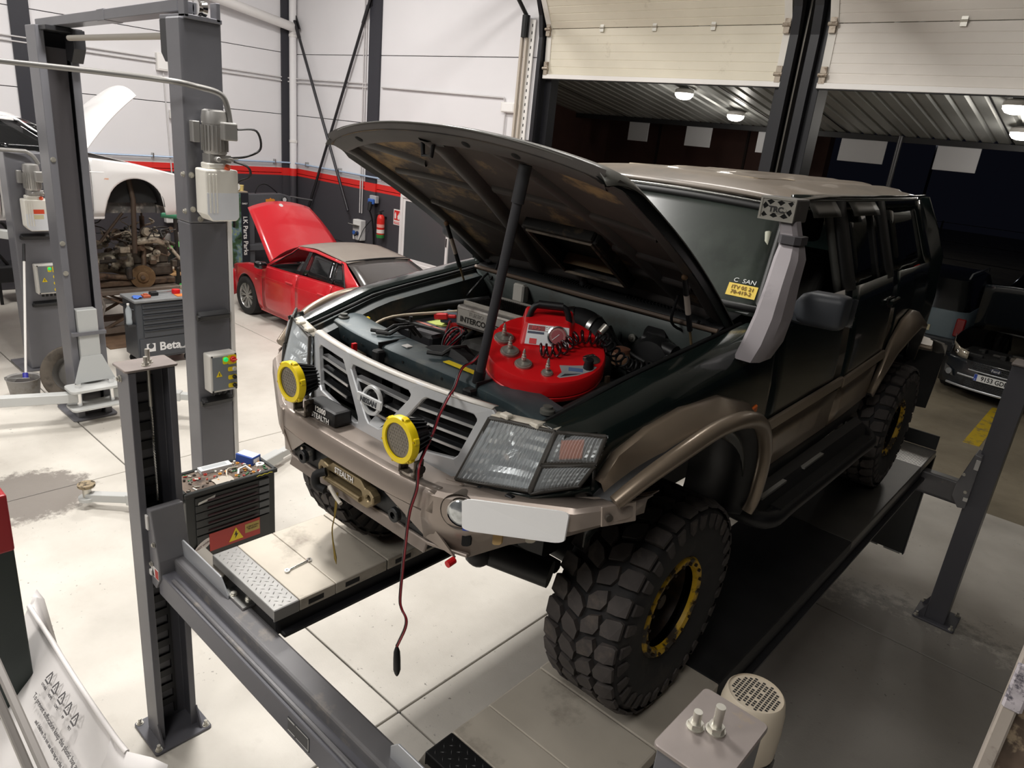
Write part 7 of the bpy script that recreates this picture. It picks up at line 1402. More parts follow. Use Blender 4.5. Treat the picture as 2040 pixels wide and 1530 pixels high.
outlet(-9.92, 6.58, 1.28, 'y', 'white outlet box with raised flap on the dark back wall left of the extinguisher'); outlet(-12.39, 3.87, 1.31, 'x', 'white outlet box on the dark left wall under the white car nose')
# ================================================================ BACK CORNER: press, banner, things on it
ps = thing('workshop_press', 'grey hydraulic workshop press with orange logo in the back corner', 'press', (-11.75, 5.6, 0)); PG = mat('press_grey', '55565a', .45)
obj('frame', MB().box(-11.85, -11.7, 5.13, 5.25, .02, 1.45).box(-11.85, -11.7, 5.9, 6.02, .02, 1.45), PG, ps, bev=.01); obj('head', MB().prism([(-11.88, y, z) for y, z in ((5.08, 1.74), (5.85, 1.76), (6.07, 1.70), (6.07, 1.47), (5.9, 1.47), (5.82, 1.52), (5.42, 1.52), (5.36, 1.46), (5.08, 1.46))], (.2, 0, 0)), PG, ps, bev=.012)
obj('bed', MB().box(-11.85, -11.65, 5.1, 6.05, .62, .74), PG, ps, bev=.008); obj('ram', MB().cyl((-11.76, 5.6, 1.1), (-11.76, 5.6, 1.5), .05, n=16), CHR, ps, smooth=40); obj('gauge', MB().lathe([(.06, 0), (.065, .02), (.055, .03)], (-11.68, 5.90, 1.64), (1, 0, 0), 20), BLK, ps, smooth=40); obj('gauge_face', MB().lathe([(.045, .031), (.001, .032)], (-11.68, 5.90, 1.64), (1, 0, 0), 16), mat('gauge_white', 'd0d0d0', .4), ps)
obj('logo_plate', MB().prism([(-11.68, y, z) for y, z in ((5.49, 1.59), (5.67, 1.59), (5.70, 1.63), (5.66, 1.655), (5.62, 1.65), (5.60, 1.675), (5.57, 1.65), (5.49, 1.645))], (.004, 0, 0)), mat('logo_orange', 'dd8b34', .5), ps); obj('pump_lever', MB().tube([(-11.7, 6.05, 1.70), (-11.65, 6.35, 1.66), (-11.6, 6.52, 1.64)], .016, 8), mat('lever_grey', '6a6b6d', .4, .3), ps, smooth=60); obj('hose', MB().tube(spline([(-11.75, 5.3, 1.75), (-11.75, 5.38, 1.9), (-11.75, 5.55, 1.93), (-11.75, 5.75, 1.8), (-11.75, 5.8, 1.74)], 5), .012, 6), BLK, ps, smooth=60)
# banner with forest print
fm = bpy.data.materials.new('forest_print'); fm.use_nodes = True; N_ = fm.node_tree.nodes; L_ = fm.node_tree.links; g_ = N_.new('ShaderNodeNewGeometry'); v_ = N_.new('ShaderNodeTexVoronoi'); v_.inputs['Scale'].default_value = 9; n_ = N_.new('ShaderNodeTexNoise'); n_.inputs['Scale'].default_value = 7; n_.inputs['Detail'].default_value = 6; cr = N_.new('ShaderNodeValToRGB'); e = cr.color_ramp.elements
e[0].position = .35; e[0].color = lin('1c2420'); e[1].position = .68; e[1].color = lin('8fa05c'); q = e.new(.48); q.color = lin('3f5a3a'); q = e.new(.58); q.color = lin('6a7f8f')
L_.new(g_.outputs['Position'], n_.inputs['Vector']); L_.new(n_.outputs[0], cr.inputs[0]); L_.new(cr.outputs[0], N_['Principled BSDF'].inputs['Base Color'])
bn = thing('roll_up_banner', 'tall banner with a green forest print and white lettering behind the red car', 'banner', (-11.5, 4.85, 0)); obj('print', MB().box(-11.52, -11.5, 4.55, 4.86, .1, 1.78), fm, bn); obj('dark_margin', MB().box(-11.52, -11.498, 4.86, 5.02, .1, 1.78), mat('banner_black', '1d1f27', .5), bn)
text('DAILY', .04, (-11.496, 4.94, 1.58), (0, 1, 0), (0, 0, 1), WHT, bn, bold=.001); text('i.K Parts Parks', .13, (-11.496, 4.94, .95), (0, 0, -1), (0, 1, 0), WHT, bn, bold=.002); obj('base', MB().box(-11.62, -11.4, 4.5, 5.05, 0, .1), mat('banner_base', '8e8e90', .4, .5), bn, bev=.01)
sh_ = thing('shelf_board', 'narrow board behind the banner carrying lamps and a yellow tub', 'shelf', (-11.8, 4.8, 1.0)); obj('board', MB().box(-11.95, -11.56, 4.5, 5.04, 1.785, 1.805), mat('board_tan', 'a89a86', .6), sh_); obj('support', MB().box(-11.95, -11.9, 4.55, 4.6, 0, 1.785).box(-11.95, -11.9, 4.95, 5.0, 0, 1.785), PG, sh_)
for k, (y, z, r) in enumerate(((4.72, 1.875, .07), (4.84, 1.885, .08))): clutter('paper_roll', MB().cyl((-11.85, y, z), (-11.62, y, z), r, n=18), mat('paper_white', 'e2dfd8', .7), ('left' if k == 0 else 'right') + ' one of two white paper rolls on the board behind the banner', 'paper roll', smooth=40)
clutter('yellow_tub', MB().lathe([(.05, 1.805), (.06, 1.9), (.062, 1.905), (.062, 1.915)], (-11.68, 4.96, 0), n=18), mat('tub_cream', 'e6cf85', .5), 'cream yellow tub at the right end of the board behind the banner', 'tub', smooth=40)
clutter('orange_cap_bottle', MB().lathe([(.05, .67), (.05, .78), (.02, .81), (.04, .81), (.04, .86), (.01, .87)], (-8.95, 4.1, 0), n=18), mat('cap_orange', 'e5641f', .4), 'orange capped container on the engine of the red car', 'bottle', smooth=40)
clutter('red_rag', MB().sphere((-8.98, 4.42, .74), .07, 6, (1.4, 1, .6)), mat('rag_red', 'b52525', .9), 'crumpled red rag on the engine of the red car', 'rag', smooth=60)
# ================================================================ ENGINE AND SUBFRAME ON A LIFT TABLE
en = thing('engine_assembly', 'dirty engine with gearbox, subframe and rusty brake disc on a lift table', 'engine', (-9.3, 1.9, .3)); EG = [mat('eng_%d' % k, h, .6, mtl, var=.25, vs=14, dirt=('3a2f26', 9, .5, .65)) for k, (h, mtl) in enumerate((('4a4239', .3), ('8f8676', .5), ('2c2926', .1), ('a79c8b', .5), ('5e4d3e', .3)))]
obj('gearbox', MB().lathe([(.10, -.45), (.13, -.3), (.15, -.05), (.2, .1), (.22, .2)], (-9.35, 1.72, 1.02), (0, 1, 0), 18), EG[1], en, smooth=40); obj('sump', MB().box(-9.55, -9.15, 1.9, 2.5, .82, 1.0), EG[0], en, bev=.04, seg=2); obj('cylinder_block', MB().box(-9.5, -9.2, 1.85, 2.45, 1.0, 1.3), EG[0], en, bev=.02)
obj('cylinder_head', MB().box(-9.48, -9.22, 1.82, 2.42, 1.3, 1.42), EG[1], en, bev=.02); obj('intake_manifold', MB().tube(spline([(-9.2, 1.9, 1.42), (-9.08, 1.95, 1.36), (-9.05, 2.2, 1.38), (-9.1, 2.4, 1.3)], 5), .05, 10), EG[3], en, smooth=60)
random.seed(21)
for k in range(60):
    c = Vector((random.uniform(-9.5, -9.0), random.uniform(1.5, 2.55), random.uniform(.95, 1.5))); q = k % 3; m = EG[random.randrange(5)]
    if q == 0: mb = MB().cbox(c, (random.uniform(.05, .13), random.uniform(.05, .16), random.uniform(.04, .12)))
    elif q == 1: d = Vector((random.uniform(-.5, .5), random.uniform(-1, 1), random.uniform(-.6, .6))).normalized() * random.uniform(.05, .12); mb = MB().cyl(c - d, c + d, random.uniform(.012, .035), n=10)
    else: mb = MB().lathe([(random.uniform(.03, .07), -.03), (random.uniform(.03, .07), .03)], c, (random.uniform(.3, 1), random.uniform(-.5, .5), .2), 14)
    obj('engine_part', mb, m, en, bev=.006 if q == 0 else 0, smooth=40 if q else None)
for k in range(22):
    a = Vector((random.uniform(-9.4, -9.0), random.uniform(1.5, 2.4), random.uniform(1.35, 1.55))); P = [a]
    for j in range(4): P.append(P[-1] + Vector((random.uniform(-.1, .1), random.uniform(-.14, .16), random.uniform(-.1, .09))))
    obj('wiring_loom', MB().tube(spline(P, 4), random.uniform(.007, .014), 6), EG[2] if k % 3 else EG[3], en, smooth=60)
obj('brake_disc', MB().lathe([(.06, .05), (.075, .045), (.08, .01), (.17, .01), (.172, 0), (.17, -.012), (.08, -.012)], (-9.05, 2.0, .84), (1, -.25, .1), 32), mat('rusty_disc', '6b5237', .5, .4, var=.15, vs=18, dirt=('8d7757', 8, .55, .7)), en, smooth=40); obj('hub_nose', MB().cyl((-9.04, 1.99, .84), (-8.96, 1.97, .85), .03, n=14), EG[4], en, smooth=40); obj('caliper', MB().cbox((-9.08, 1.82, .9), (.1, .08, .18)), EG[2], en, bev=.02)
obj('control_arm', MB().tube(spline([(-9.0, 1.3, .86), (-9.03, 1.42, .9), (-9.1, 1.6, .86), (-9.1, 1.9, .82)], 5), [.05] * 5 + [.04] * 11, 8), EG[4], en, smooth=60); obj('subframe', MB().box(-9.5, -9.1, 1.4, 2.5, .70, .80), EG[4], en, bev=.02); obj('strut', MB().tube([(-9.12, 2.05, .95), (-9.2, 2.1, 1.3), (-9.25, 2.12, 1.7)], .035, 10).tube([(-9.25, 2.12, 1.7), (-9.3, 2.15, 2.0)], .014, 8), EG[4], en, smooth=60); obj('drive_shaft', MB().tube(spline([(-9.05, 2.35, 1.35), (-9.0, 2.6, 1.0), (-9.0, 2.75, .75), (-9.02, 2.6, .66)], 5), .025, 8), EG[3], en, smooth=60); obj('exhaust_pipe', MB().tube(spline([(-9.1, 2.4, .62), (-9.1, 2.75, .62), (-9.15, 3.05, .75)], 5), .05, 10), EG[3], en, smooth=60)
lt = thing('lift_table', 'low lift table on crossed legs carrying the engine', 'lift table', (-9.3, 1.9, 0)); LTB = mat('table_dirty', '6a5f55', .6, .2, var=.15, vs=6)
obj('table_top', MB().box(-9.7, -8.95, 1.35, 2.5, .62, .69), LTB, lt, bev=.01); obj('base_frame', MB().box(-9.7, -9.6, 1.3, 2.5, .06, .14).box(-9.05, -8.95, 1.3, 2.5, .06, .14), LTB, lt); 
for x in (-9.62, -9.0):
    for a, b in (((x, 1.4, .62), (x, 2.4, .12)), ((x, 2.4, .62), (x, 1.4, .12))): obj('scissor_leg', MB().obox(a, b, .03, .06, up=(1, 0, 0)), EG[4], lt, bev=.004)
for y in (1.35, 2.45): obj('castor', MB().lathe([(.05, -.02), (.055, 0), (.05, .02)], (-9.0, y, .055), (1, 0, 0), 16), BLK, lt, smooth=40)
obj('push_handle', MB().tube([(-8.93, 1.3, .14), (-8.85, 1.38, .5), (-8.93, 1.28, .95)], .018, 8), mat('handle_worn', '8f8a84', .4, .5), lt, smooth=60)
for k, z in enumerate((.30, .44)): clutter('white_plank', MB().box(-9.9, -9.72, 1.0, 2.3, z, z + .06), mat('plank_white', 'd3d0ca', .6), ('lower' if k == 0 else 'upper') + ' pale plank on the rack behind the engine table', 'plank', bev=.004)
rk = thing('plank_rack', 'small rack holding pale planks behind the engine table', 'rack', (-9.82, 1.6, 0)); obj('uprights', MB().box(-9.92, -9.9, .95, 1.0, 0, .6).box(-9.92, -9.9, 2.3, 2.35, 0, .6).box(-9.92, -9.7, .97, 1.0, .27, .3).box(-9.92, -9.7, 2.28, 2.31, .27, .3).box(-9.92, -9.7, .97, 1.0, .41, .44).box(-9.92, -9.7, 2.28, 2.31, .41, .44), LTB, rk)
clutter('fallen_board', MB().box(-9.5, -8.4, 1.25, 2.5, 0, .012), mat('oily_board', '6b5440', .8, var=.25, vs=7), 'flat oily brown board on the floor under the engine table', 'board')
clutter('red_white_can', MB().lathe([(.075, .52), (.08, .54), (.08, .74), (.03, .78)], (-9.0, 1.2, 0), n=18), mat('can_red_white', 'c83a38', .4, dirt=('e8dcd8', 6, .5, .54)), 'red and white can hanging at the left end of the engine table', 'can', smooth=40)
obj('can_bracket', MB().box(-9.08, -8.92, 1.12, 1.36, .505, .52), LTB, lt)
# -- back bench: cylinders, red trolley, jug
be = thing('work_bench', 'low wooden bench with small containers by the dark left wall', 'bench', (-11.2, 3.3, 0)); obj('bench_top', MB().box(-11.45, -10.85, 2.9, 3.75, .40, .43), mat('bench_wood', 'b58f62', .6, var=.1), be, bev=.004)
for x in (-11.4, -10.9):
    for y in (2.95, 3.7): obj('leg', MB().box(x - .02, x + .02, y - .02, y + .02, 0, .40), LTB, be)
clutter('yellow_container', MB().lathe([(.08, .43), (.08, .5), (.05, .53), (.001, .535)], (-11.0, 3.08, 0), n=18), YEL, 'yellow container at the left end of the wooden bench', 'container', smooth=40)
clutter('white_cloth', MB().sphere((-11.1, 3.22, .50), .11, 7, (1.2, 1, .65)), mat('cloth_offwhite', 'cfc6b4', .9), 'off-white cloth heap on the wooden bench', 'cloth', smooth=60)
clutter('black_tin', MB().cbox((-11.1, 3.45, .52), (.2, .16, .18)), BLK, 'black tin behind the clear jug on the wooden bench', 'tin', bev=.015)
clutter('clear_jug', MB().lathe([(.06, .43), (.075, .62), (.078, .63), (.07, .62), (.056, .44)], (-10.98, 3.55, 0), n=18), mat('jug_plastic', 'c9c2b6', .3), 'translucent measuring jug on the right of the wooden bench', 'jug', smooth=40)
gc = thing('gas_cylinder', 'dark gas cylinder with bright green shoulder by the left wall', 'gas cylinder', (-11.9, 3.8, 0)); GC = (-11.85, 3.78, 0)
obj('body', MB().lathe([(.11, .02), (.115, .04), (.115, .68), (.1, .74)], GC, n=22), mat('cylinder_dark', '1d2422', .4), gc, smooth=40); obj('shoulder', MB().lathe([(.1005, .735), (.09, .78), (.05, .83), (.045, .85)], GC, n=22), mat('cylinder_green', '58c152', .4), gc, smooth=50); obj('valve_guard', MB().lathe([(.055, .84), (.065, .86), (.068, .98), (.06, 1.0)], GC, n=20), mat('guard_grey', '8c8a86', .4, .4), gc, smooth=40)
dup(gc, (-11.78, 3.52, 0), label='second gas cylinder partly hidden behind the red frame') 
rf_ = thing('hand_trolley', 'red tubular trolley frame beside the gas cylinders', 'trolley frame', (-11.3, 3.3, 0)); 
obj('tube_frame', MB().tube([(-11.56, 3.0, .02), (-11.56, 3.0, .92), (-11.56, 3.36, .94), (-11.56, 3.38, .02)], .025, 8), mat('frame_red', 'd8362a', .4), rf_, smooth=50); obj('foot_plate', MB().box(-11.66, -11.5, 2.98, 3.4, .02, .04), mat('frame_red', 'd8362a', .4), rf_)
gj = thing('green_jug', 'bright green plastic jerrycan behind the roller cabinet', 'jerrycan', (-9.8, 2.95, 0)); obj('body', MB().prism([(x, 2.88, z) for x, z in ((-9.9, 0), (-9.65, 0), (-9.65, .42), (-9.72, .5), (-9.9, .5))], (0, .18, 0)), mat('jug_green', '35b04c', .4), gj, bev=.03, seg=3); obj('cap', MB().cyl((-9.8, 2.97, .5), (-9.8, 2.97, .55), .03, n=14), BLK, gj, smooth=40)
gb = thing('support_stand', 'green topped support stand below the nose of the white car', 'stand', (-10, 2.9, 0)); obj('stand_pole', MB().cyl((-10.05, 2.95, 0), (-10.05, 2.95, 1.55), .03, n=10).lathe([(.2, 0), (.2, .02)], (-10.05, 2.95, 0), n=16), EG[2], gb); obj('handle', MB().cyl((-10.1, 2.75, 1.60), (-10.0, 3.15, 1.56), .055, n=14), mat('tool_green', '3f8a68', .4), gb, smooth=40); obj('hook_rod', MB().tube([(-10.05, 2.95, 1.58), (-10.06, 2.9, 1.95), (-10.02, 2.8, 2.2)], .015, 6), EG[1], gb, smooth=60)
# ================================================================ LEFT EDGE: bucket, mop, tyre, muddy wheel, castor
bk = thing('bucket', 'grey plastic mop bucket beside the foot of the shorter lift column', 'bucket', (-6.95, 0, 0)); BC = (-7.02, -.13, 0)
obj('pail', MB().lathe([(.13, 0), (.165, .26), (.175, .27), (.172, .275), (.155, .26), (.12, .02), (.001, .02)], BC, n=28), mat('bucket_grey', '8d8a87', .5, var=.1, dirt=('6f675d', 6, .5, .7)), bk, smooth=40); obj('bail_handle', MB().tube([(-7.02 + .17 * cos(t), -.13 + .17 * sin(t), .27 - .05 * sin((t - 1) * 1.0)) for t in fr(3.6, 6.4, 10)], .006, 6), mat('bail', '8a8a88', .4, .4), bk, smooth=60)
mp = thing('mop', 'mop with white pole and blue socket standing in the grey bucket', 'mop', (-6.98, .0, .2)); obj('pole', MB().cyl((-7.03, -.1, .30), (-7.74, .20, 1.42), .013, n=10), WHT, mp, smooth=60); obj('grip', MB().cyl((-7.74, .20, 1.42), (-7.85, .246, 1.60), .016, n=10), BLK, mp, smooth=60); obj('blue_socket', MB().cyl((-7.0, -.115, .24), (-7.04, -.1, .31), .028, n=12), mat('mop_blue', '3b3aa0', .4), mp, smooth=40); obj('mop_head', MB().sphere((-7.01, -.12, .20), .10, 7, (1.1, 1.1, .7)), mat('mop_dark', '3a3634', .9), mp, smooth=60)
ty = thing('loose_tyre', 'worn brown-grey tyre leaning against the far lift column', 'tyre', (-6.72, .3, .3)); tc = Vector((-6.74, .30, .325)); ta = Vector((.80, -.55, .28)).normalized()
obj('carcass', MB().lathe([(.2, -.08), (.24, -.1), (.3, -.1), (.32, -.085), (.325, 0), (.32, .085), (.3, .1), (.24, .1), (.2, .08)], tc, tuple(ta), 40, cap=False), mat('old_tyre', '5d554c', .85, var=.15, vs=9, dirt=('3a342e', 7, .5, .7)), ty, smooth=50)
for r_ in (-.05, -.017, .017, .05): obj('tread_groove', MB().lathe([(.3255, r_ - .006), (.3255, r_ + .006)], tc, tuple(ta), 40, cap=False), mat('groove_dark', '2e2a26', .9), ty)
obj('steel_rim', MB().lathe([(.2, .08), (.19, .06), (.17, -.02), (.06, .0), (.05, .02), (.001, .02)], tc, tuple(ta), 32, cap=False), mat('grey_rim', '8f8c88', .4, .5), ty, smooth=40)
mw = thing('muddy_wheel', 'large muddy tyre standing at the left edge of the photo', 'tyre', (-10.2, .1, 0)); mb = MB().lathe([(.22, -.15), (.38, -.17), (.45, -.14), (.46, 0), (.45, .14), (.38, .17), (.22, .15)], (-10.3, .05, .47), (.5, 1, 0), 32)
obj('carcass', mb, mat('mud_tyre', '54473c', .9, var=.2, vs=5, bump=.6, bs=12), mw, smooth=50); lug = MB(); ax_ = Vector((.5, 1, 0)).normalized(); a1_ = ax_.orthogonal().normalized(); a2_ = ax_.cross(a1_)
for k in range(20):
    t = 2 * pi * k / 20; d = a1_ * cos(t) + a2_ * sin(t); c = Vector((-10.3, .05, .47)) + d * .455; lug.obox(c - ax_ * .13, c + ax_ * .13, .06, .03, up=tuple(d))
obj('lugs', lug, mat('mud_tyre', '54473c', .9), mw, kind='stuff')
cd_ = thing('mechanics_creeper', 'low black creeper trolley with castors on the floor by the engine table', 'creeper', (-8.3, 1.1, 0)); obj('board', MB().box(-8.85, -8.33, .75, 1.08, .07, .11), BLK, cd_, bev=.01)
for x, y in ((-8.3, 1.06), (-8.8, .8), (-8.32, .78)): obj('castor', MB().lathe([(.035, -.015), (.04, 0), (.035, .015)], (x, y, .042), (.3, 1, 0), 14), mat('castor_grey', '6a6a6a', .4, .3), cd_, smooth=40)
dk_ = thing('tool_cart', 'black workshop cart with hoses by the dark left wall', 'cart', (-11.6, 1.2, 0)); obj('cart_body', MB().box(-11.9, -11.4, .7, 2.2, .35, .62), mat('cart_black', '1e1f21', .5), dk_, bev=.03, seg=2); obj('cart_box', MB().box(-11.8, -11.38, 1.1, 1.7, .62, .88), mat('cart_dark', '2c2d30', .5), dk_, bev=.04, seg=2); obj('hose', MB().tube(spline([(-11.5, .9, .62), (-11.4, .7, 1.0), (-11.45, .85, 1.3), (-11.5, 1.0, 1.1), (-11.45, 1.1, .8)], 6), .025, 8), BLK, dk_, smooth=60); obj('cart_legs', MB().box(-11.88, -11.84, .72, .76, 0, .36).box(-11.46, -11.42, .72, .76, 0, .36).box(-11.88, -11.84, 2.14, 2.18, 0, .36).box(-11.46, -11.42, 2.14, 2.18, 0, .36), BLK, dk_)
clutter('leaf_mat', MB().prism([(x, y, 0) for x, y in [(-10.2 + .3 * cos(t), .95 + .12 * sin(t)) for t in fr(0, 6, 14)]], (0, 0, .012)), mat('tan_card', 'a5804e', .8), 'tan cardboard piece on the floor near the muddy tyre', 'cardboard')
# ================================================================ ON THE CAR: red pressure unit, charger leads, cable
dv = Vector((.611, -.792, 0)); ti = radians(16); n3 = Vector((0, 0, cos(ti))) + dv * sin(ti); fwd = dv * cos(ti) - Vector((0, 0, sin(ti))); rgt = Vector((0, 0, 1)).cross(dv) * 1.0; rgt = fwd.cross(n3) * -1
DC = Vector((.335, -.215, 1.255 + H)); DM = Matrix((rgt, -fwd, n3)).transposed().to_4x4(); DM = Matrix.Translation(DC) @ DM
# local: x right (seen from camera), y away from camera, z up out of the top face
pu = thing('cooling_system_tester', 'round red plastic pressure tester with gauge and adapters on the engine bay', 'tester', tuple(DC)); RP = mat('tester_red', 'd3171d', .33, coat=.2)
def D(): return MB().at(DM)
obj('drum', D().lathe([(.20, .0), (.215, .006), (.219, .02), (.219, .022), (.2165, .025), (.2165, .028), (.219, .031), (.219, .075), (.213, .086), (.198, .09), (.12, .088), (.001, .088)], (0, 0, 0), n=64), RP, pu, smooth=30)
hp = [(-.085, .165, .085), (.085, .165, .085), (.085, .02, .085), (-.085, .02, .085)]
obj('raised_console', D().rings([[(-.105, .19, .086), (.105, .19, .086), (.10, .0, .086), (-.10, .0, .086)], [(-.09, .18, .155), (.085, .18, .155), (.08, .06, .155), (-.085, .06, .155)]]), RP, pu, bev=.012, seg=3)
obj('rear_arc_step', D().rings([[(r_ * cos(t), r_ * sin(t), z) for t in fr(radians(25), radians(155), 14)] + [(.02 * cos(t), .06, z) for t in (2.5, .6)] for z, r_ in ((.086, .205), (.11, .198))]), RP, pu, bev=.006, seg=2)
hd_ = obj('carry_handle', D().tube(spline([(-.075, .10, .145), (-.06, .115, .185), (-.03, .12, .197), (.03, .12, .197), (.06, .115, .185), (.075, .10, .145)], 4), .012, 10), BLK, pu, smooth=60); obj('handle_grip', D().tube([(-.045, .119, .196), (.045, .119, .196)], .0155, 10), BLK, hd_, smooth=60)
sl = Vector((0, -.06, -.069)).normalized(); fn_ = Vector((0, -.069, .06)).normalized()     # console front face
fc_ = lambda a, b, o=.0: Vector((a, .062, .153)) + sl * b + fn_ * o
pnl = obj('front_panel', D().add([fc_(-.073, .008, .002), fc_(.076, .008, .002), fc_(.082, .082, .002), fc_(-.078, .082, .002)], [(0, 1, 2, 3)]), mat('panel_silver', 'b7b9bb', .35, .4), pu, solid=.002)
obj('panel_red_print', D().add([fc_(-.070, .012, .0045), fc_(-.010, .012, .0045), fc_(-.010, .03, .0045), fc_(-.071, .03, .0045)], [(0, 1, 2, 3)]), mat('print_darkred', '8a2328', .4), pnl); obj('panel_blue_print', D().add([fc_(-.071, .034, .0045), fc_(-.012, .034, .0045), fc_(-.012, .042, .0045), fc_(-.072, .042, .0045)], [(0, 1, 2, 3)]), mat('print_navy', '2b3350', .4), pnl); obj('panel_red_key', D().add([fc_(-.062, .06, .0045), fc_(-.036, .06, .0045), fc_(-.036, .08, .0045), fc_(-.062, .08, .0045)], [(0, 1, 2, 3)]), RP, pnl)
R3 = DM.to_3x3(); text('BFS', .018, DM @ fc_(-.042, .021, .006), R3 @ Vector((1, 0, 0)), R3 @ (-sl), mat('print_red', 'c23036', .4), pnl, bold=.0006, sx=1.15); text('3', .026, DM @ fc_(-.002, .021, .006), R3 @ Vector((1, 0, 0)), R3 @ (-sl), WHT, pnl, bold=.001)
gc_ = fc_(.037, .043, .003); ga = obj('gauge_case', D().lathe([(.036, 0), (.038, .004), (.036, .012), (.031, .013), (.031, .009)], gc_, tuple(fn_), 32, cap=False), CHR, pu, smooth=40); obj('gauge_face', D().lathe([(.031, .009), (.001, .0092)], gc_, tuple(fn_), 28), mat('gauge_red', '8f1f2a', .35), ga)
tk_ = D()
for k in range(25):
    t = radians(225 - 270 * k / 24); ux, uy = Vector((1, 0, 0)), -sl; o_ = gc_ + fn_ * .0096; d = ux * cos(t) + uy * sin(t); tk_.obox(o_ + d * .022, o_ + d * .027, .0012, .0006, up=tuple(fn_))
obj('gauge_ticks', tk_, mat('tick_cream', 'd8c0b0', .5), ga, kind='stuff'); obj('gauge_needle', D().obox(gc_ + fn_ * .0105 + Vector((.006, 0, 0)) - sl * .006, gc_ + fn_ * .0105 - Vector((.017, 0, 0)) + sl * .016, .0018, .0008, up=tuple(fn_)), mat('needle_white', 'eeeeee', .4), ga)
AD = mat('adapter_steel', 'a8a49c', .35, .6, dirt=('7a5a48', 14, .6, .75))
def adapter(x, y, r, tilt=0):
    rc_ = obj('adapter_recess', D().lathe([(r * 1.22, .0885), (r * 1.1, .0895), (r * 1.02, .0887)], (x, y, 0), n=24, cap=False), mat('recess_red', '8f1015', .4), pu, smooth=40)
    a = obj('adapter', D().lathe([(r, .087), (r * 1.03, .092), (r, .096), (r * .88, .0965), (r * .85, .1), (r * .5, .1005), (r * .26, .104), (r * .26, .112)], (x, y, 0), n=28), AD, pu, smooth=35); obj('nipple', D().lathe([(.0075, .11), (.0085, .114), (.0085, .122), (.005, .124), (.007, .13), (.0045, .134), (.006, .14), (.0035, .146), (.002, .152), (.001, .153)], (x, y, 0), n=14), mat('nipple_bright', 'c9c5bb', .3, .6), a, smooth=40)
for x, y, r in ((-.155, .03, .036), (-.125, -.055, .033), (-.07, -.125, .030), (.015, -.165, .020)): adapter(x, y, r)
rc2 = obj('adapter', D().lathe([(.030, .087), (.031, .092), (.026, .096), (.012, .1)], (.165, -.045, 0), n=24), mat('adapter_dark', '4d4842', .4, .4), pu, smooth=35); obj('chain', D().tube(spline([(.135, -.05, .10), (.15, -.055, .105), (.165, -.04, .108), (.175, -.035, .102)], 4), .0035, 6), CHR, rc2, smooth=60)
lb = obj('label_plate', D().prism([(x, y, .0885) for x, y in spline([(.055, -.10, 0), (.10, -.095, 0), (.16, -.08, 0), (.182, -.085, 0), (.175, -.105, 0), (.13, -.145, 0), (.08, -.168, 0), (.05, -.175, 0), (.065, -.14, 0)], 3)[:-1] and [(.055, -.105), (.10, -.098), (.165, -.082), (.185, -.09), (.17, -.115), (.12, -.155), (.06, -.182), (.05, -.175), (.065, -.145)]], (0, 0, .002)), mat('panel_silver', 'b7b9bb', .35, .4), pu); obj('label_motor_print', D().cbox((.112, -.122, .0908), (.05, .022, .0006)), mat('print_steelblue', '5a6f93', .4), lb); obj('label_stripe', D().prism([(.06, -.175, .0907), (.115, -.15, .0907), (.13, -.142, .0907), (.075, -.155, .0907)], (0, 0, .0005)), mat('print_dark', '34373c', .4), lb)
obj('black_knob', D().lathe([(.019, .09), (.018, .10), (.015, .115), (.016, .122), (.014, .126)], (.155, -.10, 0), n=12), BLK, pu, smooth=35)
def coil(path, turns, r, wire, m, par, name, seg=10):
    P = spline(path, 8); n = turns * seg; pts = []
    for i in range(n + 1):
        f = i / n * (len(P) - 1); k = min(int(f), len(P) - 2); c = P[k].lerp(P[k + 1], f - k); d = (P[k + 1] - P[k]).normalized(); a = d.cross(Vector((0, 0, 1))).normalized(); b = a.cross(d); t = 2 * pi * turns * i / n; pts.append(c + a * cos(t) * r + b * sin(t) * r)
    return obj(name, MB().tube(pts, wire, 6), m, par, smooth=60)
q = lambda x, y, z: DM @ Vector((x, y, z))
HOSE = mat('coil_hose', '2a1014', .3, coat=.3)
coil([q(-.02, -.06, .115), q(.05, -.04, .115), q(.11, .03, .13), q(.19, .05, .12)], 10, .022, .0045, HOSE, pu, 'coiled_hose')
obj('hose_tail', MB().tube(spline([q(.19, .05, .12), q(.21, .06, .10), q(.22, .03, .08)], 4), .0045, 6), HOSE, pu, smooth=60)
coil([q(.20, .06, .12), Vector((.50, .08, 1.27 + H)), Vector((.56, .20, 1.25 + H)), Vector((.54, .34, 1.25 + H))], 17, .024, .0045, BLK, pu, 'coiled_hose')
obj('hose_coupling', MB().cyl(q(.19, .08, .13), q(.21, .10, .15), .014, n=10), ZINC, pu, smooth=40)
# battery charger clamps and leads
CB = mat('lead_red', '8a1f2a', .4); CK = mat('lead_black', '17161a', .4)
lead = thing('test_lead', 'red and black twin cable hanging from the engine bay down to a black plug', 'cable', (.7, -.9, 1.3 + H))
pth = [(.27, -.18, 1.30), (.21, -.36, 1.33), (.155, -.40, 1.262), (.17, -.47, 1.25), (.27, -.60, 1.235), (.355, -.705, 1.256), (.358, -.745, 1.2), (.35, -.755, 1.15), (.365, -.80, 1.10), (.40, -.855, 1.07), (.405, -.862, 1.0), (.385, -.868, .91), (.377, -.87, .80), (.37, -.87, .70), (.365, -.87, .58), (.375, -.87, .545), (.40, -.87, .52), (.398, -.87, .48), (.372, -.87, .41), (.362, -.87, .385)]
Pz = spline([(a, b, c + H) for a, b, c in pth], 6)
obj('red_core', MB().tube([p + Vector((.0028, 0, 0)) for p in Pz], .0034, 6), CB, lead, smooth=60); obj('black_core', MB().tube([p - Vector((.0028, 0, 0)) for p in Pz], .0034, 6), CK, lead, smooth=60)
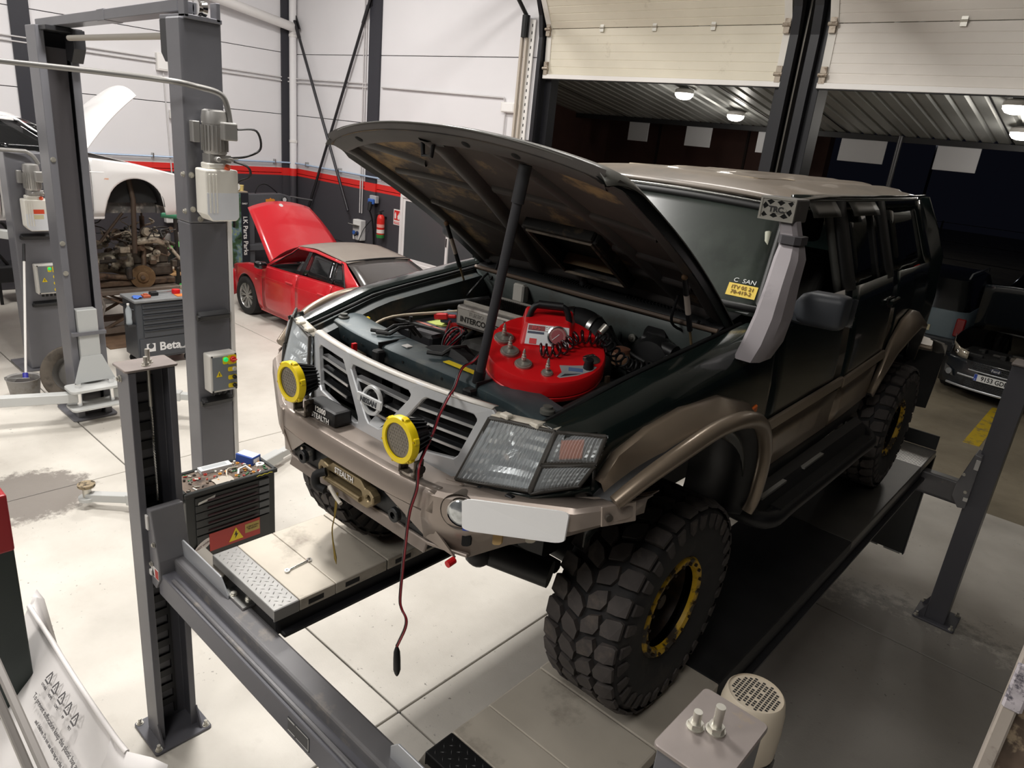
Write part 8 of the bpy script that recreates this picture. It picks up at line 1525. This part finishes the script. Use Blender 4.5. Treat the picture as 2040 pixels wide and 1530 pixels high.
e_ = Pz[-1]; obj('plug', MB().lathe([(.004, 0), (.007, -.008), (.011, -.02), (.0125, -.05), (.0125, -.085), (.008, -.10), (.003, -.108)], e_, (-.2, .1, 1), 14), BLK, lead, smooth=40)
bc = thing('battery_charger', 'small dark charger box with red clamps lying on the car battery', 'charger', (-.47, .02, 1.2 + H)); obj('box', MB().at(Matrix.Translation((-.43, .09, 1.225 + H)) @ Matrix.Rotation(.5, 4, 'Z')).box(-.075, .075, -.05, .05, -.025, .02), mat('charger_navy', '2d3440', .4), bc, bev=.006); obj('charger_face', MB().at(Matrix.Translation((-.43, .09, 1.225 + H)) @ Matrix.Rotation(.5, 4, 'Z')).box(-.065, .065, -.04, .04, .02, .0215), mat('charger_face', '47515c', .35), bc)
for p, d in (((-.50, .0, 1.225), (.06, .03, .01)), ((-.36, -.04, 1.22), (.05, .05, .0))):
    P = Vector(p) + Vector((0, 0, H)); Q = P + Vector(d); cl = obj('clamp', MB().obox(P, Q, .02, .03).obox(Q, Q + Vector(d) * .6, .012, .018), mat('clamp_red', 'c02626', .4), bc, bev=.005)
for k, m in enumerate((CB, CK)): obj('charger_lead', MB().tube(spline([(-.38, -.02 + .01 * k, 1.225 + H), (-.33, -.06, 1.25 + H), (-.28, -.13 + .01 * k, 1.22 + H), (-.20, -.18, 1.23 + H), (-.17, -.20, 1.22 + H)], 5), .0045, 6), m, bc, smooth=60)
for k in range(5): obj('coiled_lead', MB().tube([(-.16 + .042 * cos(t + k) + .006 * k, -.21 + .03 * sin(t + k), 1.235 + .045 * sin(t * 1.0 + k * 1.3) + H) for t in fr(0, 2 * pi, 18)], .0042, 6), CB if k % 2 else CK, bc, smooth=60)
obj('lead_tie', MB().cbox((-.16, -.23, 1.19 + H), (.05, .02, .03)), BLK, bc, bev=.004)
# ================================================================ FOREGROUND AT THE CAMERA
bp_ = thing('red_topped_post', 'dark green post with red cap at the left edge in the foreground', 'post', (-1.62, -1.6, 0)); DG = mat('post_dark_green', '252e2b', .35, .2)
obj('post', MB().at(Matrix.Translation((-1.70, -1.60, 0)) @ Matrix.Rotation(radians(0), 4, 'Z')).box(-.10, .10, -.10, .10, .0, 1.42), DG, bp_, bev=.008, seg=2); obj('red_cap', MB().at(Matrix.Translation((-1.70, -1.60, 0))).box(-.115, .103, -.115, .103, 1.33, 1.62), mat('cap_dark_red', '9e1b22', .4), bp_, bev=.01, seg=2)
gr_ = thing('grey_rails', 'pale grey rails in the bottom left corner of the photo', 'rail', (-1.0, -1.72, .9)); obj('rail', MB().obox((-1.35, -1.72, 1.25), (-.35, -1.68, .75), .03, .03), mat('rail_grey', '8f8a86', .4), gr_, bev=.006); obj('rail', MB().obox((-1.3, -1.745, 1.13), (-.35, -1.71, .65), .03, .04), mat('rail_grey', '8f8a86', .4), gr_, bev=.006)

BG = mat('bag_white', 'dcd8d6', .55, var=.03, vs=4)
pbag = thing('plastic_bag', 'large white plastic bag with printed recycling symbols in the bottom left foreground', 'bag', (-1.3, -1.5, 0))
RG = spline([(-1.98, -1.40, .74), (-1.93, -1.405, .765), (-1.57, -1.405, .755), (-1.2, -1.405, .745), (-.86, -1.40, .74), (-.73, -1.39, .73)], 5)
random.seed(5); rows = []
for i, p in enumerate(RG):
    f = i / (len(RG) - 1); r = []
    for j in range(13):
        t = j / 12; w_ = .018 * sin(f * 19 + t * 3) * t + .012 * sin(f * 41 + 2) * t * t; edge = max(0, (.16 - f) / .16)
        r.append((p.x + .06 * t * (1 - 2 * f) - .02 * edge * t, p.y - .36 * t - .12 * t * t + w_ + .22 * edge * t, p.z - .47 * t - .1 * t * t + (.01 * (random.random() - .5) if 0 < t else 0)))
    rows.append(r)
obj('front_sheet', MB().grid(rows), BG, pbag, smooth=50)
rows = []
for i, p in enumerate(RG):
    f = i / (len(RG) - 1); rows.append([(p.x - .0 * t, p.y + .05 * sin(t * 3) + .10 * t + .03 * sin(f * 9) * t, p.z + .012 * sin(min(t * 12, pi)) - .72 * t) for t in fr(0, 1, 10)])
obj('back_sheet', MB().grid(rows), BG, pbag, smooth=50)
obj('top_hem', MB().tube(RG, .012, 8), BG, pbag, smooth=60)
obj('peak_flap', MB().grid([[(-1.98, -1.40, .745), (-1.93, -1.405, .765), (-1.80, -1.405, .76)], [(-2.03, -1.37, .77), (-1.99, -1.36, .78), (-1.86, -1.36, .66)], [(-2.09, -1.335, .765), (-2.03, -1.32, .73), (-1.90, -1.32, .52)]]), BG, pbag, smooth=60, solid=.003)
obj('corner_flap', MB().grid([[(-.86, -1.40, .74), (-.80, -1.45, .69), (-.78, -1.52, .60), (-.74, -1.56, .50)], [(-.73, -1.39, .735), (-.68, -1.43, .67), (-.66, -1.50, .58), (-.62, -1.55, .48)], [(-.62, -1.33, .745), (-.58, -1.37, .68), (-.57, -1.44, .58), (-.56, -1.5, .48)], [(-.55, -1.295, .735), (-.53, -1.32, .69), (-.52, -1.38, .60), (-.52, -1.45, .5)]]), BG, pbag, smooth=60, solid=.003)
INK = mat('bag_ink', '5c5a5c', .6); e1 = Vector((1, 0, 0)); e2 = Vector((0, -.40, -.52)).normalized(); en_ = Vector((0, -.52, .40)).normalized()
def bagp(x, s_): return Vector((x, -1.405, .752)) + e2 * s_ + en_ * .022
for k, x in enumerate((-1.43, -1.345, -1.26, -1.175, -1.09)):
    c = bagp(x, .085); tri = [c - e2 * .032, c + e2 * .022 - e1 * .026, c + e2 * .022 + e1 * .026]
    mb = MB()
    for a, b in zip(tri, tri[1:] + tri[:1]): mb.obox(a.lerp(b, .08), a.lerp(b, .86), .007, .002, up=tuple(en_))
    obj('recycling_symbol', mb, INK, pbag); text(('1', '2', '4', '5', '7')[k], .022, c + e2 * .004, e1, -e2, INK, pbag); text(('OTHER', 'HDPE', 'LDPE', 'PP', 'PET')[k], .018, c + e2 * .045, e1, -e2, INK, pbag)
text('To prevent suffocation keep this plastic bag away from babies', .036, bagp(-1.08, .19), e1, -e2, INK, pbag, sx=.85); text('and children. Do not use this bag in cribs, beds, carriages or play pens.', .026, bagp(-1.04, .245), e1, -e2, INK, pbag, sx=.8)
pole = thing('rack_upright', 'worn beige upright with tape at the right edge in the foreground', 'upright', (1.92, -.84, 0)); UP = mat('upright_beige', 'a39a91', .55, var=.12, vs=9, dirt=('5f5348', 12, .55, .7)); 
obj('outer_flange', MB().box(1.884, 1.906, -.90, -.80, 0, 3.0), UP, pole, bev=.003); obj('brown_web', MB().box(1.906, 1.945, -.868, -.835, 0, 3.0), mat('web_brown', '5d4e42', .7, var=.3, vs=22, dirt=('9b8a73', 30, .55, .65)), pole); obj('outer_flange', MB().box(1.945, 1.965, -.90, -.80, 0, 3.0), UP, pole, bev=.003)
obj('tape_wrap', MB().box(1.8835, 1.912, -.903, -.885, 2.555, 2.645), mat('clear_tape', 'b4aeb4', .2, var=.2, vs=30, dirt=('55525c', 40, .52, .6)), pole, bev=.004)
# ---- turn lettering into plain meshes
bpy.context.view_layer.update(); _dg = bpy.context.evaluated_depsgraph_get()
for o in [o for o in bpy.data.objects if o.type == 'FONT']:
    me = bpy.data.meshes.new_from_object(o.evaluated_get(_dg)); q = bpy.data.objects.new('lettering', me); COL.objects.link(q)
    q.parent = o.parent; q.matrix_parent_inverse = Matrix(); q.matrix_local = o.matrix_local.copy(); cu = o.data
    bpy.data.objects.remove(o); bpy.data.curves.remove(cu)
